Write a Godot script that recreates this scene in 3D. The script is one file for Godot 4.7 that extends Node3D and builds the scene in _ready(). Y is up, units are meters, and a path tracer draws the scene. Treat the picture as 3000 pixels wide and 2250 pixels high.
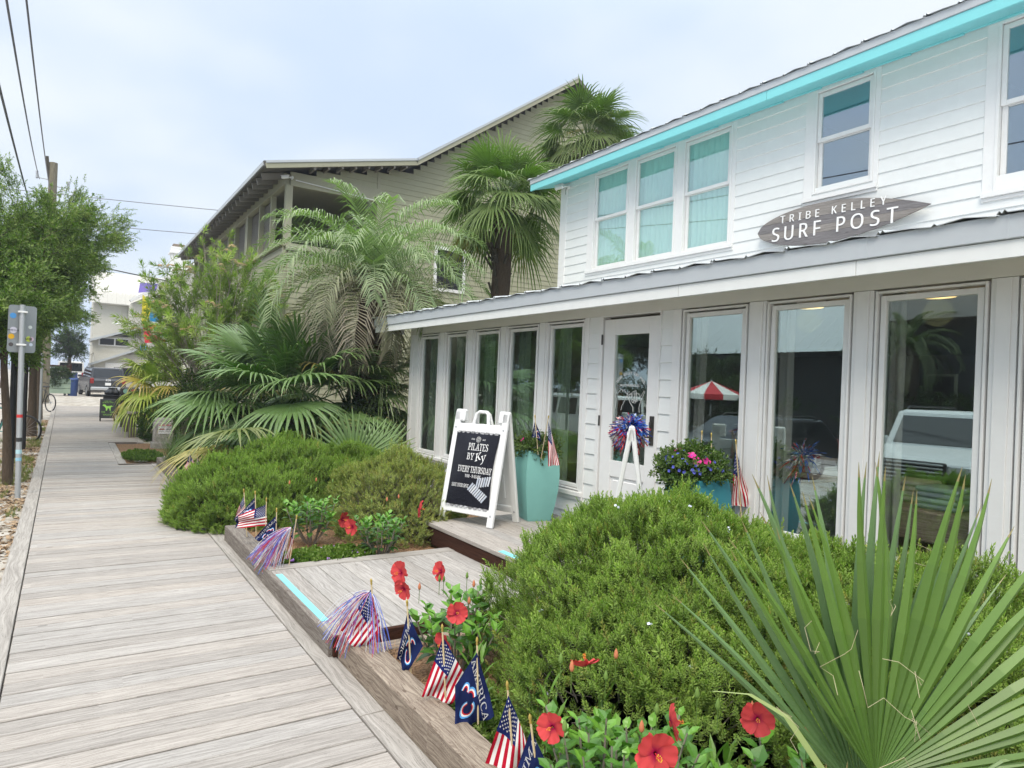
extends Node3D
# A boardwalk in front of a white beach shop on an overcast day: y is up, metres, boardwalk top at y = 0, the street runs along -z.

var rng := RandomNumberGenerator.new()
var taken := {}
var meshes := {}
var textures := {}
var M := {}
var sans: SystemFont
var serif: SystemFont

const XW := 4.35     # front wall of the shop
const XU := 7.15     # set back upper wall
const GZ := -17.0    # side wall of the grey house


func _ready() -> void:
	rng.seed = 7
	var cam := Camera3D.new()
	cam.name = "camera"
	cam.fov = 58.72
	cam.near = 0.05
	cam.far = 600.0
	cam.position = Vector3(0, 1.6, 0)
	cam.basis = Basis(Vector3.UP, deg_to_rad(-32.8)) * Basis(Vector3.RIGHT, deg_to_rad(0.26)) * Basis(Vector3.BACK, deg_to_rad(2.41))
	add_child(cam)
	cam.current = true
	var env := Environment.new()
	env.background_mode = Environment.BG_SKY
	env.sky = Sky.new()
	var pan := PanoramaSkyMaterial.new()
	pan.panorama = ImageTexture.create_from_image(sky_picture())
	env.sky.sky_material = pan
	env.tonemap_mode = Environment.TONE_MAPPER_LINEAR
	env.tonemap_exposure = 1.6
	env.sdfgi_enabled = true
	env.ssao_enabled = true
	env.ssil_enabled = true
	env.fog_enabled = true
	env.fog_density = 0.0012
	env.fog_light_color = Color(0.86, 0.9, 0.97)
	var we := WorldEnvironment.new()
	we.name = "world_environment"
	we.environment = env
	add_child(we)
	var sun := DirectionalLight3D.new()
	sun.name = "sun"
	sun.light_energy = 0.5
	sun.light_angular_distance = 25.0
	sun.light_color = Color(1.0, 0.95, 0.87)
	sun.shadow_enabled = true
	add_child(sun)
	sun.look_at_from_position(Vector3(-5.5, 10, 5), Vector3(0, 0, 0))
	sans = SystemFont.new()
	sans.font_names = PackedStringArray(["Droid Sans"])
	serif = SystemFont.new()
	serif.font_names = PackedStringArray(["Droid Serif"])
	materials()
	setting()
	boardwalk()
	shop()
	grey_house()
	far_street()
	across_street()
	left_strip()
	beds()
	palms()
	oaks()
	door_front()
	flags()


# overcast sky: a pale veil with soft blue-grey thin places, brighter overhead as a cloudy sky is
func sky_picture() -> Image:
	var w := 1280
	var h := 640
	var im := Image.create(w, h, false, Image.FORMAT_RGBF)
	var a := noise(1.1, 5, 3)
	var b := noise(3.2, 4, 9)
	for y in h:
		var el := (0.5 - (y + 0.5) / h) * PI
		for x in w:
			if el < -0.03:
				im.set_pixel(x, y, Color(0.30, 0.29, 0.27))
				continue
			var az := (x + 0.5) / w * TAU
			var d := Vector3(cos(el) * sin(az), sin(el), cos(el) * cos(az))
			var q := Vector3(d.x, d.y * 2.4, d.z) * (1.0 / (0.35 + maxf(d.y, 0.0)))
			var k := 0.5 + 0.95 * a.get_noise_3dv(q * 0.55) + 0.45 * b.get_noise_3dv(q * 0.6)
			k = smoothstep(0.05, 0.95, k)
			var up := smoothstep(0.45, 1.0, sin(maxf(el, 0.0)))
			var c := Color(0.43, 0.515, 0.64).lerp(Color(0.57, 0.615, 0.65), k).lerp(Color(0.56, 0.575, 0.59), up * 0.8)
			var g := 1.0 + 2.1 * up
			im.set_pixel(x, y, Color(c.r * g, c.g * g, c.b * g))
	return im

# ---------------------------------------------------------------- mesh helper
class MB:
	var v := PackedVector3Array()
	var n := PackedVector3Array()
	var t := PackedVector2Array()
	var c := PackedColorArray()
	var ix := PackedInt32Array()
	var col := Color(1, 1, 1)
	var uo := Vector2()

	func quad(a: Vector3, b: Vector3, d: Vector3, e: Vector3, out: Vector3, ua := Vector2(), ub := Vector2(), ud := Vector2(), ue := Vector2()) -> void:
		var k := v.size()
		var nn := (b - a).cross(d - a)
		if nn.length_squared() < 1e-14:
			nn = (d - a).cross(e - a)
		nn = nn.normalized()
		var flip := nn.dot(out) < 0.0
		if flip:
			nn = -nn
		v.append(a); v.append(b); v.append(d); v.append(e)
		for i in 4:
			n.append(nn); c.append(col)
		t.append(ua); t.append(ub); t.append(ud); t.append(ue)
		if flip:
			ix.append_array([k, k + 1, k + 2, k, k + 2, k + 3])
		else:
			ix.append_array([k, k + 2, k + 1, k, k + 3, k + 2])

	func tri(a: Vector3, b: Vector3, d: Vector3, out: Vector3) -> void:
		var k := v.size()
		var nn := (b - a).cross(d - a).normalized()
		var flip := nn.dot(out) < 0.0
		if flip:
			nn = -nn
		v.append(a); v.append(b); v.append(d)
		for i in 3:
			n.append(nn); c.append(col); t.append(Vector2())
		if flip:
			ix.append_array([k, k + 1, k + 2])
		else:
			ix.append_array([k, k + 2, k + 1])

	# chamfered box; uv in metres, u along the longest side
	func box(at: Vector3, size: Vector3, bv := 0.0, bs := Basis()) -> void:
		var h := size * 0.5
		var l := 0
		if size.y > size[l]: l = 1
		if size.z > size[l]: l = 2
		for a in 3:
			var b := (a + 1) % 3
			var d := (a + 2) % 3
			for s in [-1.0, 1.0]:
				var q: Array[Vector3] = []
				var uv: Array[Vector2] = []
				for w in [Vector2(-1, -1), Vector2(1, -1), Vector2(1, 1), Vector2(-1, 1)]:
					var p := Vector3()
					p[a] = s * h[a]
					p[b] = w.x * (h[b] - bv)
					p[d] = w.y * (h[d] - bv)
					q.append(at + bs * p)
					var m := l if l != a else b
					var o := 3 - a - m
					uv.append(Vector2(p[m], p[o] + a * 0.31 + s * 0.17) + uo)
				var out := Vector3()
				out[a] = s
				quad(q[0], q[1], q[2], q[3], bs * out, uv[0], uv[1], uv[2], uv[3])
		if bv > 0.0:
			for a in 3:
				var b := (a + 1) % 3
				var d := (a + 2) % 3
				for s in [-1.0, 1.0]:
					for r in [-1.0, 1.0]:
						var q: Array[Vector3] = []
						for w in [Vector2(1, -1), Vector2(1, 1), Vector2(0, 1), Vector2(0, -1)]:
							var p := Vector3()
							p[a] = s * (h[a] - (0.0 if w.x > 0.5 else bv))
							p[b] = r * (h[b] - (bv if w.x > 0.5 else 0.0))
							p[d] = w.y * (h[d] - bv)
							q.append(at + bs * p)
						var out := Vector3()
						out[a] = s
						out[b] = r
						var lu := Vector2(q[0][l] if l == d else 0.0, s * h[a]) + uo
						var lv := Vector2(q[1][l] if l == d else 0.03, s * h[a]) + uo
						quad(q[0], q[1], q[2], q[3], bs * out, lu, lv, lv + Vector2(0, 0.004), lu + Vector2(0, 0.004))
			for sx in [-1.0, 1.0]:
				for sy in [-1.0, 1.0]:
					for sz in [-1.0, 1.0]:
						var s := Vector3(sx, sy, sz)
						var q: Array[Vector3] = []
						for a in 3:
							var p := s * (h - Vector3.ONE * bv)
							p[a] = s[a] * h[a]
							q.append(at + bs * p)
						tri(q[0], q[1], q[2], bs * s)

	# bar between two points with a rectangular section
	func bar(a: Vector3, b: Vector3, wide: float, high: float, up := Vector3.UP, bv := 0.0) -> void:
		var z := (b - a).normalized()
		if absf(z.dot(up)) > 0.98:
			up = Vector3.RIGHT
		var x := up.cross(z).normalized()
		box((a + b) * 0.5, Vector3(wide, high, a.distance_to(b)), bv, Basis(x, z.cross(x), z))

	func tube(pts: Array, rad: Array, sides := 6, cap := true) -> void:
		var m := pts.size()
		var dir: Vector3 = (pts[1] - pts[0]).normalized()
		var x := dir.cross(Vector3.UP if absf(dir.y) < 0.95 else Vector3.RIGHT).normalized()
		var first := v.size()
		var run := 0.0
		for i in m:
			var p: Vector3 = pts[i]
			var d: Vector3 = (pts[mini(i + 1, m - 1)] - pts[maxi(i - 1, 0)]).normalized()
			x = (x - d * x.dot(d)).normalized()
			var y := d.cross(x)
			var r: float = rad[mini(i, rad.size() - 1)]
			if i: run += p.distance_to(pts[i - 1])
			for j in sides + 1:
				var a := TAU * j / sides
				var o := x * cos(a) + y * sin(a)
				v.append(p + o * r); n.append(o); c.append(col)
				t.append(Vector2(run, r * a) + uo)
		for i in m - 1:
			for j in sides:
				var k := first + i * (sides + 1) + j
				var g := k + sides + 1
				ix.append_array([k, g, k + 1, k + 1, g, g + 1])
		if cap:
			for e in [0, m - 1]:
				var d: Vector3 = (pts[1] - pts[0]) if e == 0 else (pts[m - 2] - pts[m - 1])
				var k: int = first + e * (sides + 1)
				for j in range(1, sides - 1):
					tri(v[k], v[k + j], v[k + j + 1], -d)

	# surface of revolution about a vertical axis; profile of (radius, height)
	func lathe(at: Vector3, prof: Array, segs := 16, bs := Basis()) -> void:
		var m := prof.size()
		var first := v.size()
		for i in m:
			var p: Vector2 = prof[i]
			var a: Vector2 = prof[maxi(i - 1, 0)]
			var b: Vector2 = prof[mini(i + 1, m - 1)]
			var tan2 := (b - a)
			var nn := Vector2(tan2.y, -tan2.x).normalized()
			for j in segs + 1:
				var g := TAU * j / segs
				v.append(at + bs * Vector3(p.x * cos(g), p.y, p.x * sin(g)))
				n.append(bs * Vector3(nn.x * cos(g), nn.y, nn.x * sin(g)))
				c.append(col)
				t.append(Vector2(g * 0.15, p.y) + uo)
		for i in m - 1:
			for j in segs:
				var k := first + i * (segs + 1) + j
				var g := k + segs + 1
				ix.append_array([k, k + 1, g, k + 1, g + 1, g])

	# flat outline (counter-clockwise in x right, y up) given a thickness; bs maps x, y, z
	func slab(poly: PackedVector2Array, deep: float, at: Vector3, bs: Basis, uvs := 1.0) -> void:
		var tr := Geometry2D.triangulate_polygon(poly)
		for side in [0.0, 1.0]:
			var out: Vector3 = bs.z * (1.0 if side > 0.5 else -1.0)
			for i in range(0, tr.size(), 3):
				var k := v.size()
				for j in 3:
					var p: Vector2 = poly[tr[i + j]]
					v.append(at + bs * Vector3(p.x, p.y, deep * side))
					n.append(out.normalized()); c.append(col); t.append(p * uvs + uo)
				var nn := (v[k + 1] - v[k]).cross(v[k + 2] - v[k])
				if nn.dot(out) > 0.0:
					ix.append_array([k, k + 2, k + 1])
				else:
					ix.append_array([k, k + 1, k + 2])
		var mid := Vector2()
		for p in poly: mid += p
		mid /= poly.size()
		for i in poly.size():
			var p: Vector2 = poly[i]
			var q: Vector2 = poly[(i + 1) % poly.size()]
			var o := Vector2(q.y - p.y, p.x - q.x)
			if Geometry2D.is_polygon_clockwise(poly): o = -o
			quad(at + bs * Vector3(p.x, p.y, 0), at + bs * Vector3(q.x, q.y, 0), at + bs * Vector3(q.x, q.y, deep), at + bs * Vector3(p.x, p.y, deep), bs * Vector3(o.x, o.y, 0), p * uvs, q * uvs, q * uvs + Vector2(0, deep), p * uvs + Vector2(0, deep))

	# a sheet from a function grid: pts[i][j]
	func sheet(pts: Array, uvs: Array, up: Vector3) -> void:
		var rows := pts.size()
		var cols: int = pts[0].size()
		var first := v.size()
		for i in rows:
			for j in cols:
				var p: Vector3 = pts[i][j]
				var du: Vector3 = pts[mini(i + 1, rows - 1)][j] - pts[maxi(i - 1, 0)][j]
				var dv: Vector3 = pts[i][mini(j + 1, cols - 1)] - pts[i][maxi(j - 1, 0)]
				var nn := du.cross(dv).normalized()
				if nn.dot(up) < 0.0: nn = -nn
				v.append(p); n.append(nn); c.append(col); t.append(uvs[i][j])
		var d1: Vector3 = pts[1][0] - pts[0][0]
		var d2: Vector3 = pts[0][1] - pts[0][0]
		var pos := d1.cross(d2).dot(up) > 0.0
		for i in rows - 1:
			for j in cols - 1:
				var k := first + i * cols + j
				var g := k + cols
				if pos:
					ix.append_array([k, k + 1, g, k + 1, g + 1, g])
				else:
					ix.append_array([k, g, k + 1, k + 1, g, g + 1])

	func add(o: ArrayMesh, x: Transform3D) -> void:
		var s := o.surface_get_arrays(0)
		var k := v.size()
		var vv: PackedVector3Array = s[Mesh.ARRAY_VERTEX]
		var nn: PackedVector3Array = s[Mesh.ARRAY_NORMAL]
		v.append_array(x * vv)
		n.append_array(Transform3D(x.basis.orthonormalized(), Vector3()) * nn)
		t.append_array(s[Mesh.ARRAY_TEX_UV])
		c.append_array(s[Mesh.ARRAY_COLOR])
		for i in s[Mesh.ARRAY_INDEX]: ix.append(i + k)

	func mesh() -> ArrayMesh:
		var a := []
		a.resize(Mesh.ARRAY_MAX)
		a[Mesh.ARRAY_VERTEX] = v
		a[Mesh.ARRAY_NORMAL] = n
		a[Mesh.ARRAY_TEX_UV] = t
		a[Mesh.ARRAY_COLOR] = c
		a[Mesh.ARRAY_INDEX] = ix
		var m := ArrayMesh.new()
		m.add_surface_from_arrays(Mesh.PRIMITIVE_TRIANGLES, a)
		return m


# ---------------------------------------------------------------- scene helpers
func rf(a: float, b: float) -> float:
	return rng.randf_range(a, b)

func numbered(called: String) -> String:
	var k: int = taken.get(called, -1) + 1
	taken[called] = k
	return called if k == 0 else "%s_%03d" % [called, k]

func thing(called: String, label: String, category: String, at := Vector3(), group := "", turn := 0.0) -> Node3D:
	var o := Node3D.new()
	o.name = numbered(called)
	add_child(o)
	o.position = at
	o.rotation.y = turn
	tag(o, label, category, group)
	return o

func tag(o: Node3D, label: String, category: String, group := "") -> Node3D:
	o.set_meta("label", label)
	o.set_meta("category", category)
	if group: o.set_meta("group", group)
	return o

# one named mesh under parent
func part(called: String, mesh: Mesh, m: Material, parent: Node, at := Vector3(), bs := Basis()) -> MeshInstance3D:
	var o := MeshInstance3D.new()
	o.name = called
	o.mesh = mesh
	o.material_override = m
	o.transform = Transform3D(bs, at)
	parent.add_child(o, true)
	return o

func solo(called: String, mesh: Mesh, m: Material, label: String, category: String, group := "", at := Vector3(), bs := Basis()) -> MeshInstance3D:
	var o := part(numbered(called), mesh, m, self, at, bs)
	tag(o, label, category, group)
	return o

func struct(called: String, mesh: Mesh, m: Material) -> MeshInstance3D:
	var o := part(called, mesh, m, self)
	o.set_meta("kind", "structure")
	return o

func boxm(size: Vector3, bv := 0.0, uo := Vector2()) -> ArrayMesh:
	var key := "%s|%s|%s" % [size, bv, uo]
	if not meshes.has(key):
		var b := MB.new()
		b.uo = uo
		b.box(Vector3(), size, bv)
		meshes[key] = b.mesh()
	return meshes[key]

func bpart(called: String, at: Vector3, size: Vector3, m: Material, parent: Node, bv := 0.0, uo := Vector2()) -> MeshInstance3D:
	return part(called, boxm(size, bv, uo), m, parent, at)

func many(called: String, mesh: Mesh, m: Material, xs: Array, cs: Array, parent: Node) -> MultiMeshInstance3D:
	var mm := MultiMesh.new()
	mm.transform_format = MultiMesh.TRANSFORM_3D
	mm.use_colors = cs.size() > 0
	mm.mesh = mesh
	mm.instance_count = xs.size()
	for i in xs.size():
		mm.set_instance_transform(i, xs[i])
	if cs.size() > 0:
		for i in xs.size():
			mm.set_instance_color(i, cs[i])
	var o := MultiMeshInstance3D.new()
	o.name = called
	o.multimesh = mm
	o.material_override = m
	o.set_meta("kind", "stuff")
	parent.add_child(o, true)
	return o

func lin(r: float, g: float, b: float) -> Color:
	return Color(r, g, b).linear_to_srgb()

func flat(r: float, g: float, b: float, rough := 0.6, spec := 0.5, metal := 0.0) -> StandardMaterial3D:
	var m := StandardMaterial3D.new()
	m.albedo_color = lin(r, g, b)
	m.roughness = rough
	m.metallic_specular = spec
	m.metallic = metal
	return m

func vcol(rough := 0.55, back := Color(0, 0, 0), spec := 0.4) -> StandardMaterial3D:
	var m := StandardMaterial3D.new()
	m.vertex_color_use_as_albedo = true
	m.roughness = rough
	m.metallic_specular = spec
	m.cull_mode = BaseMaterial3D.CULL_DISABLED
	if back.r + back.g + back.b > 0.0:
		m.backlight_enabled = true
		m.backlight = back
	return m

func textured(im: Image, per: float, rough := 0.8, relief := 0.0, tint := Color(1, 1, 1), tri := false) -> StandardMaterial3D:
	var m := StandardMaterial3D.new()
	var tx := tex(im)
	m.albedo_texture = tx
	m.albedo_color = tint
	m.roughness = rough
	m.metallic_specular = 0.3
	var s := 1.0 / per
	m.uv1_scale = Vector3(s, s * im.get_width() / im.get_height(), s)
	if tri:
		m.uv1_triplanar = true
		m.uv1_world_triplanar = true
		m.uv1_scale = Vector3(s, s, s)
	if relief > 0.0 and not tri:
		m.heightmap_enabled = true
		m.heightmap_texture = tx
		m.heightmap_scale = relief
	return m

func tex(im: Image) -> ImageTexture:
	if not textures.has(im):
		textures[im] = ImageTexture.create_from_image(im)
	return textures[im]

func noise(freq: float, oct := 3, sd := 1) -> FastNoiseLite:
	var f := FastNoiseLite.new()
	f.seed = sd
	f.frequency = freq
	f.noise_type = FastNoiseLite.TYPE_SIMPLEX_SMOOTH
	f.fractal_octaves = oct
	return f

func face_to(dir: Vector3, up := Vector3.UP) -> Basis:
	var z := dir.normalized()
	if absf(z.dot(up)) > 0.99: up = Vector3.RIGHT
	var x := up.cross(z).normalized()
	return Basis(x, z.cross(x), z)

# y axis along dir, turned by spin about it
func grow(dir: Vector3, spin := 0.0) -> Basis:
	var y := dir.normalized()
	var x := y.cross(Vector3.UP if absf(y.y) < 0.95 else Vector3.RIGHT).normalized()
	return Basis(x, y, x.cross(y)) * Basis(Vector3.UP, spin)

func some_dir() -> Vector3:
	var z := rf(-1, 1)
	var a := rf(0, TAU)
	return Vector3(sqrt(1 - z * z) * cos(a), z, sqrt(1 - z * z) * sin(a))

func letters(text: String, high: float, deep: float, font: Font, spacing := 0.0) -> ArrayMesh:
	var key := "T%s|%s|%s|%s|%s" % [text, high, deep, font.get_instance_id(), spacing]
	if meshes.has(key): return meshes[key]
	var tm := TextMesh.new()
	tm.font = font
	tm.font_size = 64
	tm.text = text
	tm.pixel_size = high / 46.0
	tm.depth = deep
	tm.curve_step = 2.0
	tm.horizontal_alignment = HORIZONTAL_ALIGNMENT_CENTER
	tm.vertical_alignment = VERTICAL_ALIGNMENT_CENTER
	var b := MB.new()
	for s in tm.get_surface_count():
		var a := tm.surface_get_arrays(s)
		var vv: PackedVector3Array = a[Mesh.ARRAY_VERTEX]
		var nn: PackedVector3Array = a[Mesh.ARRAY_NORMAL]
		var k := b.v.size()
		b.v.append_array(vv)
		b.n.append_array(nn)
		for i in vv.size():
			b.t.append(Vector2()); b.c.append(Color(1, 1, 1))
		var ii = a[Mesh.ARRAY_INDEX]
		if ii == null or ii.size() == 0:
			for i in vv.size(): b.ix.append(i + k)
		else:
			for i in ii: b.ix.append(i + k)
	meshes[key] = b.mesh()
	return meshes[key]

# the same lettering with each point moved by f
func bent(m: ArrayMesh, f: Callable) -> ArrayMesh:
	var a := m.surface_get_arrays(0)
	var vv: PackedVector3Array = a[Mesh.ARRAY_VERTEX]
	var nn: PackedVector3Array = a[Mesh.ARRAY_NORMAL]
	for i in vv.size():
		var r = f.call(vv[i])
		vv[i] = r[0]
		nn[i] = r[1]
	var ii: PackedInt32Array = a[Mesh.ARRAY_INDEX]
	for i in range(0, ii.size(), 3):
		# keep each triangle's front on the side of its normal
		if (vv[ii[i + 1]] - vv[ii[i]]).cross(vv[ii[i + 2]] - vv[ii[i]]).dot(nn[ii[i]]) > 0.0:
			var h := ii[i + 1]
			ii[i + 1] = ii[i + 2]
			ii[i + 2] = h
	a[Mesh.ARRAY_INDEX] = ii
	a[Mesh.ARRAY_VERTEX] = vv
	a[Mesh.ARRAY_NORMAL] = nn
	var o := ArrayMesh.new()
	o.add_surface_from_arrays(Mesh.PRIMITIVE_TRIANGLES, a)
	return o

# ---------------------------------------------------------------- materials
# weathered wood: grain along u; base and dark are linear colours
func wood_picture(w: int, h: int, base: Color, dark: Color, sd: int, crack := 0.62, knots := 5) -> Image:
	var im := Image.create(w, h, false, Image.FORMAT_RGB8)
	var f := noise(0.5, 3, sd)
	var g := noise(0.09, 3, sd + 1)
	var wv := noise(0.01, 2, sd + 2)
	var kn: Array = []
	for i in knots:
		kn.append(Vector3(rf(40, w - 40), rf(10, h - 10), rf(6, 13)))
	for y in h:
		var near: Array = []
		for q in kn:
			if absf(y - q.y) < q.z * 3.0: near.append(q)
		for x in w:
			var yy := y + 9.0 * wv.get_noise_2d(x * 0.45, y * 1.3)
			var ring := 0.0
			for q in near:
				var dx: float = (x - q.x) * 0.45
				var dy: float = y - q.y
				var r := sqrt(dx * dx + dy * dy)
				if r < q.z * 3.0:
					yy += signf(dy) * q.z * exp(-r / q.z)
					if r < q.z * 0.55: ring = 0.55
			var s := f.get_noise_2d(x * 0.02, yy)
			var m := g.get_noise_2d(x * 0.035, yy)
			var k := clampf(0.42 + 0.42 * m + 0.38 * s, 0.0, 1.0)
			if s < -crack * 0.72: k -= 0.35
			k = clampf(k - ring, 0.0, 1.0)
			im.set_pixel(x, y, dark.lerp(base, k).linear_to_srgb())
	return im

func speck_picture(n: int, cols: Array, freqs: Array, sd: int) -> Image:
	var im := Image.create(n, n, false, Image.FORMAT_RGB8)
	var a := noise(freqs[0], 4, sd)
	var b := noise(freqs[1], 2, sd + 5)
	a.noise_type = FastNoiseLite.TYPE_SIMPLEX
	for y in n:
		for x in n:
			# wrapped by sampling on a torus in two of its turns
			var k := clampf(0.5 + 0.8 * a.get_noise_2d(x, y), 0.0, 1.0)
			var q := clampf(0.5 + 0.9 * b.get_noise_2d(x, y), 0.0, 1.0)
			var u: float = k * (cols.size() - 1)
			var i := mini(int(u), cols.size() - 2)
			var c: Color = cols[i].lerp(cols[i + 1], u - i)
			c = c * (0.72 + 0.5 * q)
			c.a = 1.0
			im.set_pixel(x, y, c.linear_to_srgb())
	return im

# flat oil paint: barely uneven, with a few hairline brush streaks
func paint_picture(n: int) -> Image:
	var im := Image.create(n, n, false, Image.FORMAT_RGB8)
	var a := noise(0.02, 3, 5)
	var b := noise(0.25, 2, 6)
	for y in n:
		for x in n:
			var k := 0.775 + 0.022 * a.get_noise_2d(x, y) + 0.012 * b.get_noise_2d(x * 0.08, y)
			im.set_pixel(x, y, Color(k, k * 1.004, k * 1.004).linear_to_srgb())
	return im

func materials() -> void:
	var w1 := wood_picture(1536, 512, Color(0.545, 0.522, 0.495), Color(0.25, 0.235, 0.22), 11, 0.62, 6)
	var w2 := wood_picture(1024, 384, Color(0.47, 0.43, 0.37), Color(0.15, 0.12, 0.10), 41, 0.5, 9)
	for i in 5:
		var g: Array = [1.0, 0.96, 0.985, 0.93, 0.99]
		var warm: Array = [0.985, 0.99, 0.965, 0.975, 0.955]
		M["plank%d" % i] = textured(w1, 2.6, 0.85, 0.12, Color(g[i], g[i] * (0.5 + 0.5 * warm[i]), g[i] * warm[i]))
	M["border"] = textured(w1, 4.0, 0.85, 0.12, Color(0.95, 0.94, 0.925))
	M["timber"] = textured(w2, 1.6, 0.9, 0.3, Color(0.98, 0.95, 0.92))
	M["timber_old"] = textured(w2, 1.6, 0.9, 0.3, Color(0.86, 0.86, 0.87))
	M["red_board"] = textured(w2, 1.6, 0.85, 0.15, Color(0.45, 0.31, 0.26))
	M["sign_wood"] = textured(w1, 2.2, 0.85, 0.1, Color(0.74, 0.74, 0.77))
	M["sign_wood2"] = textured(w1, 2.2, 0.85, 0.1, Color(0.84, 0.83, 0.83))
	M["trunk"] = textured(w2, 0.8, 0.95, 0.6, Color(0.52, 0.49, 0.46))
	var pt := paint_picture(256)
	M["white"] = textured(pt, 1.1, 0.5, 0.0, Color(0.99, 1.0, 1.0), true)
	M["white2"] = textured(pt, 0.9, 0.42, 0.0, Color(1.0, 1.0, 1.0), true)
	M["cream"] = textured(pt, 1.3, 0.6, 0.0, Color(0.93, 0.925, 0.90), true)
	M["teal"] = textured(pt, 1.7, 0.5, 0.0, Color(0.585, 0.925, 0.95), true)
	M["metal_edge"] = textured(pt, 2.3, 0.45, 0.0, Color(0.81, 0.835, 0.86), true)
	M["roof"] = flat(0.55, 0.57, 0.58, 0.4, 0.6, 0.3)
	M["grey_siding"] = textured(pt, 1.5, 0.65, 0.0, Color(0.70, 0.70, 0.60), true)
	M["grey_trim"] = textured(pt, 1.5, 0.65, 0.0, Color(0.70, 0.695, 0.61), true)
	M["grey_dark"] = flat(0.10, 0.095, 0.085, 0.8)
	M["rafter"] = flat(0.22, 0.205, 0.18, 0.7)
	M["shingle"] = flat(0.13, 0.125, 0.12, 0.9)
	var sd := speck_picture(512, [Color(0.28, 0.24, 0.19), Color(0.42, 0.385, 0.33), Color(0.52, 0.49, 0.44)], [0.012, 0.4], 21)
	M["sand"] = textured(sd, 3.0, 0.95, 0.4, Color(1, 1, 1), true)
	var mu := speck_picture(512, [Color(0.10, 0.055, 0.03), Color(0.25, 0.15, 0.085), Color(0.36, 0.24, 0.14)], [0.05, 0.35], 31)
	M["mulch"] = textured(mu, 0.8, 0.95, 1.0, Color(1, 1, 1), true)
	var ro := speck_picture(256, [Color(0.42, 0.41, 0.39), Color(0.55, 0.53, 0.50)], [0.02, 0.4], 33)
	M["road"] = textured(ro, 2.0, 0.95, 0.2, Color(1, 1, 1), true)
	var cn := speck_picture(256, [Color(0.30, 0.28, 0.26), Color(0.44, 0.42, 0.39)], [0.03, 0.35], 35)
	M["concrete"] = textured(cn, 0.9, 0.95, 0.2, Color(1, 1, 1), true)
	var glass := StandardMaterial3D.new()
	glass.transparency = BaseMaterial3D.TRANSPARENCY_ALPHA
	# low-e coated panes: a thin even metal film over clear glass
	var film := Image.create(4, 4, false, Image.FORMAT_RGB8)
	film.fill(Color(1, 1, 1))
	glass.albedo_texture = tex(film)
	glass.albedo_color = Color(0.90, 0.98, 0.965, 0.22)
	glass.roughness = 0.0
	glass.metallic = 1.0
	M["glass"] = glass
	var glass2: StandardMaterial3D = glass.duplicate()
	glass2.albedo_color = Color(0.90, 0.96, 1.0, 0.26)
	M["glass_upper"] = glass2
	M["black"] = flat(0.012, 0.012, 0.013, 0.4)
	M["bronze"] = flat(0.03, 0.027, 0.025, 0.35, 0.6)
	M["dark"] = flat(0.05, 0.05, 0.05, 0.8)
	M["inner_wall"] = flat(0.34, 0.32, 0.29, 0.9)
	M["inner_floor"] = flat(0.20, 0.14, 0.09, 0.6)
	M["plastic_white"] = flat(0.80, 0.81, 0.82, 0.38, 0.5)
	M["plastic_back"] = flat(0.74, 0.75, 0.74, 0.45, 0.5)
	M["gold"] = flat(0.55, 0.40, 0.10, 0.35, 0.6, 0.6)
	M["stick"] = flat(0.62, 0.50, 0.30, 0.7)
	M["letter"] = flat(0.86, 0.86, 0.86, 0.5)
	M["steel"] = flat(0.46, 0.48, 0.50, 0.45, 0.5, 0.4)
	M["leaf"] = vcol(0.5, Color(0.62, 0.8, 0.22), 0.35)
	M["waxy"] = vcol(0.38, Color(0.42, 0.58, 0.12), 0.5)
	M["needle"] = vcol(0.5, Color(0.66, 0.85, 0.25), 0.3)
	M["paintv"] = vcol(0.5)
	M["petal"] = vcol(0.6, Color(0.25, 0.02, 0.02), 0.25)
	M["tinsel"] = vcol(0.22, Color(0, 0, 0), 0.8)
	M["curtain"] = vcol(0.9, Color(0.3, 0.4, 0.36))
	M["cloth"] = vcol(0.8, Color(0.12, 0.12, 0.12), 0.2)
	M["planter"] = textured(pt, 1.5, 0.7, 0.0, Color(0.66, 0.74, 0.66), true)
	M["pole"] = textured(w2, 2.0, 0.95, 0.3, Color(0.85, 0.86, 0.80))
	M["pole_dark"] = textured(w2, 2.0, 0.95, 0.3, Color(0.55, 0.55, 0.52))
	M["wire"] = flat(0.16, 0.16, 0.19, 0.6)
	M["twig"] = flat(0.26, 0.225, 0.19, 0.9)
	M["bark"] = textured(w2, 0.7, 0.95, 0.8, Color(0.62, 0.58, 0.54))
	M["core_shade"] = flat(0.055, 0.06, 0.028, 0.95, 0.1)  # fill for the shrub cores, inner shade put into the colour
	M["oleander_bark"] = flat(0.34, 0.30, 0.25, 0.9)
	M["glaze_teal"] = textured(pt, 0.6, 0.42, 0.0, Color(0.56, 0.80, 0.775), true)
	M["glaze_blue"] = textured(pt, 0.6, 0.42, 0.0, Color(0.28, 0.60, 0.67), true)
	M["room"] = flat(0.55, 0.54, 0.51, 0.9)
	M["far_roof"] = flat(0.42, 0.41, 0.37, 0.6)
	M["pale_wall"] = textured(pt, 1.4, 0.7, 0.0, Color(0.86, 0.85, 0.81), true)
	M["dark_wall"] = flat(0.04, 0.042, 0.045, 0.8)

# ---------------------------------------------------------------- ground, beds, boardwalk
func left_edge(z: float) -> float:
	return lerpf(-0.215, -0.50, clampf((-z - 2.0) / 33.0, 0.0, 1.0))

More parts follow.
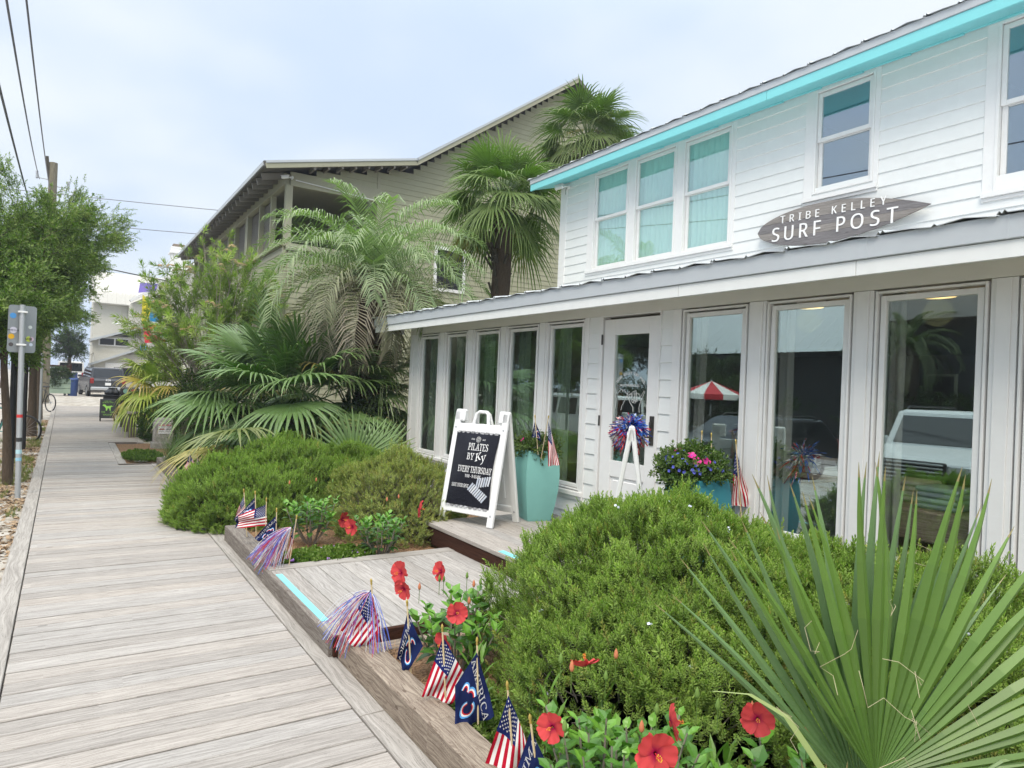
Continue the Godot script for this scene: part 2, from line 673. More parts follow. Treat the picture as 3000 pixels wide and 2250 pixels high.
func ground_y(x: float, z: float) -> float:
	var y := -0.055
	if x < -0.9:
		y -= 0.30 * smoothstep(-0.9, -2.6, x)
	if z < -36.0:
		y = lerpf(y, -0.03, smoothstep(-36.0, -38.0, z))
	y += 0.018 * ground_n.get_noise_2d(x * 3.0, z * 3.0) + 0.02 * ground_n.get_noise_2d(x, z)
	return y

var ground_n := FastNoiseLite.new()

func axis_lines(spots: Array) -> Array:
	var out: Array = []
	for s in spots:
		var k := 0
		while k < s[2]:
			out.append(lerpf(s[0], s[1], float(k) / s[2]))
			k += 1
	out.append(spots[-1][1])
	return out

func setting() -> void:
	ground_n.frequency = 0.9
	ground_n.seed = 4
	var xs := axis_lines([[-320.0, -40.0, 8], [-40.0, -6.0, 10], [-6.0, 0.0, 48], [0.0, 6.0, 16], [6.0, 40.0, 8], [40.0, 320.0, 8]])
	var zs := axis_lines([[60.0, 4.0, 8], [4.0, -26.0, 130], [-26.0, -60.0, 30], [-60.0, -420.0, 12]])
	var pts: Array = []
	var uvs: Array = []
	for z in zs:
		var r: Array = []
		var u: Array = []
		for x in xs:
			r.append(Vector3(x, ground_y(x, z), z))
			u.append(Vector2(x, z))
		pts.append(r)
		uvs.append(u)
	var b := MB.new()
	b.sheet(pts, uvs, Vector3.UP)
	struct("ground", b.mesh(), M.sand)
	# street surface beyond the sandy verge
	var rb := MB.new()
	rb.box(Vector3(-8.0, -0.40, -20.0), Vector3(9.6, 0.1, 130.0))
	struct("road", rb.mesh(), M.road)

func boardwalk() -> void:
	var w := Node3D.new()
	w.name = "boardwalk"
	w.set_meta("kind", "structure")
	add_child(w)
	tag(w, "weathered grey timber boardwalk running past the shops", "boardwalk")
	var k := 0
	var z := -0.6
	while z > -34.9:
		var wide := 0.1395
		var xl := left_edge(z) + 0.004
		var xr := 1.212
		if z < -13.32: xr = 0.722
		if z < -17.42: xr = 1.30
		var vi := rng.randi_range(0, 9)
		var m := boxm(Vector3(1.45, 0.036, wide), 0.004 if z > -9.0 else 0.0, Vector2(0.1 + vi * 0.115, vi * 0.0791))
		var o := part("plank", m, M["plank%d" % rng.randi_range(0, 4)], w)
		o.position = Vector3((xl + xr) * 0.5, -0.018 + rf(-0.0025, 0.0015), z)
		o.scale = Vector3((xr - xl) / 1.45, 1, 1)
		o.rotation = Vector3(rf(-0.012, 0.012), rf(-0.0015, 0.0015), rf(-0.0012, 0.0012))
		z -= 0.1485
		k += 1
	# long boards along both edges
	var zz := -0.4
	while zz > -34.8:
		var ln := minf(rf(3.0, 3.8), 34.9 + zz)
		var a := Vector3(left_edge(zz) - 0.068, -0.016, zz)
		var e := Vector3(left_edge(zz - ln) - 0.068, -0.016, zz - ln + 0.006)
		var mb := MB.new()
		mb.uo = Vector2(rf(0, 3), rf(0, 1))
		mb.bar(a, e, 0.128, 0.04, Vector3.UP, 0.004)
		part("border_board", mb.mesh(), M.border, w)
		zz -= ln
	for s in [[-0.4, -3.1, 1.279], [-3.1, -7.0, 1.279], [-7.0, -10.2, 1.279], [-10.2, -13.36, 1.279], [-13.42, -17.5, 0.787]]:
		var mb := MB.new()
		mb.uo = Vector2(rf(0, 3), rf(0, 1))
		mb.bar(Vector3(s[2], -0.016, s[0]), Vector3(s[2], -0.016, s[1] + 0.006), 0.124, 0.04, Vector3.UP, 0.004)
		part("border_board", mb.mesh(), M.border, w)
	bpart("border_board", Vector3(1.02, -0.03, -13.375), Vector3(0.62, 0.09, 0.03), M.timber_old, w, 0.003)
	bpart("border_board", Vector3(1.0, -0.03, -17.39), Vector3(0.55, 0.09, 0.03), M.timber_old, w, 0.003)
	var sx := MB.new()
	sx.bar(Vector3(1.365, -0.016, -17.42), Vector3(1.365, -0.016, -34.8), 0.124, 0.04, Vector3.UP, 0.004)
	part("border_board", sx.mesh(), M.border, w)
	# entry deck, one low step above the boardwalk
	var d := Node3D.new()
	d.name = "entry_deck"
	d.set_meta("kind", "structure")
	add_child(d)
	tag(d, "low timber entry deck leading from the boardwalk to the shop platform", "deck")
	var x := 1.415
	while x < 2.95:
		var vi := rng.randi_range(0, 9)
		var o := part("deck_board", boxm(Vector3(0.176, 0.036, 1.5), 0.004, Vector2(vi * 0.12, vi * 0.0791)), M["plank%d" % rng.randi_range(0, 3)], d)
		o.position = Vector3(x, 0.104 + rf(-0.0015, 0.0015), -4.6)
		o.rotation.z = rf(-0.006, 0.006)
		x += 0.1815
	bpart("border_board", Vector3(2.14, 0.107, -5.418), Vector3(1.64, 0.04, 0.13), M.border, d, 0.004)
	bpart("front_board", Vector3(1.315, 0.062, -4.66), Vector3(0.036, 0.122, 1.64), M.timber_old, d, 0.004)
	bpart("side_board", Vector3(2.13, 0.062, -3.835), Vector3(1.62, 0.115, 0.035), M.red_board, d, 0.003)
	bpart("side_board", Vector3(2.13, 0.05, -5.50), Vector3(1.62, 0.1, 0.03), M.timber_old, d, 0.003)
	solo("tape_strip", boxm(Vector3(0.046, 0.003, 1.12), 0.0), M.teal, "bright teal tape strip along the front edge of the low entry deck", "tape strip", "teal tape strips", Vector3(1.358, 0.1245, -4.66))
	# platform before the door
	var p := Node3D.new()
	p.name = "door_platform"
	p.set_meta("kind", "structure")
	add_child(p)
	tag(p, "raised timber platform along the shop front by the door", "platform")
	x = 2.975
	while x < 4.33:
		var vi := rng.randi_range(0, 9)
		part("deck_board", boxm(Vector3(0.139, 0.036, 2.9), 0.004, Vector2(vi * 0.12, vi * 0.0791)), M["plank%d" % rng.randi_range(1, 4)], p, Vector3(x, 0.262, -4.5))
		x += 0.1435
	bpart("front_board", Vector3(2.935, 0.162, -4.5), Vector3(0.036, 0.164, 2.86), M.red_board, p, 0.003)
	bpart("end_board", Vector3(3.63, 0.162, -5.93), Vector3(1.38, 0.164, 0.034), M.red_board, p, 0.003)
	bpart("end_board", Vector3(3.63, 0.162, -3.07), Vector3(1.38, 0.164, 0.034), M.red_board, p, 0.003)
	solo("tape_strip", boxm(Vector3(0.055, 0.003, 0.42), 0.0), M.teal, "short teal tape strip on the edge of the raised door platform", "tape strip", "teal tape strips", Vector3(2.945, 0.2825, -4.42))
	# landscape timbers holding the beds
	var g := "landscape timbers edging the planting beds"
	solo("landscape_timber", boxm(Vector3(0.155, 0.16, 1.02), 0.007, Vector2(0.2, 0.3)), M.timber, "tan weathered bed timber butting the near corner of the entry deck", "timber", g, Vector3(1.42, 0.06, -3.30))
	solo("landscape_timber", boxm(Vector3(0.155, 0.16, 2.2), 0.007, Vector2(0.9, 0.55)), M.timber, "long pale cracked bed timber under the lowest garden flags", "timber", g, Vector3(1.422, 0.063, -1.745))
	solo("landscape_timber", boxm(Vector3(0.15, 0.16, 1.55), 0.007, Vector2(0.4, 0.7)), M.timber_old, "grey bed timber between the entry deck and the round bush", "timber", g, Vector3(1.375, 0.06, -6.28))
	solo("landscape_timber", boxm(Vector3(0.14, 0.16, 2.2), 0.007, Vector2(0.1, 0.1)), M.timber_old, "short grey bed timber beyond the round bush by two small flags", "timber", g, Vector3(1.345, 0.06, -12.05))
	solo("landscape_timber", boxm(Vector3(1.75, 0.13, 0.12), 0.006, Vector2(0.3, 0.2)), M.timber, "tan bed timber lying along the near side of the entry deck", "timber", g, Vector3(2.35, 0.0, -3.72))

# ---------------------------------------------------------------- the white shop
const FB := Basis(Vector3(0, 0, 1), Vector3(0, 1, 0), Vector3(-1, 0, 0))   # lettering on a wall that faces -x

# box given by its limits along z and y, its front x and its thickness
func fbox(called: String, z0: float, z1: float, y0: float, y1: float, x: float, deep: float, m: Material, parent: Node, bv := 0.0) -> MeshInstance3D:
	return bpart(called, Vector3(x + deep * 0.5, (y0 + y1) * 0.5, (z0 + z1) * 0.5), Vector3(deep, y1 - y0, z1 - z0), m, parent, bv)

# lapped board: its lower edge stands proud
func lap(called: String, z0: float, z1: float, y0: float, y1: float, x: float, m: Material, parent: Node) -> MeshInstance3D:
	var key := "lap%.3f" % (y1 - y0)
	if not meshes.has(key):
		var b := MB.new()
		var h := y1 - y0
		var poly := PackedVector2Array([Vector2(0.012, 0), Vector2(0.012, h + 0.012), Vector2(0.0, h + 0.012), Vector2(-0.013, 0.002), Vector2(-0.011, 0)])
		b.slab(poly, 1.0, Vector3(0, 0, -0.5), Basis())
		meshes[key] = b.mesh()
	var o := part(called, meshes[key], m, parent, Vector3(x, y0, (z0 + z1) * 0.5))
	o.scale = Vector3(1, 1, z1 - z0)
	return o

func frame_mesh(w: float, h: float, t: float, deep: float, bv := 0.003) -> ArrayMesh:
	var key := "fr%s|%s|%s|%s" % [w, h, t, deep]
	if not meshes.has(key):
		var b := MB.new()
		b.box(Vector3(0, 0, -w * 0.5 + t * 0.5), Vector3(deep, h, t), bv)
		b.box(Vector3(0, 0, w * 0.5 - t * 0.5), Vector3(deep, h, t), bv)
		b.box(Vector3(0, h * 0.5 - t * 0.5, 0), Vector3(deep - 0.004, t, w - 2.0 * t), bv)
		b.box(Vector3(0, -h * 0.5 + t * 0.5, 0), Vector3(deep - 0.004, t, w - 2.0 * t), bv)
		meshes[key] = b.mesh()
	return meshes[key]

func glass_pane(w: float, h: float) -> ArrayMesh:
	return boxm(Vector3(0.006, h, w))

func fixed_window(z0: float, z1: float, s: Node3D) -> void:
	var w := z1 - z0
	var h := 2.318 - 0.577
	var c := Vector3(XW + 0.035, 1.4475, (z0 + z1) * 0.5)
	var o := part("window", frame_mesh(w, h, 0.016, 0.06), M.white2, s, c)
	part("sash", frame_mesh(w - 0.052, h - 0.052, 0.036, 0.035), M.white2, o, Vector3(0.008, -0.004, 0))
	part("pane", glass_pane(w - 0.11, h - 0.11), M.glass, o, Vector3(0.014, -0.004, 0))

func hung_window(z0: float, z1: float, y0: float, y1: float, ym: float, s: Node3D, gm: Material) -> void:
	var w := z1 - z0 + 0.10
	var c := Vector3(XU + 0.03, (y0 + y1) * 0.5, (z0 + z1) * 0.5)
	var h := y1 - y0 + 0.11
	var o := part("window", frame_mesh(w + 0.05, h + 0.05, 0.03, 0.075), M.white2, s, c)
	var hu := y1 - ym + 0.06
	var hl := ym - y0 + 0.075
	part("sash", frame_mesh(w - 0.014, hu, 0.046, 0.03), M.white2, o, Vector3(0.0, ym + hu * 0.5 - 0.02 - c.y, 0))
	part("sash", frame_mesh(w - 0.016, hl, 0.048, 0.03), M.white2, o, Vector3(0.032, ym - hl * 0.5 + 0.02 - c.y, 0))
	part("pane", glass_pane(w - 0.1, hu - 0.09), gm, o, Vector3(0.002, ym + hu * 0.5 - 0.02 - c.y, 0))
	part("pane", glass_pane(w - 0.1, hl - 0.09), gm, o, Vector3(0.034, ym - hl * 0.5 + 0.02 - c.y, 0))

func metal_panel(wide: float, run: float, rise: float) -> ArrayMesh:
	# ribbed sheet: low ribs in pairs at the seam and one in the middle, slightly buckled at the eave
	var b := MB.new()
	var pts: Array = []
	var uvs: Array = []
	var prof := [[0.0, 0.0], [0.012, 0.016], [0.024, 0.0], [0.036, 0.016], [0.05, 0.0], [0.18, 0.004], [0.30, 0.0], [0.315, 0.014], [0.33, 0.0], [0.46, 0.005], [0.61, 0.0]]
	for i in 7:
		var f := i / 6.0
		var r: Array = []
		var u: Array = []
		for p in prof:
			var zz: float = p[0] / 0.61 * wide
			var buckle := 0.008 * sin(zz * 17.0 + wide * 31.0) * (1.0 - f)
			r.append(Vector3(f * run, f * rise + p[1] + buckle, zz))
			u.append(Vector2(f * run, zz))
		pts.append(r)
		uvs.append(u)
	b.sheet(pts, uvs, Vector3.UP)
	var lowp: Array = []
	for r in pts:
		var q: Array = []
		for p in r: q.append(p - Vector3(0, 0.004, 0))
		lowp.append(q)
	b.sheet(lowp, uvs, Vector3.DOWN)
	for j in prof.size() - 1:
		b.quad(pts[0][j], pts[0][j + 1], lowp[0][j + 1], lowp[0][j], Vector3(-1, 0, 0))
	return b.mesh()

func curtain_mesh(w: float, h: float, seed_: int, col: Color) -> ArrayMesh:
	var b := MB.new()
	b.col = col
	var pts: Array = []
	var uvs: Array = []
	var nz := noise(3.0, 2, seed_)
	for i in 5:
		var f := i / 4.0
		var r: Array = []
		var u: Array = []
		for j in 49:
			var g := j / 48.0
			var fold := 0.022 * sin(g * w * 70.0 + 2.0 * nz.get_noise_2d(g * w, seed_)) + 0.014 * nz.get_noise_2d(g * w * 3.0, f * 0.4)
			r.append(Vector3(fold, -f * h, g * w))
			u.append(Vector2(g, f))
		pts.append(r)
		uvs.append(u)
	b.sheet(pts, uvs, Vector3(-1, 0, 0))
	return b.mesh()

func shop() -> void:
	var s := thing("surf_shop", "two storey white clapboard beach shop with teal eave and glazed front porch", "shop")
	# ---- porch front
	var wins := [[-9.335, -8.72], [-8.508, -7.897], [-7.705, -7.078], [-6.903, -6.26], [-6.084, -5.441], [-4.115, -3.454], [-3.275, -2.617], [-2.455, -1.806], [-1.648, -1.0], [-0.83, -0.18], [0.0, 0.65]]
	for w in wins: fixed_window(w[0], w[1], s)
	fbox("header", -9.667, 1.4, 2.33, 2.62, XW, 0.10, M.cream, s)
	for i in wins.size() - 1:
		if i == 4: continue
		var z0: float = wins[i][1]
		var z1: float = wins[i + 1][0]
		fbox("post", z0 + 0.012, z1 - 0.012, 0.565, 2.328, XW + 0.012, 0.085, M.white2, s, 0.002)
		fbox("post_face", z0 + 0.04, z1 - 0.04, 0.566, 2.327, XW, 0.0115, M.white2, s, 0.002)
	fbox("corner_post", -9.667, -9.35, 0.18, 2.328, XW + 0.012, 0.09, M.white2, s, 0.002)
	fbox("corner_board", -9.672, -9.575, 0.18, 2.329, XW, 0.0115, M.white2, s, 0.002)
	fbox("post_face", -9.50, -9.36, 0.565, 2.327, XW, 0.0115, M.white2, s, 0.002)
	# small screw caps down the corner post
	var cap := MB.new()
	cap.lathe(Vector3(), [Vector2(0.006, 0.0), Vector2(0.005, 0.004), Vector2(0.0, 0.005)], 8, Basis(Vector3.BACK, PI / 2))
	var capm := cap.mesh()
	for i in 11:
		part("screw_cap", capm, M.steel, s, Vector3(XW + 0.011, 0.68 + i * 0.115, -9.54 + (0.004 if i % 2 else 0.0)))
	fbox("post", -5.43, -5.363, 0.2, 2.328, XW, 0.09, M.white2, s, 0.002)
	fbox("post", -4.22, -4.127, 0.2, 2.328, XW, 0.09, M.white2, s, 0.002)
	for seg in [[-5.363, -5.20], [-4.361, -4.22]]:
		for i in 14:
			lap("siding_board", seg[0], seg[1], 0.218 + i * 0.1502, 0.218 + (i + 1) * 0.1502, XW + 0.016, M.white, s)
	# sills and skirt
	for seg in [[-9.667, -5.363], [-4.22, 1.4]]:
		fbox("sill", seg[0], seg[1], 0.525, 0.568, XW - 0.035, 0.13, M.white2, s, 0.004)
		fbox("apron", seg[0], seg[1], 0.488, 0.523, XW - 0.012, 0.1, M.white2, s, 0.002)
		lap("siding_board", seg[0], seg[1], 0.345, 0.482, XW + 0.013, M.white, s)
		lap("siding_board", seg[0], seg[1], 0.205, 0.342, XW + 0.013, M.white, s)
		fbox("skirt", seg[0], seg[1], -0.1, 0.20, XW + 0.0, 0.06, M.white, s)
	# door
	fbox("door_casing", -5.20, -5.145, 0.28, 2.318, XW - 0.004, 0.1, M.white2, s, 0.002)
	fbox("door_casing", -4.375, -4.361, 0.28, 2.318, XW - 0.004, 0.1, M.white2, s, 0.002)
	fbox("door_casing", -5.20, -4.361, 2.319, 2.329, XW - 0.004, 0.1, M.white2, s)
	fbox("threshold", -5.2, -4.36, 0.27, 0.29, XW - 0.02, 0.14, M.steel, s, 0.003)
	var dm := MB.new()
	var dx := XW + 0.012
	dm.box(Vector3(dx + 0.02, 1.2925, -5.0555), Vector3(0.042, 2.0, 0.155), 0.003)
	dm.box(Vector3(dx + 0.02, 1.2925, -4.4515), Vector3(0.042, 2.0, 0.133), 0.003)
	dm.box(Vector3(dx + 0.02, 2.216, -4.748), Vector3(0.040, 0.152, 0.458), 0.002)
	dm.box(Vector3(dx + 0.02, 0.865, -4.748), Vector3(0.040, 0.15, 0.458), 0.002)
	dm.box(Vector3(dx + 0.02, 0.36, -4.748), Vector3(0.040, 0.135, 0.458), 0.002)
	dm.box(Vector3(dx + 0.026, 0.61, -4.748), Vector3(0.02, 0.37, 0.46))
	dm.box(Vector3(dx + 0.012, 0.61, -4.748), Vector3(0.018, 0.30, 0.39), 0.008)
	var door := part("door", dm.mesh(), M.white2, s)
	bpart("pane", Vector3(dx + 0.02, 1.54, -4.7485), Vector3(0.006, 1.198, 0.456), M.glass, door)
	var hb := MB.new()
	hb.box(Vector3(dx - 0.006, 1.262, -4.435), Vector3(0.012, 0.262, 0.052), 0.003)
	hb.box(Vector3(dx - 0.02, 1.315, -4.435), Vector3(0.02, 0.05, 0.028), 0.003)
	hb.tube([Vector3(dx, 1.205, -4.435), Vector3(dx - 0.05, 1.205, -4.435), Vector3(dx - 0.055, 1.205, -4.46), Vector3(dx - 0.05, 1.203, -4.535)], [0.009, 0.009, 0.009, 0.007], 8)
	part("handle", hb.mesh(), M.bronze, door)
	for y in [2.10, 1.31, 0.53]:
		var hg := MB.new()
		hg.tube([Vector3(XW - 0.004, y - 0.05, -5.148), Vector3(XW - 0.004, y + 0.05, -5.148)], [0.009], 8)
		hg.box(Vector3(XW + 0.003, y, -5.155), Vector3(0.004, 0.1, 0.025))
		part("hinge", hg.mesh(), M.bronze, door)
	door_art(door, dx)
	# ---- porch roof
	var zz := -10.12
	var pm := metal_panel(0.61, 3.28, 0.50)
	while zz < 1.6:
		part("roof_panel", pm, M.roof, s, Vector3(3.865, 2.568, zz))
		zz += 0.61
	fbox("drip_edge", -10.02, 1.6, 2.441, 2.566, 3.885, 0.03, M.metal_edge, s, 0.004)
	for z in [-8.72, -5.6, -2.26, -1.54]:
		fbox("edge_joint", z, z + 0.012, 2.442, 2.565, 3.8835, 0.004, M.metal_edge, s)
	var z := -9.993
	for ln in [3.05, 3.2, 1.42, 4.0]:
		fbox("fascia", z, z + ln - 0.003, 2.349, 2.4385, 3.9, 0.03, M.white, s, 0.002)
		z += ln
	bpart("fascia", Vector3(4.15, 2.40, -9.99), Vector3(0.44, 0.09, 0.028), M.white, s)
	var sb := MB.new()
	sb.quad(Vector3(3.93, 2.375, -9.97), Vector3(3.93, 2.375, 1.6), Vector3(XW + 0.02, 2.44, 1.6), Vector3(XW + 0.02, 2.44, -9.97), Vector3.DOWN)
	sb.quad(Vector3(3.93, 2.387, -9.97), Vector3(3.93, 2.387, 1.6), Vector3(XW + 0.02, 2.452, 1.6), Vector3(XW + 0.02, 2.452, -9.97), Vector3.UP)
	part("soffit", sb.mesh(), M.cream, s)
	# ---- rooms: dark floor, back wall, ceiling, ends
	fbox("back_wall", -9.6, 1.6, 0.2, 2.95, 12.5, 0.12, M.inner_wall, s)
	fbox("room_floor", -9.6, 1.6, 0.1, 0.30, 4.43, 8.1, M.inner_floor, s)
	fbox("room_ceiling", -9.6, 1.6, 2.46, 2.52, 4.46, 8.1, M.room, s)
	bpart("end_wall", Vector3(8.5, 1.4, -9.63), Vector3(8.2, 2.5, 0.07), M.white, s)
	bpart("end_wall", Vector3(8.5, 1.4, 1.5), Vector3(8.2, 2.5, 0.07), M.white, s)
	# ---- upper wall
	for seg in [[-9.575, -8.972], [-5.944, -4.947], [-4.060, -3.055], [-1.75, 1.6]]:
		for i in 15:
			lap("siding_board", seg[0], seg[1], 2.99 + i * 0.1507, 2.99 + (i + 1) * 0.1507, XU + 0.016, M.white, s)
	for seg in [[-8.972, -5.944, 2], [-4.947, -4.060, 5], [-3.055, -1.75, 3]]:
		for i in seg[2] + 2:
			lap("siding_board", seg[0], seg[1], 2.99 + i * 0.1507, 2.99 + (i + 1) * 0.1507, XU + 0.016, M.white, s)
	fbox("corner_board", -9.745, -9.572, 2.9, 5.3, XU - 0.006, 0.1, M.white2, s, 0.002)
	# casings
	for q in [[-8.972, -5.944, 3.59, 5.30], [-4.947, -4.060, 3.95, 5.30], [-3.055, -1.75, 3.61, 5.30]]:
		var hs: Array = []
		if q[0] < -8.0: hs = [[-8.76, -8.055, 3.66, 5.105, 4.417], [-7.781, -7.065, 3.66, 5.105, 4.417], [-6.787, -6.08, 3.66, 5.105, 4.417]]
		elif q[0] < -4.0: hs = [[-4.755, -4.19, 4.06, 5.108, 4.60]]
		else: hs = [[-2.886, -2.08, 3.68, 5.12, 4.423]]
		var e: float = q[0]
		for k in hs.size() + 1:
			var e1: float = hs[k][0] - 0.075 if k < hs.size() else q[1]
			fbox("casing", e, e1, q[2], q[3], XU, 0.1, M.white2, s, 0.002)
			if k < hs.size():
				fbox("casing", e1, hs[k][1] + 0.075, hs[k][3] + 0.08, q[3], XU, 0.1, M.white2, s, 0.002)
				hung_window(hs[k][0], hs[k][1], hs[k][2], hs[k][3], hs[k][4], s, M.glass if q[0] < -8.0 else M.glass_upper)
				e = hs[k][1] + 0.075
		fbox("window_sill", q[0] - 0.0, q[1] + 0.0, q[2] - 0.05, q[2], XU - 0.03, 0.13, M.white2, s, 0.003)
		fbox("sill_trim", q[0], q[1], q[2] - 0.085, q[2] - 0.052, XU - 0.008, 0.05, M.white2, s, 0.002)
	# upper room
	fbox("upper_back", -9.6, 1.6, 2.95, 5.5, 12.5, 0.12, M.inner_wall, s)
	fbox("upper_floor", -9.6, 1.6, 2.98, 3.06, XU + 0.1, 5.3, M.inner_floor, s)
	fbox("upper_ceiling", -9.6, 1.6, 5.32, 5.38, XU + 0.09, 5.3, M.room, s)
	bpart("upper_end", Vector3(9.9, 4.2, -9.66), Vector3(5.4, 2.6, 0.07), M.white, s)
	bpart("upper_end", Vector3(9.9, 4.2, 1.5), Vector3(5.4, 2.6, 0.07), M.white, s)
	for pq in [-5.6, -3.6]:
		bpart("partition", Vector3(9.9, 4.2, pq), Vector3(5.2, 2.4, 0.08), M.inner_wall, s)
	# ---- upper eave
	var te := -10.064
	for ln in [4.9, 3.1, 4.0]:
		fbox("eave_fascia", te, te + ln - 0.004, 5.082, 5.1925, 6.7, 0.03, M.teal, s, 0.002)
		te += ln
	fbox("drip_edge", -10.07, 1.8, 5.196, 5.279, 6.688, 0.03, M.metal_edge, s, 0.003)
	var up := metal_panel(0.61, 4.0, 1.45)
	te = -10.12
	while te < 1.5:
		part("roof_panel", up, M.roof, s, Vector3(6.665, 5.283, te))
		te += 0.61
	var so := MB.new()
	so.quad(Vector3(6.73, 5.10, -10.05), Vector3(6.73, 5.10, 1.7), Vector3(XU + 0.05, 5.235, 1.7), Vector3(XU + 0.05, 5.235, -10.05), Vector3.DOWN)
	so.quad(Vector3(6.73, 5.115, -10.05), Vector3(6.73, 5.115, 1.7), Vector3(XU + 0.05, 5.25, 1.7), Vector3(XU + 0.05, 5.25, -10.05), Vector3.UP)
	part("eave_soffit", so.mesh(), M.teal, s)
	# tilted teal strips added to imitate the scalloped shadow line below the soffit
	for i in 22:
		var sl := MB.new()
		sl.box(Vector3(), Vector3(0.03, 0.03, 0.50), 0.002)
		var o := part("eave_shadow_strip", sl.mesh(), M.teal, s, Vector3(XU - 0.02, 5.215, -9.5 + i * 0.5))
		o.rotation.x = 0.03
	# ---- curtains hang behind the panes
	for i in 3:
		var z0: float = [-8.86, -7.88, -6.89][i]
		solo("curtain", curtain_mesh(0.9, 1.62, 5 + i, Color(0.55, 0.80, 0.73)), M.curtain, ["pale green curtain behind the upper window nearest the corner camera", "pale green curtain behind the middle window of the upper three", "pale green curtain behind the upper window closest to the surfboard sign"][i], "curtain", "pale green curtains of the upper windows", Vector3(XU + 0.10, 5.22, z0))
	var spots := ["behind the porch window next to the palm", "behind the second porch window from the palm", "behind the third porch window from the palm", "behind the porch window over the sandwich board", "beside the mannequin in the porch window next to the door", "behind the porch window above the blue flower pot", "beside the pompoms in the porch window", "in the widest dark porch window over the fan palm"]
	for i in 8:
		var w: Array = wins[i]
		var wide := 0.24 if i > 0 else 0.40
		if i > 4: wide = 0.10
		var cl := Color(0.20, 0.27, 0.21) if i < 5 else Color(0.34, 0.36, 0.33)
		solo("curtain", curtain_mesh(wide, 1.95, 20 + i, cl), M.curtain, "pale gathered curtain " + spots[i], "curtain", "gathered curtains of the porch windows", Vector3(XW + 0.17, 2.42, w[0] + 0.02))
	# ---- the carved sign
	var sg := thing("surfboard_sign", "grey plank shop sign shaped like a surfboard with white raised lettering", "sign", Vector3(7.10, 3.61, -4.49))
	var outline := func(t: float) -> float: return 0.232 * (pow(maxf(0.0, 1.0 - pow(1.0 - t / 0.42, 2.0)), 0.55) if t < 0.42 else 1.0 - pow((t - 0.42) / 0.58, 1.9))
	var rows := [-0.24, -0.105, -0.02, 0.085, 0.24]
	for i in 4:
		var bd := MB.new()
		var deep := 0.022 + 0.0015 * (i % 2)
		var off := Vector2(0.4 * i + 1.3, 0.13 * i)
		for k in 48:
			var e: Array = []
			for t in [k / 48.0, (k + 1) / 48.0]:
				var hh: float = outline.call(t)
				e.append(Vector3(-1.017 + 2.034 * t, clampf(rows[i] + 0.0012, -hh, hh), clampf(rows[i + 1] - 0.0012, -hh, hh)))
			if e[0].z - e[0].y + e[1].z - e[1].y < 0.0008: continue
			var q: Array = []
			for w in [Vector2(0, 0), Vector2(1, 0), Vector2(1, 1), Vector2(0, 1)]:
				var p: Vector3 = e[int(w.x)]
				q.append(Vector2(p.x, p.y if w.y < 0.5 else p.z))
			for lay in [0.0, deep]:
				var f: Array = []
				for pq2 in q: f.append(FB * Vector3(pq2.x, pq2.y, lay))
				bd.quad(f[0], f[1], f[2], f[3], FB * Vector3(0, 0, 1 if lay > 0.0 else -1), q[0] + off, q[1] + off, q[2] + off, q[3] + off)
			for m in [[0, 1, -1.0], [2, 3, 1.0]]:
				var p: Vector2 = q[m[0]]
				var r: Vector2 = q[m[1]]
				bd.quad(FB * Vector3(p.x, p.y, 0), FB * Vector3(r.x, r.y, 0), FB * Vector3(r.x, r.y, deep), FB * Vector3(p.x, p.y, deep), FB * Vector3(0, m[2], 0), p + off, r + off, r + off, p + off)
		part("sign_plank", bd.mesh(), M.sign_wood if i % 2 == 0 else M.sign_wood2, sg)
	# wider letter spacing: letters set one by one
	set_letters("TRIBE KELLEY", 0.088, -0.694, 0.578, 0.116, sg, -0.026)
	set_letters("SURF POST", 0.165, -0.80, 0.70, -0.055, sg, -0.026)
	sg.rotation.x = 0.018
	security_camera("security_camera", Vector3(XU - 0.03, 5.13, -9.62), "white bullet security camera under the teal eave at the shop corner")
	# ---- things inside, seen dimly
	inside()

# letters spread evenly from z0 to z1 (relative), standing on a face towards -x
func set_letters(text: String, high: float, z0: float, z1: float, y: float, parent: Node, x: float) -> void:
	var wid: Array = []
	var total := 0.0
	for ch in text:
		var w := 0.32 * high
		if ch != " ":
			var ab := letters(ch, high, 0.012, sans).get_aabb()
			w = ab.size.x
		wid.append(w)
		total += w
	var gap := (z1 - z0 - total) / (text.length() - 1)
	var z := z0
	for i in text.length():
		if text[i] != " ":
			part("lettering", letters(text[i], high, 0.012, sans), M.letter, parent, Vector3(x, y, z + wid[i] * 0.5), FB)
		z += wid[i] + gap

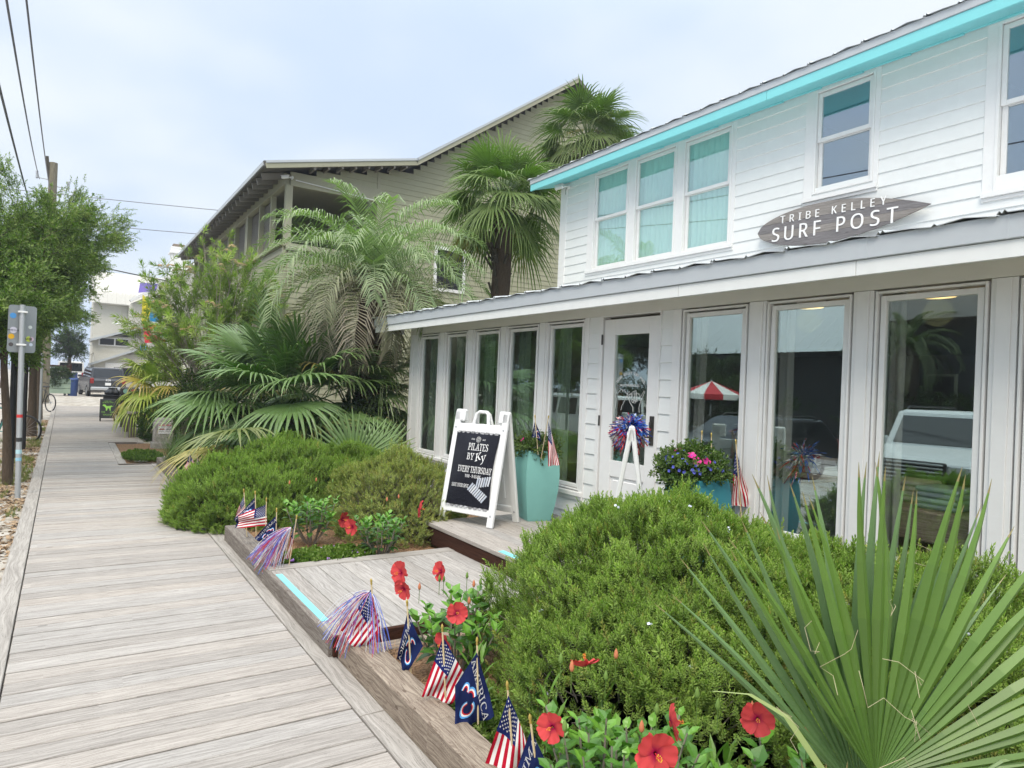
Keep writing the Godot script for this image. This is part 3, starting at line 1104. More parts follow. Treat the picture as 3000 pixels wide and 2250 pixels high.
func door_art(door: Node, dx: float) -> void:
	var x := dx + 0.0145
	var t := "-TRIBE KELLEY SURF POST-"
	var r := 0.232
	for i in t.length():
		if t[i] == " ": continue
		var a := lerpf(-0.98, 0.98, i / (t.length() - 1.0))
		var p := Vector3(x, 1.545 + r * cos(a), -4.757 + r * sin(a))
		part("lettering", letters(t[i], 0.026, 0.002, sans), M.letter, door, p, Basis(Vector3.RIGHT, a) * FB)
	part("lettering", letters("GRAYTON BEACH, FL", 0.019, 0.002, serif), M.letter, door, Vector3(x, 1.662, -4.765), FB)
	var lines := [
		[50, 535, 55, 470, 42, 418, 40, 405, 46, 402, 58, 438, 70, 425, 84, 406, 92, 412, 95, 425, 105, 410, 116, 428, 130, 440],
		[88, 538, 92, 515, 118, 460, 130, 425, 138, 420, 143, 432, 118, 458],
		[140, 460, 142, 440, 155, 424, 170, 415, 178, 412, 182, 430, 195, 430, 205, 455, 225, 415, 232, 412, 228, 430, 208, 480, 200, 515, 203, 545],
		[165, 545, 163, 515, 145, 490, 134, 462, 122, 448],
		[150, 430, 156, 466, 160, 428], [168, 420, 172, 470, 178, 425], [182, 432, 186, 466],
		[158, 466, 166, 472, 167, 482, 160, 486, 153, 478, 158, 466], [172, 472, 179, 478, 178, 488, 170, 490, 166, 483, 172, 472], [184, 464, 190, 470, 186, 480, 180, 478, 184, 464]]
	for l in lines:
		var pts: Array = []
		for i in range(0, l.size(), 2):
			pts.append(Vector3(x, 2.14 - (l[i + 1] - 65) * 0.00151, -4.979 + (l[i] - 38) * 0.002165))
		var b := MB.new()
		b.tube(pts, [0.0022], 5)
		part("line_drawing", b.mesh(), M.letter, door)

func security_camera(called: String, at: Vector3, label: String, turn := 0.0) -> void:
	var o := thing(called, label, "security camera", at, "", turn)
	var b := MB.new()
	b.lathe(Vector3(0.02, 0, 0.09), [Vector2(0.045, 0.0), Vector2(0.045, 0.02), Vector2(0.0, 0.021)], 12, Basis(Vector3.BACK, PI / 2))
	b.tube([Vector3(0, 0, 0.09), Vector3(-0.06, -0.01, 0.07), Vector3(-0.07, 0.0, 0.04)], [0.014], 8)
	part("bracket", b.mesh(), M.plastic_back, o)
	var c := MB.new()
	c.tube([Vector3(-0.07, 0.0, 0.05), Vector3(-0.09, 0.0, -0.12), Vector3(-0.092, 0.0, -0.128)], [0.036, 0.04, 0.034], 12)
	c.box(Vector3(-0.082, 0.038, -0.04), Vector3(0.07, 0.008, 0.21), 0.003, Basis(Vector3.UP, 0.1))
	part("housing", c.mesh(), M.plastic_white, o)
	var l := MB.new()
	l.tube([Vector3(-0.092, 0.0, -0.127), Vector3(-0.0925, 0.0, -0.132)], [0.024], 12)
	part("lens", l.mesh(), M.black, o)
	var w := MB.new()
	w.tube([Vector3(0.0, -0.01, 0.08), Vector3(-0.03, -0.07, 0.075), Vector3(-0.012, -0.14, 0.06)], [0.004], 5)
	part("cable", w.mesh(), M.black, o)

func inside() -> void:
	# display table behind the widest window, with folded clothes
	var t := thing("display_table", "wooden display table inside the shop behind the last dark windows", "table", Vector3(5.0, 0.30, -2.6))
	bpart("tabletop", Vector3(0, 0.52, 0), Vector3(0.8, 0.2, 2.2), M.timber, t, 0.01)
	for p in [Vector3(-0.3, 0.21, -0.9), Vector3(0.3, 0.21, -0.9), Vector3(-0.3, 0.21, 0.9), Vector3(0.3, 0.21, 0.9)]:
		bpart("leg", p, Vector3(0.1, 0.42, 0.1), M.timber, t)
	var cm := [flat(0.35, 0.5, 0.46, 0.9), flat(0.6, 0.55, 0.5, 0.9), flat(0.3, 0.38, 0.42, 0.9), flat(0.65, 0.62, 0.58, 0.9)]
	var where := ["on the display table, green pile at the window", "on the display table, beige sweatshirt", "on the display table, grey pile", "on the display table, cream pile"]
	for i in 4:
		var st := thing("folded_clothes", "folded clothes " + where[i], "clothes", Vector3(4.86 + 0.2 * (i % 2), 0.92, -2.35 + i * 0.32 - 0.5), "folded clothes on the display table")
		for k in 4:
			var b := MB.new()
			b.box(Vector3(rf(-0.01, 0.01), 0.018 + k * 0.036, rf(-0.01, 0.01)), Vector3(0.3, 0.034, 0.26), 0.012)
			part("garment", b.mesh(), cm[(i + (k % 2) * 2) % 4], st)
	# books on a stand
	var bs := thing("book_stack", "stack of three pale books inside behind the pompom window", "books", Vector3(4.72, 1.06, -2.98))
	for k in 3:
		bpart("book", Vector3(rf(-0.01, 0.01), 0.02 + k * 0.036, rf(-0.01, 0.01)), Vector3(0.24, 0.033, 0.32), M.plastic_back, bs, 0.003)
	var pd := thing("display_plinth", "dark display plinth carrying books and tinsel inside the shop", "plinth", Vector3(4.78, 0.30, -3.0))
	bpart("body", Vector3(0, 0.36, 0), Vector3(0.42, 0.72, 0.6), M.dark, pd, 0.01)
	bpart("top", Vector3(0, 0.74, 0), Vector3(0.46, 0.04, 0.64), M.timber, pd, 0.004)
	tinsel(Vector3(4.64, 1.16, -3.12), 0.17, 260, "red and blue tinsel garland inside behind the dark porch window", 0.5)
	# mannequin in the window beside the door
	var mq := thing("mannequin", "display mannequin with bare legs standing inside beside the door window", "mannequin", Vector3(4.85, 0.31, -5.62))
	var b := MB.new()
	b.col = Color(0.30, 0.17, 0.09)
	for sx in [-1.0, 1.0]:
		b.tube([Vector3(0.0, 0.0, 0.09 * sx), Vector3(0.01, 0.08, 0.09 * sx), Vector3(-0.015, 0.28, 0.09 * sx), Vector3(0.0, 0.45, 0.085 * sx), Vector3(0.01, 0.68, 0.085 * sx), Vector3(0, 0.86, 0.06 * sx)], [0.03, 0.033, 0.052, 0.048, 0.075, 0.085], 10)
		b.tube([Vector3(0, 1.34, 0.15 * sx), Vector3(0, 1.24, 0.19 * sx), Vector3(-0.02, 1.06, 0.21 * sx), Vector3(-0.08, 0.86, 0.20 * sx), Vector3(-0.1, 0.76, 0.19 * sx)], [0.045, 0.042, 0.036, 0.028, 0.03], 8)
	b.tube([Vector3(0, 0.80, 0), Vector3(0, 0.95, 0), Vector3(0, 1.08, 0), Vector3(0, 1.25, 0), Vector3(0, 1.36, 0), Vector3(0, 1.41, 0), Vector3(0, 1.5, 0), Vector3(-0.01, 1.56, 0), Vector3(-0.01, 1.66, 0), Vector3(-0.005, 1.74, 0)], [0.14, 0.155, 0.12, 0.15, 0.13, 0.055, 0.05, 0.085, 0.095, 0.03], 14)
	part("body", b.mesh(), M.paintv, mq)
	var w := MB.new()
	w.col = Color(0.62, 0.66, 0.60)
	w.lathe(Vector3(0, 0.74, 0), [Vector2(0.20, 0.0), Vector2(0.165, 0.18), Vector2(0.13, 0.34)], 18)
	part("skirt", w.mesh(), M.cloth, mq)
	var tp := MB.new()
	tp.col = Color(0.62, 0.25, 0.05)
	tp.lathe(Vector3(0, 1.13, 0), [Vector2(0.128, 0.0), Vector2(0.157, 0.12), Vector2(0.142, 0.2)], 18)
	part("top", tp.mesh(), M.cloth, mq)
	# two ceiling lamps that show as warm strips at the top of the windows
	for i in 3:
		var z: float = [-3.6, -2.55, -1.75][i]
		var lm := thing("ceiling_lamp", ["warm round ceiling lamp inside above the blue pot window", "warm round ceiling lamp inside above the pompom window", "warm round ceiling lamp inside above the widest window"][i], "lamp", Vector3(5.35, 2.40, z), "ceiling lamps in the shop")
		var em := flat(0.9, 0.8, 0.6)
		em.emission_enabled = true
		em.emission = Color(1.0, 0.86, 0.55)
		em.emission_energy_multiplier = 2.0
		var lb := MB.new()
		lb.lathe(Vector3(), [Vector2(0.0, 0.0), Vector2(0.11, 0.004), Vector2(0.12, 0.03)], 18)
		part("diffuser", lb.mesh(), em, lm)
		var lr := MB.new()
		lr.lathe(Vector3(), [Vector2(0.12, -0.002), Vector2(0.135, 0.0), Vector2(0.135, 0.06)], 18)
		part("rim", lr.mesh(), M.plastic_back, lm)
		var li := OmniLight3D.new()
		li.name = "lamp_light"
		li.light_color = Color(1.0, 0.86, 0.6)
		li.light_energy = 0.012
		li.light_size = 0.1
		li.omni_range = 12.0
		li.omni_attenuation = 2.0
		li.shadow_enabled = true
		li.position = Vector3(0, -0.12, 0)
		lm.add_child(li)

# a ball of shiny curling strips in bunches of one colour each
func tinsel(at: Vector3, r: float, n: int, label: String, white_share := 0.5) -> void:
	var o := thing("tinsel_pompom", label, "tinsel pompom", at)
	var sets := [[Color(0.62, 0.012, 0.03), "red_tinsel"], [Color(0.02, 0.06, 0.46), "blue_tinsel"], [Color(0.78, 0.79, 0.82), "white_tinsel"], [Color(0.06, 0.2, 0.72), "light_blue_tinsel"]]
	var heads := [Vector3(-0.2, -0.5, 0.8), Vector3(-0.7, 0.6, 0.1), Vector3(-0.9, 0.1, -0.3), Vector3(-0.4, -0.1, -0.9), Vector3(0.2, 0.8, 0.5), Vector3(-0.4, -0.7, -0.5), Vector3(-0.3, 0.5, 0.9)]
	var cols := [0, 0, 2, 1, 1, 0, 3]
	for k in 4:
		var b := MB.new()
		for i in int(n / 4.0):
			var h := rng.randi() % heads.size()
			for tr in 6:
				if cols[h] == k: break
				h = rng.randi() % heads.size()
			var d: Vector3 = (heads[h] * 0.9 + some_dir() * 0.8).normalized()
			var g := rf(0.75, 1.25)
			b.col = Color(sets[k][0].r * g, sets[k][0].g * g, sets[k][0].b * g)
			var l := r * rf(0.75, 1.15)
			var out := some_dir()
			var sd := d.cross(out).normalized() * rf(0.0035, 0.006)
			var p := d * r * 0.15
			var curl := some_dir() * r * 0.22 + Vector3(0, -0.35 * r, 0)
			for m in 4:
				var f := (m + 1) / 4.0
				var q := d * lerpf(r * 0.15, l, f) + curl * f * f
				var s2 := sd.rotated(d, f * 1.4)
				b.quad(p - sd, p + sd, q + s2, q - s2, d.cross(sd))
				p = q
				sd = s2
		part(sets[k][1], b.mesh(), M.tinsel, o)

# ---------------------------------------------------------------- the grey-green house with the long porch roof
func roof_under(x: float) -> float:
	return 6.46 + 0.226 * (x - 3.58) if x < 7.42 else 7.328 + 0.70 * (x - 7.42)

func grey_house() -> void:
	var h := thing("grey_house", "sage grey clapboard house with deep open rafter eaves and a latticed upper porch", "house")
	var xf := 4.2
	# side wall courses
	var y := 0.2
	while y < 10.6:
		var x0 := 6.62
		if y > 6.62:
			x0 = 4.32
			while roof_under(x0) < y + 0.12 and x0 < 14.0: x0 += 0.1
		elif y < 4.75:
			x0 = 4.3
		if x0 < 13.6:
			var o := lap("siding_board", 0.0, 13.8 - x0, y, y + 0.146, 0.0, M.grey_siding, h)
			o.transform = Transform3D(Basis(Vector3(0, 0, -1), Vector3(0, 1, 0), Vector3(1, 0, 0)) * Basis().scaled(Vector3(1, 1, 13.8 - x0)), Vector3((x0 + 13.8) * 0.5, y, GZ + 0.0))
		y += 0.146
	bpart("corner_post", Vector3(4.28, 5.55, GZ - 0.07), Vector3(0.16, 1.5, 0.16), M.grey_trim, h, 0.004)
	bpart("side_beam", Vector3(5.45, 6.45, GZ - 0.02), Vector3(2.32, 0.34, 0.10), M.grey_trim, h, 0.004)
	bpart("porch_jamb", Vector3(6.62, 5.5, GZ - 0.02), Vector3(0.2, 1.56, 0.12), M.grey_trim, h, 0.004)
	bpart("porch_sill", Vector3(5.45, 4.8, GZ - 0.0), Vector3(2.4, 0.14, 0.16), M.grey_trim, h, 0.004)
	bpart("panel_seam", Vector3(6.55, 6.8, GZ + 0.012), Vector3(0.08, 0.42, 0.03), M.grey_trim, h)
	# front: solid lower storey, open upper porch
	bpart("lower_front", Vector3(xf + 0.08, 2.35, -24.4), Vector3(0.14, 4.74, 14.7), M.grey_siding, h)
	bpart("front_beam", Vector3(xf + 0.03, 6.44, -24.45), Vector3(0.14, 0.28, 14.75), M.grey_trim, h, 0.006)
	bpart("front_rail", Vector3(xf + 0.02, 4.86, -24.45), Vector3(0.2, 0.09, 14.7), M.grey_trim, h, 0.006)
	bpart("rail_skirt", Vector3(xf + 0.05, 4.72, -24.45), Vector3(0.1, 0.17, 14.7), M.grey_trim, h, 0.004)
	for p in [[-18.45, 0.10], [-19.75, 0.10], [-21.4, 0.32], [-23.15, 0.10], [-24.3, 0.10], [-26.1, 0.32], [-27.8, 0.1], [-29.1, 0.1], [-30.6, 0.32], [-31.7, 0.16]]:
		bpart("porch_post", Vector3(xf + 0.05, 5.6, p[0]), Vector3(0.13, 1.42, p[1]), M.grey_trim, h, 0.004)
	# crossed lath between the posts
	for seg in [[-19.8, -21.24], [-18.5, -19.7], [-21.56, -23.1], [-23.2, -24.25], [-24.35, -25.94], [-27.85, -29.05]]:
		var b := MB.new()
		var w: float = absf(seg[1] - seg[0])
		var yb := 4.93
		var n := int((w + 1.35) / 0.115)
		for i in n:
			var u0 := i * 0.115 - 1.35
			for s in [0.0, 1.0]:
				var a0 := maxf(u0, 0.0)
				var a1 := minf(u0 + 1.35, w)
				if a1 - a0 < 0.04: continue
				var h0 := a0 - u0
				var h1 := a1 - u0
				if s > 0.5:
					b.bar(Vector3(xf + 0.11, yb + h0, seg[0] - a0), Vector3(xf + 0.11, yb + h1, seg[0] - a1), 0.04, 0.008, Vector3.RIGHT)
				else:
					b.bar(Vector3(xf + 0.12, yb + 1.35 - h0, seg[0] - a0), Vector3(xf + 0.12, yb + 1.35 - h1, seg[0] - a1), 0.04, 0.008, Vector3.RIGHT)
		part("lattice", b.mesh(), M.rafter, h)
	bpart("porch_floor", Vector3(5.6, 4.7, -24.4), Vector3(2.7, 0.1, 14.6), M.timber_old, h)
	bpart("porch_back", Vector3(6.75, 5.8, -24.4), Vector3(0.1, 2.3, 14.6), M.grey_siding, h)
	bpart("porch_ceiling", Vector3(5.45, 6.50, -24.4), Vector3(2.4, 0.05, 14.6), M.grey_trim, h)
	bpart("far_end", Vector3(9.0, 3.6, -31.75), Vector3(9.6, 7.2, 0.1), M.grey_siding, h)
	bpart("back_wall", Vector3(13.8, 4.0, -24.4), Vector3(0.1, 8.0, 14.7), M.grey_siding, h)
	# roof
	var b1 := MB.new()
	var poly := PackedVector2Array([Vector2(3.58, 6.50), Vector2(7.42, 7.37), Vector2(12.6, 11.0), Vector2(12.6, 11.13), Vector2(7.36, 7.48), Vector2(3.55, 6.62)])
	b1.slab(poly, 15.7, Vector3(0, 0, -32.25), Basis())
	part("roof", b1.mesh(), M.shingle, h)
	var b2 := MB.new()
	var poly2 := PackedVector2Array([Vector2(12.6, 11.0), Vector2(17.8, 7.4), Vector2(17.8, 7.5), Vector2(12.6, 11.13)])
	b2.slab(poly2, 15.7, Vector3(0, 0, -32.25), Basis())
	part("roof", b2.mesh(), M.shingle, h)
	# barge board and metal edge along the side
	for q in [[Vector3(3.6, 6.55, -16.53), Vector3(7.42, 7.425, -16.53)], [Vector3(7.40, 7.42, -16.53), Vector3(12.6, 11.06, -16.53)]]:
		var bb := MB.new()
		bb.bar(q[0] - Vector3(0, 0.045, 0), q[1] - Vector3(0, 0.045, 0), 0.04, 0.115)
		part("barge_board", bb.mesh(), M.grey_trim, h)
		var be := MB.new()
		be.bar(q[0] + Vector3(0, 0.045, 0.012), q[1] + Vector3(0, 0.045, 0.012), 0.05, 0.055)
		part("roof_edge", be.mesh(), M.metal_edge, h)
	bpart("roof_edge", Vector3(3.565, 6.57, -24.4), Vector3(0.03, 0.09, 15.6), M.metal_edge, h)
	# rafter tails under the front eave
	var z := -17.2
	while z > -32.2:
		var rb := MB.new()
		rb.bar(Vector3(3.66, 6.42, z), Vector3(4.3, 6.565, z), 0.055, 0.16, Vector3.UP, 0.003)
		part("rafter_tail", rb.mesh(), M.rafter, h)
		z -= 0.52
	# lookouts under the side eave
	var x := 4.75
	while x < 7.4:
		bpart("lookout", Vector3(x, roof_under(x) - 0.02, -16.78), Vector3(0.05, 0.1, 0.46), M.rafter, h)
		x += 0.34
	# window in the side wall
	var wn := part("window", frame_mesh(0.98, 1.24, 0.09, 0.05), M.white2, h, Vector3(8.72, 4.78, GZ + 0.02), Basis(Vector3(0, 0, -1), Vector3(0, 1, 0), Vector3(1, 0, 0)))
	bpart("pane", Vector3(0.0, 0, 0), Vector3(0.01, 1.08, 0.84), M.black, wn)
	bpart("middle_rail", Vector3(0.012, 0, 0), Vector3(0.03, 0.04, 0.82), M.white2, wn)
	security_camera("security_camera", Vector3(4.22, 6.43, GZ + 0.10), "white security camera on the corner of the grey house porch", 0.6)
	var cd := MB.new()
	var cp: Array = []
	for i in 13: cp.append(Vector3(4.4 + i * 0.2, 6.42 - 0.012 * i, GZ + 0.06))
	cd.tube(cp, [0.014], 6)
	solo("conduit", cd.mesh(), M.plastic_back, "thin white conduit running along the grey house porch beam", "conduit")

# ---------------------------------------------------------------- vehicles
func wheel(parent: Node, at: Vector3, r: float, side: float) -> void:
	var b := MB.new()
	b.lathe(Vector3(), [Vector2(r * 0.62, -0.1), Vector2(r * 0.93, -0.105), Vector2(r, -0.07), Vector2(r, 0.07), Vector2(r * 0.93, 0.105), Vector2(r * 0.62, 0.1)], 26)
	var bs := Basis(Vector3.BACK, PI / 2 * side)
	var o := part("wheel", b.mesh(), M.black, parent, at, bs)
	var c := MB.new()
	c.lathe(Vector3(), [Vector2(r * 0.64, -0.085), Vector2(r * 0.6, -0.06), Vector2(r * 0.2, -0.05), Vector2(0.0, -0.07)], 20)
	for k in 5:
		var a := TAU * k / 5.0
		c.bar(Vector3(0, -0.08, 0), Vector3(cos(a), -0.08 / (r * 0.6), sin(a)) * r * 0.6, 0.07, 0.03)
	part("rim", c.mesh(), M.steel, o)

func car(called: String, label: String, at: Vector3, turn: float, paint: Material, ln: float, wd: float, hood: float, top: float, boxy: float, group := "") -> Node3D:
	var o := thing(called, label, "car", at, group, turn)
	var f := -ln * 0.5
	var e := ln * 0.5
	var bz := Basis(Vector3(0, 0, 1), Vector3(0, 1, 0), Vector3(1, 0, 0))
	var prof := PackedVector2Array([Vector2(f + 0.12, 0.32), Vector2(f + 0.02, 0.42), Vector2(f, 0.62), Vector2(f + 0.04, hood - 0.12), Vector2(f + 0.16, hood - 0.02), Vector2(f + 0.5, hood + 0.02), Vector2(f + ln * 0.27, hood + 0.07), Vector2(e - 0.12, hood + 0.08), Vector2(e - 0.02, hood - 0.1), Vector2(e, 0.6), Vector2(e - 0.05, 0.42), Vector2(e - 0.15, 0.32)])
	var b := MB.new()
	b.slab(prof, wd - 0.10, Vector3(-wd * 0.5 + 0.05, 0, 0), bz)
	var prof2 := PackedVector2Array([Vector2(f + 0.2, 0.34), Vector2(f + 0.09, 0.5), Vector2(f + 0.13, hood - 0.16), Vector2(f + 0.4, hood - 0.08), Vector2(e - 0.15, hood - 0.04), Vector2(e - 0.06, 0.6), Vector2(e - 0.2, 0.34)])
	b.slab(prof2, wd, Vector3(-wd * 0.5, 0, 0), bz)
	part("body", b.mesh(), paint, o)
	var g0 := f + ln * lerpf(0.27, 0.30, boxy)
	var g1 := f + ln * lerpf(0.42, 0.34, boxy)
	var g2 := e - lerpf(0.42, 0.12, boxy)
	var g3 := e - 0.08
	var wb := wd * 0.5 - 0.08
	var wt := wd * 0.5 - lerpf(0.24, 0.12, boxy)
	var y0 := hood + 0.05
	# cabin as a tapered block
	var cb := MB.new()
	var lo := [Vector3(-wb, y0, g0), Vector3(wb, y0, g0), Vector3(wb, y0, g3), Vector3(-wb, y0, g3)]
	var hi := [Vector3(-wt, top, g1), Vector3(wt, top, g1), Vector3(wt, top, g2), Vector3(-wt, top, g2)]
	for k in 4:
		var m := (k + 1) % 4
		cb.quad(lo[k], lo[m], hi[m], hi[k], (lo[k] + lo[m]) * Vector3(1, 0, 1))
	var crown := [Vector3(-wt + 0.08, top + 0.05, g1 + 0.12), Vector3(wt - 0.08, top + 0.05, g1 + 0.12), Vector3(wt - 0.08, top + 0.05, g2 - 0.1), Vector3(-wt + 0.08, top + 0.05, g2 - 0.1)]
	for k in 4:
		var m := (k + 1) % 4
		cb.quad(hi[k], hi[m], crown[m], crown[k], Vector3.UP)
	cb.quad(crown[0], crown[1], crown[2], crown[3], Vector3.UP)
	part("cabin", cb.mesh(), paint, o)
	var gl := flat(0.012, 0.014, 0.016, 0.05, 0.8)
	# panes a little proud of the cabin faces
	for k in 4:
		var m := (k + 1) % 4
		var cuts := [[0.06, 0.94]] if k % 2 == 0 else [[0.04, 0.34], [0.38, 0.66], [0.70, 0.95]]
		var nrm: Vector3 = (lo[m] - lo[k]).cross(hi[k] - lo[k]).normalized()
		if nrm.dot((lo[k] + lo[m]) * Vector3(1, 0, 1)) < 0: nrm = -nrm
		for q in cuts:
			var w := MB.new()
			var p := []
			for s in [[q[0], 0.1], [q[1], 0.1], [q[1], 0.9], [q[0], 0.9]]:
				p.append(lo[k].lerp(lo[m], s[0]).lerp(hi[k].lerp(hi[m], s[0]), s[1]) + nrm * 0.008)
			w.quad(p[0], p[1], p[2], p[3], nrm)
			part("window", w.mesh(), gl, o)
	for sx in [-1.0, 1.0]:
		wheel(o, Vector3(sx * (wd * 0.5 - 0.09), 0.36, f + ln * 0.19), 0.36, sx)
		wheel(o, Vector3(sx * (wd * 0.5 - 0.09), 0.36, e - ln * 0.2), 0.36, sx)
		bpart("headlight", Vector3(sx * (wd * 0.5 - 0.27), hood - 0.23, f + 0.06), Vector3(0.34, 0.26, 0.12), M.steel, o, 0.03)
		bpart("tail_light", Vector3(sx * (wd * 0.5 - 0.14), hood - 0.12, e - 0.03), Vector3(0.2, 0.34, 0.08), M.tail, o, 0.03)
		var mr := MB.new()
		mr.box(Vector3(sx * (wd * 0.5 + 0.08), hood + 0.14, g0 + 0.3), Vector3(0.2, 0.15, 0.09), 0.03)
		part("mirror", mr.mesh(), paint, o)
	for k in 6:
		bpart("grille_bar", Vector3(0, hood - 0.12 - k * 0.062, f + 0.01), Vector3(wd * 0.52, 0.026, 0.05), M.steel, o, 0.006)
	bpart("grille", Vector3(0, hood - 0.28, f + 0.03), Vector3(wd * 0.56, 0.40, 0.06), M.black, o, 0.02)
	bpart("front_bumper", Vector3(0, 0.42, f + 0.02), Vector3(wd * 0.86, 0.16, 0.14), paint, o, 0.04)
	bpart("rear_bumper", Vector3(0, 0.50, e - 0.02), Vector3(wd * 0.92, 0.2, 0.14), M.steel, o, 0.04)
	bpart("number_plate", Vector3(0, hood - 0.3, e + 0.01), Vector3(0.31, 0.16, 0.02), M.plastic_white, o, 0.004)
	for sx in [-1.0, 1.0]:
		var rl := MB.new()
		rl.tube([Vector3(sx * (wt - 0.06), top + 0.03, g1 + 0.2), Vector3(sx * (wt - 0.06), top + 0.11, g1 + 0.35), Vector3(sx * (wt - 0.06), top + 0.11, g2 - 0.3), Vector3(sx * (wt - 0.06), top + 0.03, g2 - 0.15)], [0.02], 6)
		part("roof_rail", rl.mesh(), M.black, o)
	return o

func far_street() -> void:
	M["tail"] = flat(0.25, 0.01, 0.01, 0.25, 0.7)
	# ---- the white house closing the street
	var h := thing("white_house", "pale house with ribbed metal roof closing the far end of the street", "house")
	bpart("wall", Vector3(6.4, 3.6, -66.5), Vector3(10.4, 7.2, 7.0), M.pale_wall, h)
	for i in 40:
		var o := lap("siding_board", 0.0, 6.0, 0.2 + i * 0.17, 0.37 + i * 0.17, 0.0, M.pale_wall, h)
		o.transform = Transform3D(Basis(Vector3(0, 0, -1), Vector3(0, 1, 0), Vector3(1, 0, 0)) * Basis().scaled(Vector3(1, 1.16, 10.4)), Vector3(6.4, 0.2 + i * 0.17, -62.99))
	var rb := MB.new()
	var rp := metal_panel(0.61, 3.6, 2.75)
	for i in 19:
		part("roof_panel", rp, M.far_roof, h, Vector3(0.9 + i * 0.61, 6.85, -62.4), Basis(Vector3(0, 0, -1), Vector3(0, 1, 0), Vector3(1, 0, 0)))
	rb.slab(PackedVector2Array([Vector2(-3.6, 0), Vector2(3.6, 0), Vector2(0, 2.9)]), 10.2, Vector3(1.2, 6.8, -66.0), Basis(Vector3(0, 0, -1), Vector3(0, 1, 0), Vector3(1, 0, 0)))
	part("gable_block", rb.mesh(), M.pale_wall, h)
	# gabled bay towards the street
	var gb := MB.new()
	gb.slab(PackedVector2Array([Vector2(3.6, 0.0), Vector2(11.0, 0.0), Vector2(11.0, 7.0), Vector2(7.3, 9.3), Vector2(4.0, 7.0), Vector2(3.6, 6.8)]), 3.0, Vector3(0, 0, -62.9), Basis())
	part("bay", gb.mesh(), M.pale_wall, h)
	for q in [[Vector3(3.5, 6.95, -59.7), Vector3(7.3, 9.5, -59.7)], [Vector3(7.3, 9.5, -59.7), Vector3(11.3, 6.95, -59.7)]]:
		var bb := MB.new()
		bb.bar(q[0], q[1], 0.5, 0.2)
		part("barge_board", bb.mesh(), M.white2, h)
	# sloping lower roofs and a window band
	for q in [[1.0, 3.75, 5.0, 5.2], [1.0, 1.95, 5.4, 3.8]]:
		var bb := MB.new()
		bb.bar(Vector3(q[0], q[1], -60.9), Vector3(q[2], q[3], -60.9), 4.0, 0.16)
		part("lean_to_roof", bb.mesh(), M.metal_edge, h)
	bpart("lean_to_wall", Vector3(3.4, 1.4, -61.0), Vector3(4.2, 2.9, 3.6), M.pale_wall, h)
	bpart("window", Vector3(2.5, 3.72, -59.3), Vector3(1.9, 0.62, 0.1), M.white2, h)
	bpart("pane", Vector3(2.1, 3.72, -59.24), Vector3(0.9, 0.46, 0.04), M.black, h)
	bpart("pane", Vector3(3.05, 3.72, -59.24), Vector3(0.8, 0.46, 0.04), M.black, h)
	bpart("upper_wall", Vector3(2.9, 3.5, -61.0), Vector3(3.4, 1.3, 3.3), M.pale_wall, h)
	bpart("door", Vector3(2.6, 1.1, -59.18), Vector3(1.1, 2.1, 0.08), M.white2, h)
	bpart("pane", Vector3(3.6, 1.3, -59.18), Vector3(0.9, 1.0, 0.08), M.black, h)
	var lmp := MB.new()
	lmp.lathe(Vector3(2.75, 5.2, -60.9), [Vector2(0.34, 0.0), Vector2(0.2, 0.14), Vector2(0.06, 0.2)], 14)
	part("barn_lamp", lmp.mesh(), M.white2, h)
	# nearer gable with chimney
	var g := thing("gabled_house", "cream gabled house with white chimney showing past the grey house eave", "house")
	var gm := MB.new()
	gm.slab(PackedVector2Array([Vector2(4.55, 0.0), Vector2(14.5, 0.0), Vector2(14.5, 6.6), Vector2(9.4, 10.6), Vector2(4.55, 7.45)]), 8.0, Vector3(0, 0, -58.0), Basis())
	part("wall", gm.mesh(), M.pale_wall, g)
	for q in [[Vector3(4.3, 7.35, -49.9), Vector3(9.4, 10.85, -49.9)], [Vector3(9.4, 10.85, -49.9), Vector3(14.8, 6.6, -49.9)]]:
		var bb := MB.new()
		bb.bar(q[0], q[1], 0.3, 0.24)
		part("barge_board", bb.mesh(), M.white2, g)
	for i in 42:
		if i * 0.17 < 7.0:
			var o := lap("siding_board", 0.0, 6.0, i * 0.17, 0.17 + i * 0.17, 0.0, M.pale_wall, g)
			o.transform = Transform3D(Basis(Vector3(0, 0, -1), Vector3(0, 1, 0), Vector3(1, 0, 0)) * Basis().scaled(Vector3(1, 1.16, 9.9)), Vector3(9.52, i * 0.17, -49.98))
	var ch := MB.new()
	ch.box(Vector3(5.75, 8.6, -51.0), Vector3(1.0, 1.9, 0.9), 0.02)
	ch.box(Vector3(5.75, 9.62, -51.0), Vector3(1.2, 0.14, 1.1), 0.02)
	ch.box(Vector3(5.7, 9.85, -51.0), Vector3(0.95, 0.34, 0.85), 0.02)
	var cho := part("chimney", ch.mesh(), M.white2, g)
	bpart("chimney_cap", Vector3(5.7, 10.12, -51.0), Vector3(0.7, 0.2, 0.65), M.timber, cho)
	# ---- sandy crossing: steps, planter, bin, cars
	var st := thing("timber_steps", "low grey timber steps up to the far terrace behind the parked car", "steps", Vector3(0.2, -0.05, -57.0))
	for i in 4:
		bpart("step", Vector3(0, 0.09 + i * 0.17, -i * 0.32), Vector3(3.2, 0.06, 0.36), M.timber_old, st)
		bpart("riser", Vector3(0, 0.03 + i * 0.17, -i * 0.32 + 0.16), Vector3(3.2, 0.1, 0.03), M.dark, st)
	var pl := thing("wooden_planter", "long pale green board planter with bushy plants across the sandy crossing", "planter", Vector3(-0.72, -0.04, -48.7))
	for i in 3:
		bpart("plank", Vector3(0, 0.28 + i * 0.30, 0), Vector3(1.35 + 0.0, 0.28, 0.7), M.planter, pl, 0.01)
	bpart("foot", Vector3(-0.4, 0.07, 0), Vector3(0.12, 0.14, 0.6), M.dark, pl)
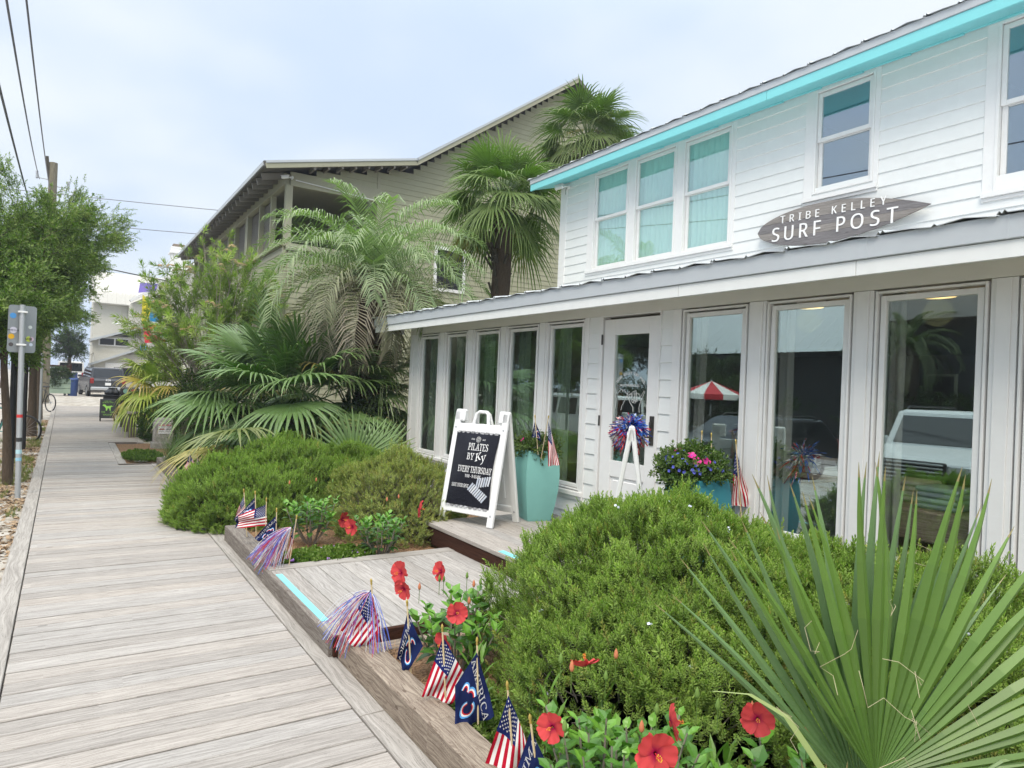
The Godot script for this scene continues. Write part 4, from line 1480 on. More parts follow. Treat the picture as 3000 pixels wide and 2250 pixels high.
	bpart("foot", Vector3(0.4, 0.07, 0), Vector3(0.12, 0.14, 0.6), M.dark, pl)
	clump("bushy_plant", "dark leafy plants growing in the long pale green planter", "plant", Vector3(-0.72, 1.0, -48.7), Vector3(0.75, 0.55, 0.4), 700, 0.09, Color(0.05, 0.085, 0.035), Color(0.12, 0.17, 0.07), "")
	var bn := MB.new()
	bn.lathe(Vector3(), [Vector2(0.0, 0.0), Vector2(0.24, 0.0), Vector2(0.27, 0.95), Vector2(0.29, 0.97), Vector2(0.26, 1.08), Vector2(0.0, 1.1)], 20)
	solo("litter_bin", bn.mesh(), flat(0.03, 0.07, 0.22, 0.5), "dark blue round litter bin beside the long green planter", "bin", "", Vector3(0.06, -0.04, -48.6))
	var suv := car("dark_suv", "dark grey family SUV seen from behind at the sandy crossing", Vector3(1.55, -0.03, -50.2), 0.12, flat(0.045, 0.048, 0.055, 0.25, 0.6), 4.9, 1.95, 1.08, 1.72, 0.6)
	part("lettering", letters("KIA", 0.13, 0.01, sans), M.letter, suv, Vector3(0, 1.02, 2.47), Basis())
	var van := car("white_van", "white van parked far beyond the terrace behind the picnic tables", Vector3(-0.1, -0.05, -70.0), 0.0, flat(0.75, 0.76, 0.77, 0.35), 5.2, 2.0, 1.3, 2.2, 1.0)
	for i in 2:
		var pt := thing("picnic_table", ["reddish wooden picnic table on the far terrace", "second wooden picnic table further along the far terrace"][i], "table", Vector3(-0.9 + 0.5 * i, 0.45, -58.5 - 2.6 * i), "picnic tables on the terrace")
		for k in 4: bpart("plank", Vector3(-0.3 + k * 0.2, 0.76, 0), Vector3(0.18, 0.05, 1.9), M.red_board, pt)
		for s in [-1.0, 1.0]:
			bpart("seat", Vector3(s * 0.75, 0.45, 0), Vector3(0.25, 0.05, 1.9), M.red_board, pt)
			for q in [-0.7, 0.7]:
				var lb := MB.new()
				lb.bar(Vector3(s * 0.65, 0.0, q), Vector3(s * 0.15, 0.74, q), 0.09, 0.05)
				part("leg", lb.mesh(), M.red_board, pt)
	var te := thing("terrace_fence", "reddish slatted terrace fence behind the long planter", "fence", Vector3(-0.8, 0.0, -55.0))
	for i in 5: bpart("slat", Vector3(0, 0.85 + i * 0.22, 0), Vector3(1.5, 0.14, 0.04), M.red_board, te)
	for s in [-0.72, 0.72]: bpart("post", Vector3(s, 0.95, -0.05), Vector3(0.1, 1.9, 0.1), M.red_board, te)
	var cr := thing("blue_chair", "dark blue stacking chair standing by the far steps", "chair", Vector3(0.1, 0.3, -56.0))
	bpart("seat", Vector3(0, 0.45, 0), Vector3(0.45, 0.05, 0.45), flat(0.03, 0.05, 0.16), cr)
	bpart("backrest", Vector3(0, 0.8, -0.2), Vector3(0.45, 0.5, 0.05), flat(0.03, 0.05, 0.16), cr)
	for q in [Vector3(-0.2, 0.22, -0.2), Vector3(0.2, 0.22, -0.2), Vector3(-0.2, 0.22, 0.2), Vector3(0.2, 0.22, 0.2)]:
		bpart("leg", q, Vector3(0.04, 0.44, 0.04), flat(0.03, 0.05, 0.16), cr)
	# ---- utility pole and wires
	var up := thing("utility_pole", "weathered timber utility pole with insulators and a cut-off stub", "utility pole", Vector3(-1.1, 0.0, -38.75))
	var pb := MB.new()
	pb.tube([Vector3(0, -0.2, 0), Vector3(0, 11.2, 0)], [0.24, 0.17], 14)
	part("pole", pb.mesh(), M.pole, up)
	var sb := MB.new()
	sb.bar(Vector3(-0.14, 10.4, 0.05), Vector3(-0.26, 11.45, 0.05), 0.1, 0.12)
	part("stub", sb.mesh(), M.pole_dark, up)
	var ab := MB.new()
	ab.tube([Vector3(0.1, 10.12, 0), Vector3(0.62, 10.12, 0)], [0.025], 6)
	ab.tube([Vector3(0.1, 9.8, 0), Vector3(0.62, 10.08, 0)], [0.03], 6)
	ab.tube([Vector3(-0.1, 10.38, 0), Vector3(-0.6, 10.42, 0)], [0.025], 6)
	part("arm", ab.mesh(), M.steel, up)
	for p in [[Vector3(0.62, 10.1, 0), 0.07], [Vector3(-0.62, 10.36, 0), 0.06]]:
		var ib := MB.new()
		var pr: Array = []
		for k in 9: pr.append(Vector2(p[1] * (1.0 if k % 2 else 0.6), k * 0.045))
		ib.lathe(p[0], pr, 10)
		part("insulator", ib.mesh(), M.steel, up)
	var fb := MB.new()
	fb.tube([Vector3(0.74, 9.6, 0.1), Vector3(0.92, 10.15, 0.1)], [0.05], 8)
	fb.tube([Vector3(0.88, 9.62, 0.1), Vector3(1.06, 10.02, 0.1)], [0.025], 6)
	part("fuse_cutout", fb.mesh(), M.steel, up)
	var wires := [
		["overhead line from the pole top passing over the boardwalk", Vector3(-1.2, 9.95, -38.8), Vector3(-0.67, 6.6, -4.0), 0.30, 0.017],
		["middle overhead line from the pole arm passing over the boardwalk", Vector3(-1.62, 10.36, -38.8), Vector3(-0.72, 5.6, -4.0), 0.30, 0.017],
		["lowest overhead line along the street beside the trees", Vector3(-1.55, 8.0, -39.0), Vector3(-0.75, 4.6, -4.0), 0.25, 0.017],
		["high wire crossing the street to the pole top", Vector3(-30.0, 12.6, -57.0), Vector3(22.0, 8.1, -22.0), 0.6, 0.016],
		["lower wire crossing the street below the pole top", Vector3(-30.0, 11.0, -57.0), Vector3(22.0, 7.3, -22.0), 0.7, 0.016],
		["thick dark cable strung between the tree and the oleander", Vector3(-1.2, 6.0, -31.9), Vector3(6.0, 4.62, -27.0), 0.12, 0.022]]
	for w in wires:
		var b := MB.new()
		var pts: Array = []
		for i in 25:
			var f := i / 24.0
			pts.append(w[1].lerp(w[2], f) - Vector3(0, w[3] * 4.0 * f * (1.0 - f), 0))
		b.tube(pts, [w[4]], 5)
		solo("overhead_wire", b.mesh(), M.black if w[4] > 0.02 else M.wire, w[0], "wire", "overhead wires")
	# ---- coloured hanging kite behind the oleander
	var kt := thing("cloth_kite", "hanging cloth kite of purple yellow blue red and green triangles", "kite", Vector3(2.15, 2.6, -27.1))
	var pc := [
		[Color(0.30, 0.24, 0.75), [Vector2(-0.35, 1.75), Vector2(0.25, 1.85), Vector2(0.3, 2.1), Vector2(-0.3, 2.12)]],
		[Color(0.72, 0.62, 0.05), [Vector2(-0.2, 0.75), Vector2(0.02, 0.8), Vector2(0.15, 1.4), Vector2(-0.2, 1.7)]],
		[Color(0.03, 0.25, 0.55), [Vector2(0.03, 0.78), Vector2(0.4, 0.75), Vector2(0.25, 1.3), Vector2(0.16, 1.38)]],
		[Color(0.70, 0.04, 0.09), [Vector2(-0.05, 0.0), Vector2(0.75, 0.1), Vector2(0.1, 0.35), Vector2(0.35, 0.68), Vector2(-0.15, 0.66)]],
		[Color(0.02, 0.42, 0.28), [Vector2(0.13, 0.34), Vector2(0.7, 0.22), Vector2(0.66, 0.5), Vector2(0.38, 0.66)]],
		[Color(0.10, 0.35, 0.75), [Vector2(-0.2, -0.25), Vector2(0.02, -0.25), Vector2(0.0, -0.05), Vector2(-0.2, -0.08)]]]
	for q in pc:
		var b := MB.new()
		b.col = q[0]
		b.slab(PackedVector2Array(q[1]), 0.01, Vector3(), Basis(Vector3.UP, -0.5))
		part("panel", b.mesh(), M.paintv, kt)
	var ks := MB.new()
	ks.tube([Vector3(0, -0.3, -0.02), Vector3(0, 2.6, -0.02)], [0.008], 5)
	part("string", ks.mesh(), M.black, kt)

# things across the road that the shop panes mirror
func across_street() -> void:
	M["road_white"] = flat(0.74, 0.75, 0.76, 0.3, 0.6)
	car("white_suv", "white SUV parked nose towards the shop across the verge", Vector3(-5.35, -0.36, -6.2), -PI / 2 - 0.12, M.road_white, 5.2, 2.04, 1.12, 1.80, 0.7)
	car("white_wagon", "white boxy four door wagon parked along the road verge", Vector3(-4.7, -0.36, -17.2), 0.02, M.road_white, 4.8, 1.9, 1.12, 1.78, 1.0)
	car("black_sedan", "black car parked behind the verge between the white cars", Vector3(-5.2, -0.36, -11.0), -PI / 2 + 0.1, flat(0.02, 0.02, 0.022, 0.2, 0.7), 4.6, 1.85, 0.95, 1.42, 0.1)
	var h := thing("metal_roof_house", "dark timber house with large pale ribbed metal roof across the road", "house")
	bpart("wall", Vector3(-21.5, 1.6, -19.5), Vector3(7.0, 4.2, 14.0), M.dark, h)
	var rp := metal_panel(0.61, 4.6, 3.3)
	for i in 25:
		part("roof_panel", rp, M.roof, h, Vector3(-17.0, 3.6, -12.0 - i * 0.61), Basis(Vector3.UP, PI))
	var gb := MB.new()
	gb.slab(PackedVector2Array([Vector2(-25.0, 3.6), Vector2(-18.0, 3.6), Vector2(-21.5, 6.7)]), 14.0, Vector3(0, 0, -26.5), Basis())
	part("gable", gb.mesh(), M.dark, h)
	# dark boarded house and hedges low along the far side of the road
	var dk := thing("dark_house", "dark boarded house with pale framed windows across the road", "house")
	bpart("wall", Vector3(-15.5, 1.9, -7.5), Vector3(4.0, 4.6, 11.0), M.dark_wall, dk)
	for z in [-4.6, -7.4, -10.4]:
		bpart("window", Vector3(-13.47, 1.9, z), Vector3(0.08, 1.3, 0.9), M.grey_trim, dk)
		bpart("pane", Vector3(-13.43, 1.9, z), Vector3(0.05, 1.15, 0.74), M.black, dk)
	var dr := MB.new()
	dr.slab(PackedVector2Array([Vector2(-18.0, 4.2), Vector2(-12.9, 4.2), Vector2(-15.5, 6.0)]), 11.6, Vector3(0, 0, -13.3), Basis())
	part("roof", dr.mesh(), M.shingle, dk)
	for i in 6:
		clump("roadside_hedge", ["dense hedge across the road before the dark house", "dense hedge across the road near the striped umbrella", "dense hedge across the road below the metal roof", "dense hedge across the road behind the white wagon", "dense hedge across the road further along", "last dense hedge along the far side of the road"][i], "hedge", Vector3(-12.3, 0.9, -8.0 - i * 8.6 - (2.5 if i else 0.0)), Vector3(1.1, [1.0, 1.5, 1.9, 2.1, 2.2, 2.2][i], 4.6), 1500, 0.12, Color(0.03, 0.055, 0.02), Color(0.09, 0.14, 0.045), "hedges across the road", 0.55)
	var um := thing("striped_umbrella", "red and white striped patio umbrella across the road", "umbrella", Vector3(-11.5, -0.3, -17.6))
	for k in 12:
		var b := MB.new()
		b.col = Color(0.55, 0.02, 0.03) if k % 2 else Color(0.75, 0.74, 0.72)
		var a0 := TAU * k / 12.0
		var a1 := TAU * (k + 1) / 12.0
		b.tri(Vector3(0, 2.45, 0), Vector3(cos(a0) * 1.3, 1.95, sin(a0) * 1.3), Vector3(cos(a1) * 1.3, 1.95, sin(a1) * 1.3), Vector3.UP)
		b.quad(Vector3(cos(a0) * 1.3, 1.95, sin(a0) * 1.3), Vector3(cos(a1) * 1.3, 1.95, sin(a1) * 1.3), Vector3(cos(a1) * 1.31, 1.76, sin(a1) * 1.31), Vector3(cos(a0) * 1.31, 1.76, sin(a0) * 1.31), Vector3(cos(a0), 0, sin(a0)))
		part("panel", b.mesh(), M.paintv, um)
	var ub := MB.new()
	ub.tube([Vector3(0, 0, 0), Vector3(0, 2.5, 0)], [0.03], 8)
	part("pole", ub.mesh(), M.steel, um)
	for i in 6:
		leafy_tree("street_tree", ["dark leafy tree across the road facing the shop corner", "dark leafy tree across the road behind the white wagon", "tall dark tree across the road near the striped umbrella", "dark tree in front of the metal roof house", "spreading dark tree across the road near the white SUV", "tall dark tree closing the row across the road"][i], Vector3([-14.0, -12.5, -13.5, -15.0, -16.5, -14.0][i], -0.35, [-38.0, -31.0, -25.5, -20.5, -8.0, -3.5][i]), [10.0, 9.0, 8.0, 4.0, 4.6, 5.2][i], [4.2, 3.9, 3.2, 1.7, 2.2, 2.4][i], 3200, 0.14, Color(0.03, 0.05, 0.02), Color(0.09, 0.14, 0.05), "trees across the road")
	feather_palm("date_palm", "date palm with arching feather fronds across the road", Vector3(-12.3, -0.35, -10.9), 3.6, 30, 1.9, Color(0.07, 0.10, 0.045), Color(0.12, 0.15, 0.07), 0.35, 0.02)

func left_strip() -> void:
	# road sign seen from behind
	var s := thing("street_sign", "metal street sign seen from behind with round and lettered stickers on a grey post", "sign", Vector3(-0.515, -0.06, -10.5))
	var pb := MB.new()
	pb.tube([Vector3(0, 0, 0), Vector3(-0.035, 2.43, 0)], [0.031], 12)
	part("post", pb.mesh(), M.steel, s)
	var sgm := flat(0.33, 0.35, 0.36, 0.4, 0.5, 0.5)
	var bs := Basis(Vector3.UP, 0.30)
	var pp := PackedVector2Array()
	for c in [[0.115, 0.26, 0.0], [-0.115, 0.26, PI / 2], [-0.115, -0.26, PI], [0.115, -0.26, PI * 1.5]]:
		for k in 5:
			var a: float = c[2] + k * PI / 8.0
			pp.append(Vector2(c[0] + 0.035 * cos(a), c[1] + 0.035 * sin(a)))
	var sb := MB.new()
	sb.slab(pp, 0.004, Vector3(0, 0, 0), bs)
	part("panel", sb.mesh(), sgm, s, Vector3(-0.035, 2.13, -0.06))
	for y in [2.34, 1.93]:
		var cb := MB.new()
		cb.box(Vector3(-0.03, y, -0.0), Vector3(0.1, 0.022, 0.075), 0.003)
		part("clamp", cb.mesh(), M.plastic_back, s)
	var stk := [[-0.10, 0.16, 0.035, Color(0.10, 0.33, 0.70)], [-0.11, -0.10, 0.033, Color(0.75, 0.42, 0.03)], [-0.09, -0.02, 0.04, Color(0.62, 0.60, 0.70)], [-0.11, -0.20, 0.025, Color(0.10, 0.09, 0.09)], [0.075, -0.12, 0.034, Color(0.65, 0.75, 0.10)], [0.10, -0.12, 0.03, Color(0.60, 0.45, 0.55)], [0.085, 0.03, 0.022, Color(0.72, 0.75, 0.72)], [0.10, -0.19, 0.02, Color(0.65, 0.7, 0.8)]]
	for q in stk:
		var b := MB.new()
		b.col = q[3]
		b.lathe(bs * Vector3(q[0], q[1], 0.0055), [Vector2(q[2], 0.0), Vector2(q[2] * 0.98, 0.0012), Vector2(0.0, 0.0012)], 14, bs * Basis(Vector3.RIGHT, PI / 2))
		part("sticker", b.mesh(), M.paintv, s, Vector3(-0.035, 2.13, -0.06))
	part("lettering", letters("SWIM CLUB", 0.018, 0.001, sans), M.black, s, Vector3(-0.035, 2.13, -0.06) + bs * Vector3(-0.09, -0.02, 0.0085), bs)
	part("lettering", letters("MIX", 0.03, 0.001, sans), M.black, s, Vector3(-0.035, 2.13, -0.06) + bs * Vector3(0.072, -0.12, 0.0085), bs)
	for q in [[1.02, 0.04, Color(0.6, 0.05, 0.05)], [0.72, 0.05, Color(0.05, 0.05, 0.05)], [0.57, 0.05, Color(0.45, 0.68, 0.75)], [0.48, 0.04, Color(0.3, 0.55, 0.7)]]:
		var b := MB.new()
		b.col = q[2]
		b.tube([Vector3(-0.035 * q[0] / 2.43, q[0], 0), Vector3(-0.035 * (q[0] + q[1]) / 2.43, q[0] + q[1], 0)], [0.0322], 12, false)
		part("sticker", b.mesh(), M.paintv, s)
	var posts := [
		["thin_post", "slim grey steel post at the verge beyond the oak trunk", Vector3(-0.57, -0.06, -18.7), 1.98, 0.028, M.steel],
		["black_post", "black square post on the verge beside the mossy trunk", Vector3(-0.71, -0.06, -12.4), 2.0, 0.04, M.black],
		["black_post", "second black post on the verge under the oak crown", Vector3(-0.76, -0.06, -16.7), 2.0, 0.035, M.black],
		["white_post", "tall white post at the sandy crossing before the planter", Vector3(-1.16, -0.06, -46.0), 3.2, 0.10, M.plastic_white]]
	for p in posts:
		var b := MB.new()
		b.tube([Vector3(), Vector3(-0.01, p[3], 0)], [p[4]], 10 if p[5] == M.steel else 4)
		solo(p[0], b.mesh(), p[5], p[1], "post", "", p[2])
	bicycle("bicycle", "black bicycle leaning by the verge at the end of the boardwalk", Vector3(-0.92, -0.06, -31.3), 0.55, flat(0.02, 0.02, 0.02, 0.4))
	bicycle("bicycle", "dark cruiser bicycle parked behind the black posts", Vector3(-1.45, -0.14, -20.5), 1.1, flat(0.03, 0.03, 0.04, 0.4))
	bicycle("bicycle", "teal framed bicycle parked behind the mossy trunk", Vector3(-1.35, -0.14, -18.6), 1.3, flat(0.05, 0.22, 0.2, 0.4))
	# leaf litter and grass on the verge
	var lf := MB.new()
	lf.quad(Vector3(-0.022, 0.004, -0.008), Vector3(0.0, 0.0, -0.012), Vector3(0.0, 0.0, 0.012), Vector3(-0.022, 0.004, 0.008), Vector3.UP)
	lf.quad(Vector3(0, 0, -0.012), Vector3(0.026, 0.006, -0.003), Vector3(0.026, 0.006, 0.003), Vector3(0, 0, 0.012), Vector3.UP)
	var xs: Array = []
	var cs: Array = []
	while xs.size() < 8000:
		var z := rf(-26.0, -2.0)
		var x := left_edge(z) - 0.15 - absf(rng.randfn(0.0, 0.28))
		if ground_n.get_noise_2d(x * 1.7 + 40.0, z * 0.8) < -0.05 and rng.randf() < 0.85: continue
		xs.append(Transform3D(Basis.from_euler(Vector3(rf(-0.5, 0.5), rf(0, TAU), rf(-0.5, 0.5))) * Basis().scaled(Vector3.ONE * rf(0.7, 1.4)), Vector3(x, ground_y(x, z) + 0.006, z)))
		var q := rf(0.5, 1.2)
		cs.append(Color(0.36 * q, 0.25 * q, 0.15 * q))
	var lt := many("leaf_litter", lf.mesh(), M.paintv, xs, cs, self)
	tag(lt, "fallen brown oak leaves scattered on the sandy verge", "leaf litter")
	var gm := blade_tuft(9, 0.05, 0.11, 0.004, Color(0.10, 0.14, 0.04), Color(0.25, 0.28, 0.10))
	xs = []
	cs = []
	while xs.size() < 1500:
		var z := rf(-24.0, -1.5)
		var x := left_edge(z) - 0.16 - absf(rng.randfn(0.0, 0.35))
		if ground_n.get_noise_2d(x * 1.1, z * 0.5 + 20.0) < 0.12: continue
		xs.append(Transform3D(Basis(Vector3.UP, rf(0, TAU)) * Basis().scaled(Vector3.ONE * rf(0.5, 1.2)), Vector3(x, ground_y(x, z), z)))
		var q := rf(0.7, 1.3)
		cs.append(Color(q, q * rf(0.85, 1.0), q * 0.8))
	var gr := many("verge_grass", gm, M.leaf, xs, cs, self)
	tag(gr, "patchy dry grass growing along the verge of the boardwalk", "grass")

func bicycle(called: String, label: String, at: Vector3, turn: float, paint: Material) -> void:
	var o := thing(called, label, "bicycle", at, "bicycles on the verge", turn)
	for z in [-0.53, 0.53]:
		var b := MB.new()
		var pts: Array = []
		for k in 25:
			var a := TAU * k / 24.0
			pts.append(Vector3(0, 0.34 + 0.32 * cos(a), z + 0.32 * sin(a)))
		b.tube(pts, [0.022], 7, false)
		var w := part("wheel", b.mesh(), M.black, o)
		var sp := MB.new()
		for k in 16:
			var a := TAU * k / 16.0
			sp.tube([Vector3(0.01 if k % 2 else -0.01, 0.34, z), Vector3(0, 0.34 + 0.31 * cos(a), z + 0.31 * sin(a))], [0.0018], 3, false)
		sp.tube([Vector3(-0.04, 0.34, z), Vector3(0.04, 0.34, z)], [0.02], 8)
		part("spokes", sp.mesh(), M.steel, w)
	var f := MB.new()
	var bb := Vector3(0, 0.30, 0.05)
	var st := Vector3(0, 0.80, 0.22)
	var hd := Vector3(0, 0.86, -0.33)
	f.tube([bb, st], [0.018], 7)
	f.tube([st, hd], [0.018], 7)
	f.tube([bb, hd - Vector3(0, 0.08, -0.02)], [0.02], 7)
	f.tube([bb, Vector3(0, 0.34, 0.53)], [0.012], 6)
	f.tube([st, Vector3(0, 0.34, 0.53)], [0.012], 6)
	f.tube([hd + Vector3(0, 0.12, 0.03), Vector3(0, 0.34, -0.53)], [0.016], 6)
	part("frame", f.mesh(), paint, o)
	var h := MB.new()
	h.tube([Vector3(-0.30, 1.05, -0.16), Vector3(-0.2, 1.08, -0.3), Vector3(0.2, 1.08, -0.3), Vector3(0.30, 1.05, -0.16)], [0.014], 7)
	part("handlebar", h.mesh(), M.black, o)
	var sd := MB.new()
	sd.box(st + Vector3(0, 0.14, 0.03), Vector3(0.15, 0.05, 0.25), 0.02)
	sd.tube([st, st + Vector3(0, 0.13, 0.02)], [0.013], 6)
	part("saddle", sd.mesh(), M.black, o)
	var pd := MB.new()
	pd.tube([bb + Vector3(-0.12, -0.15, 0), bb + Vector3(-0.05, -0.15, 0), bb + Vector3(0.05, 0.15, 0), bb + Vector3(0.12, 0.15, 0)], [0.012], 6)
	part("pedals", pd.mesh(), M.black, o)

# ---------------------------------------------------------------- plant makers
# a twig along +y with n small leaves
func leaf_twig(n: int, ln: float, leaf: float, wide: float, seed_: int, stem := Color(0.12, 0.10, 0.05), bend := 0.35) -> ArrayMesh:
	var r := RandomNumberGenerator.new()
	r.seed = seed_
	var b := MB.new()
	b.col = stem
	b.tube([Vector3(), Vector3(0, ln, 0)], [leaf * 0.045, leaf * 0.02], 3, false)
	for i in n:
		var f := (i + 0.6) / n
		var az := i * 2.4 + r.randf_range(-0.4, 0.4)
		var el := lerpf(0.5, 1.1, f) + r.randf_range(-0.25, 0.25)
		var d := Vector3(cos(az) * cos(el), sin(el), sin(az) * cos(el))
		var p := Vector3(0, ln * f, 0)
		var sd := d.cross(Vector3.UP).normalized() * wide * 0.5
		var up := sd.cross(d).normalized()
		var l := leaf * r.randf_range(0.75, 1.15)
		var g := r.randf_range(0.8, 1.2)
		b.col = Color(g, g, g * 0.9)
		var m := p + d * l * 0.5
		var e := p + d * l - up * bend * l * 0.35
		b.quad(p, m + sd + up * wide * 0.12, e, m - up * wide * 0.1, up)
		b.quad(p, m - up * wide * 0.1, e, m - sd + up * wide * 0.12, up)
	return b.mesh()

func blade_tuft(n: int, h0: float, h1: float, wide: float, c0: Color, c1: Color, lean := 0.7, seed_ := 3) -> ArrayMesh:
	var r := RandomNumberGenerator.new()
	r.seed = seed_
	var b := MB.new()
	for i in n:
		var az := r.randf_range(0, TAU)
		var h := r.randf_range(h0, h1)
		var ln := r.randf_range(0.1, lean)
		var o := Vector3(cos(az), 0, sin(az))
		var sd := Vector3(-sin(az), 0, cos(az)) * wide * 0.5
		var p := o * r.randf_range(0.0, 0.02)
		var last := p
		b.col = c0.lerp(c1, r.randf())
		for k in 3:
			var f := (k + 1) / 3.0
			var q := p + Vector3(0, h * (f - 0.35 * ln * f * f), 0) + o * h * ln * f * f
			var w0 := sd * (1.0 - 0.33 * k * 0.9)
			var w1 := sd * (1.0 - 0.33 * (k + 1) * 0.95)
			b.quad(last - w0, last + w0, q + w1, q - w1, -o + Vector3(0, 0.5, 0))
			last = q
	return b.mesh()

# rosemary shoot: stiff needles all round a thin stem along +y
func needle_shoot(n: int, ln: float, needle: float, wide: float, seed_: int) -> ArrayMesh:
	var r := RandomNumberGenerator.new()
	r.seed = seed_
	var b := MB.new()
	b.col = Color(0.75, 0.72, 0.5)
	b.tube([Vector3(), Vector3(0, ln, 0)], [0.0016, 0.0008], 3, false)
	for i in n:
		var f := (i + 0.3) / n
		var az := i * 2.4 + r.randf_range(-0.3, 0.3)
		var el := lerpf(0.35, 1.25, f * f) + r.randf_range(-0.15, 0.15)
		var d := Vector3(cos(az) * cos(el), sin(el), sin(az) * cos(el))
		var p := Vector3(0, ln * f, 0)
		var sd := d.cross(Vector3.UP).normalized() * wide * 0.5
		var l := needle * (1.0 - 0.35 * f) * r.randf_range(0.8, 1.15)
		var g := lerpf(0.72, 1.18, f) * r.randf_range(0.85, 1.15)
		b.col = Color(g, g, g * lerpf(1.0, 0.75, f))
		var up := sd.cross(d)
		b.quad(p, p + d * l * 0.55 + sd, p + d * l, p + d * l * 0.55 - sd, up)
	return b.mesh()

# mass of leafy twigs filling an ellipsoid shell
func clump(called: String, label: String, category: String, at: Vector3, rad: Vector3, n: int, leaf: float, c0: Color, c1: Color, group: String, shell := 0.5, twig: ArrayMesh = null, m: Material = null) -> Node3D:
	var o := thing(called, label, category, at, group)
	if twig == null:
		twig = leaf_twig(7, leaf * 2.2, leaf, leaf * 0.5, 5)
	var xs: Array = []
	var cs: Array = []
	var nz := noise(1.6, 2, int(at.x * 7.0 + at.z * 3.0) + 50)
	for i in n:
		var d := some_dir()
		var r := pow(rf(shell, 1.0), 0.6) * (1.0 + 0.35 * nz.get_noise_3dv(d * 1.7))
		var p := Vector3(d.x * rad.x, d.y * rad.y, d.z * rad.z) * r
		xs.append(Transform3D(grow(d * 0.7 + some_dir() * 0.6 + Vector3(0, 0.35, 0), rf(0, TAU)) * Basis().scaled(Vector3.ONE * rf(0.75, 1.3)), p))
		var c := c0.lerp(c1, clampf(rf(0.0, 1.0) + 0.25 * nz.get_noise_3dv(p * 2.0), 0.0, 1.0))
		cs.append(c)
	many("foliage", twig, m if m else M.leaf, xs, cs, o)
	var sb := MB.new()
	sb.col = Color(1, 1, 1)
	for i in 14:
		var d := some_dir()
		d.y = absf(d.y)
		sb.tube([Vector3(d.x * 0.1, -rad.y - maxf(0.0, 0.0), d.z * 0.1), Vector3(d.x * rad.x * 0.4, -rad.y * 0.2, d.z * rad.z * 0.4), Vector3(d.x * rad.x * 0.8, d.y * rad.y * 0.8, d.z * rad.z * 0.8)], [0.012, 0.008, 0.003], 5)
	part("stems", sb.mesh(), M.twig, o)
	return o

# a broadleaf tree: tapered trunk, forking limbs, twigs of small leaves around the limb ends
func leafy_tree(called: String, label: String, base: Vector3, h: float, cr: float, n: int, leaf: float, c0: Color, c1: Color, group: String, off := Vector3(), squash := Vector3(1, 0.85, 1), tr := 0.0, wisps := 0, twig: ArrayMesh = null) -> Node3D:
	var o := thing(called, label, "tree", base, group)
	var r0 := tr if tr > 0.0 else h * 0.02 + 0.03
	var cc := Vector3(0, h - cr * squash.y, 0) + off
	var tb := MB.new()
	var lean := Vector3(rf(-0.1, 0.1), 0, rf(-0.1, 0.1))
	var top := Vector3(0, cc.y - cr * squash.y * 0.45, 0) + lean + off * 0.3
	tb.tube([Vector3(0, -0.1, 0), Vector3(lean.x * 0.4, top.y * 0.35, lean.z * 0.6), Vector3(lean.x * 1.1, top.y * 0.7, lean.z * 0.7), top], [r0 * 1.35, r0, r0 * 0.85, r0 * 0.6], 10)
	part("trunk", tb.mesh(), M.bark, o)
	var lb := MB.new()
	var tips: Array = []
	for i in 11:
		var d := some_dir()
		d.y = d.y * 0.98 + 0.02
		var e := cc + Vector3(d.x * squash.x, d.y * squash.y, d.z * squash.z) * cr * rf(0.55, 0.85)
		var s := top.lerp(Vector3(lean.x, top.y * 0.7, lean.z), rf(0.0, 0.8))
		var mid := s.lerp(e, 0.5) + Vector3(rf(-0.15, 0.15), rf(0.0, 0.25), rf(-0.15, 0.15)) * cr * 0.5
		lb.tube([s, mid, e], [r0 * 0.45, r0 * 0.28, r0 * 0.12], 6)
		for k in 9:
			var q := some_dir()
			var st := mid.lerp(e, rf(0.1, 1.0))
			var en := st + q * cr * rf(0.28, 0.55)
			var v := (en - cc) / Vector3(squash.x, squash.y, squash.z) / cr
			if v.length() > 1.08: en = cc + v.normalized() * 1.05 * cr * squash
			lb.tube([st, st.lerp(en, 0.5) + Vector3(0, rf(-0.05, 0.08) * cr, 0), en], [r0 * 0.16, r0 * 0.1, r0 * 0.04], 4)
			tips.append([st, en])
	for i in wisps:
		var d := Vector3(rf(-0.7, 1.0), rf(0.25, 0.9), rf(-0.8, 0.8)).normalized()
		var st := cc + d * squash * cr * 0.75
		var en := cc + d * squash * cr * rf(1.12, 1.45) + Vector3(0, -0.08 * cr, 0)
		lb.tube([st, st.lerp(en, 0.5) + Vector3(0, 0.06 * cr, 0), en], [r0 * 0.12, r0 * 0.08, r0 * 0.03], 4)
		tips.append([st.lerp(en, 0.3), en])
	part("limbs", lb.mesh(), M.bark, o)
	if twig == null:
		twig = leaf_twig(9, leaf * 3.0, leaf, leaf * 0.42, 8)
	var xs: Array = []
	var cs: Array = []
	var nz := noise(0.9, 2, int(base.z * 5.0) + 90)
	for i in n:
		var t: Array = tips[rng.randi() % tips.size()]
		var f := pow(rng.randf(), 0.7)
		var p: Vector3 = t[0].lerp(t[1], f) + some_dir() * cr * 0.20 * rf(0.1, 1.0)
		var dirv: Vector3 = (t[1] - t[0]).normalized() + some_dir() * 0.9
		xs.append(Transform3D(grow(dirv, rf(0, TAU)) * Basis().scaled(Vector3.ONE * rf(0.75, 1.3)), p))
		var c := c0.lerp(c1, clampf(rf(0.0, 1.0) + 0.5 * nz.get_noise_3dv(p), 0.0, 1.0))
		cs.append(c)
	many("crown", twig, M.leaf, xs, cs, o)
	return o

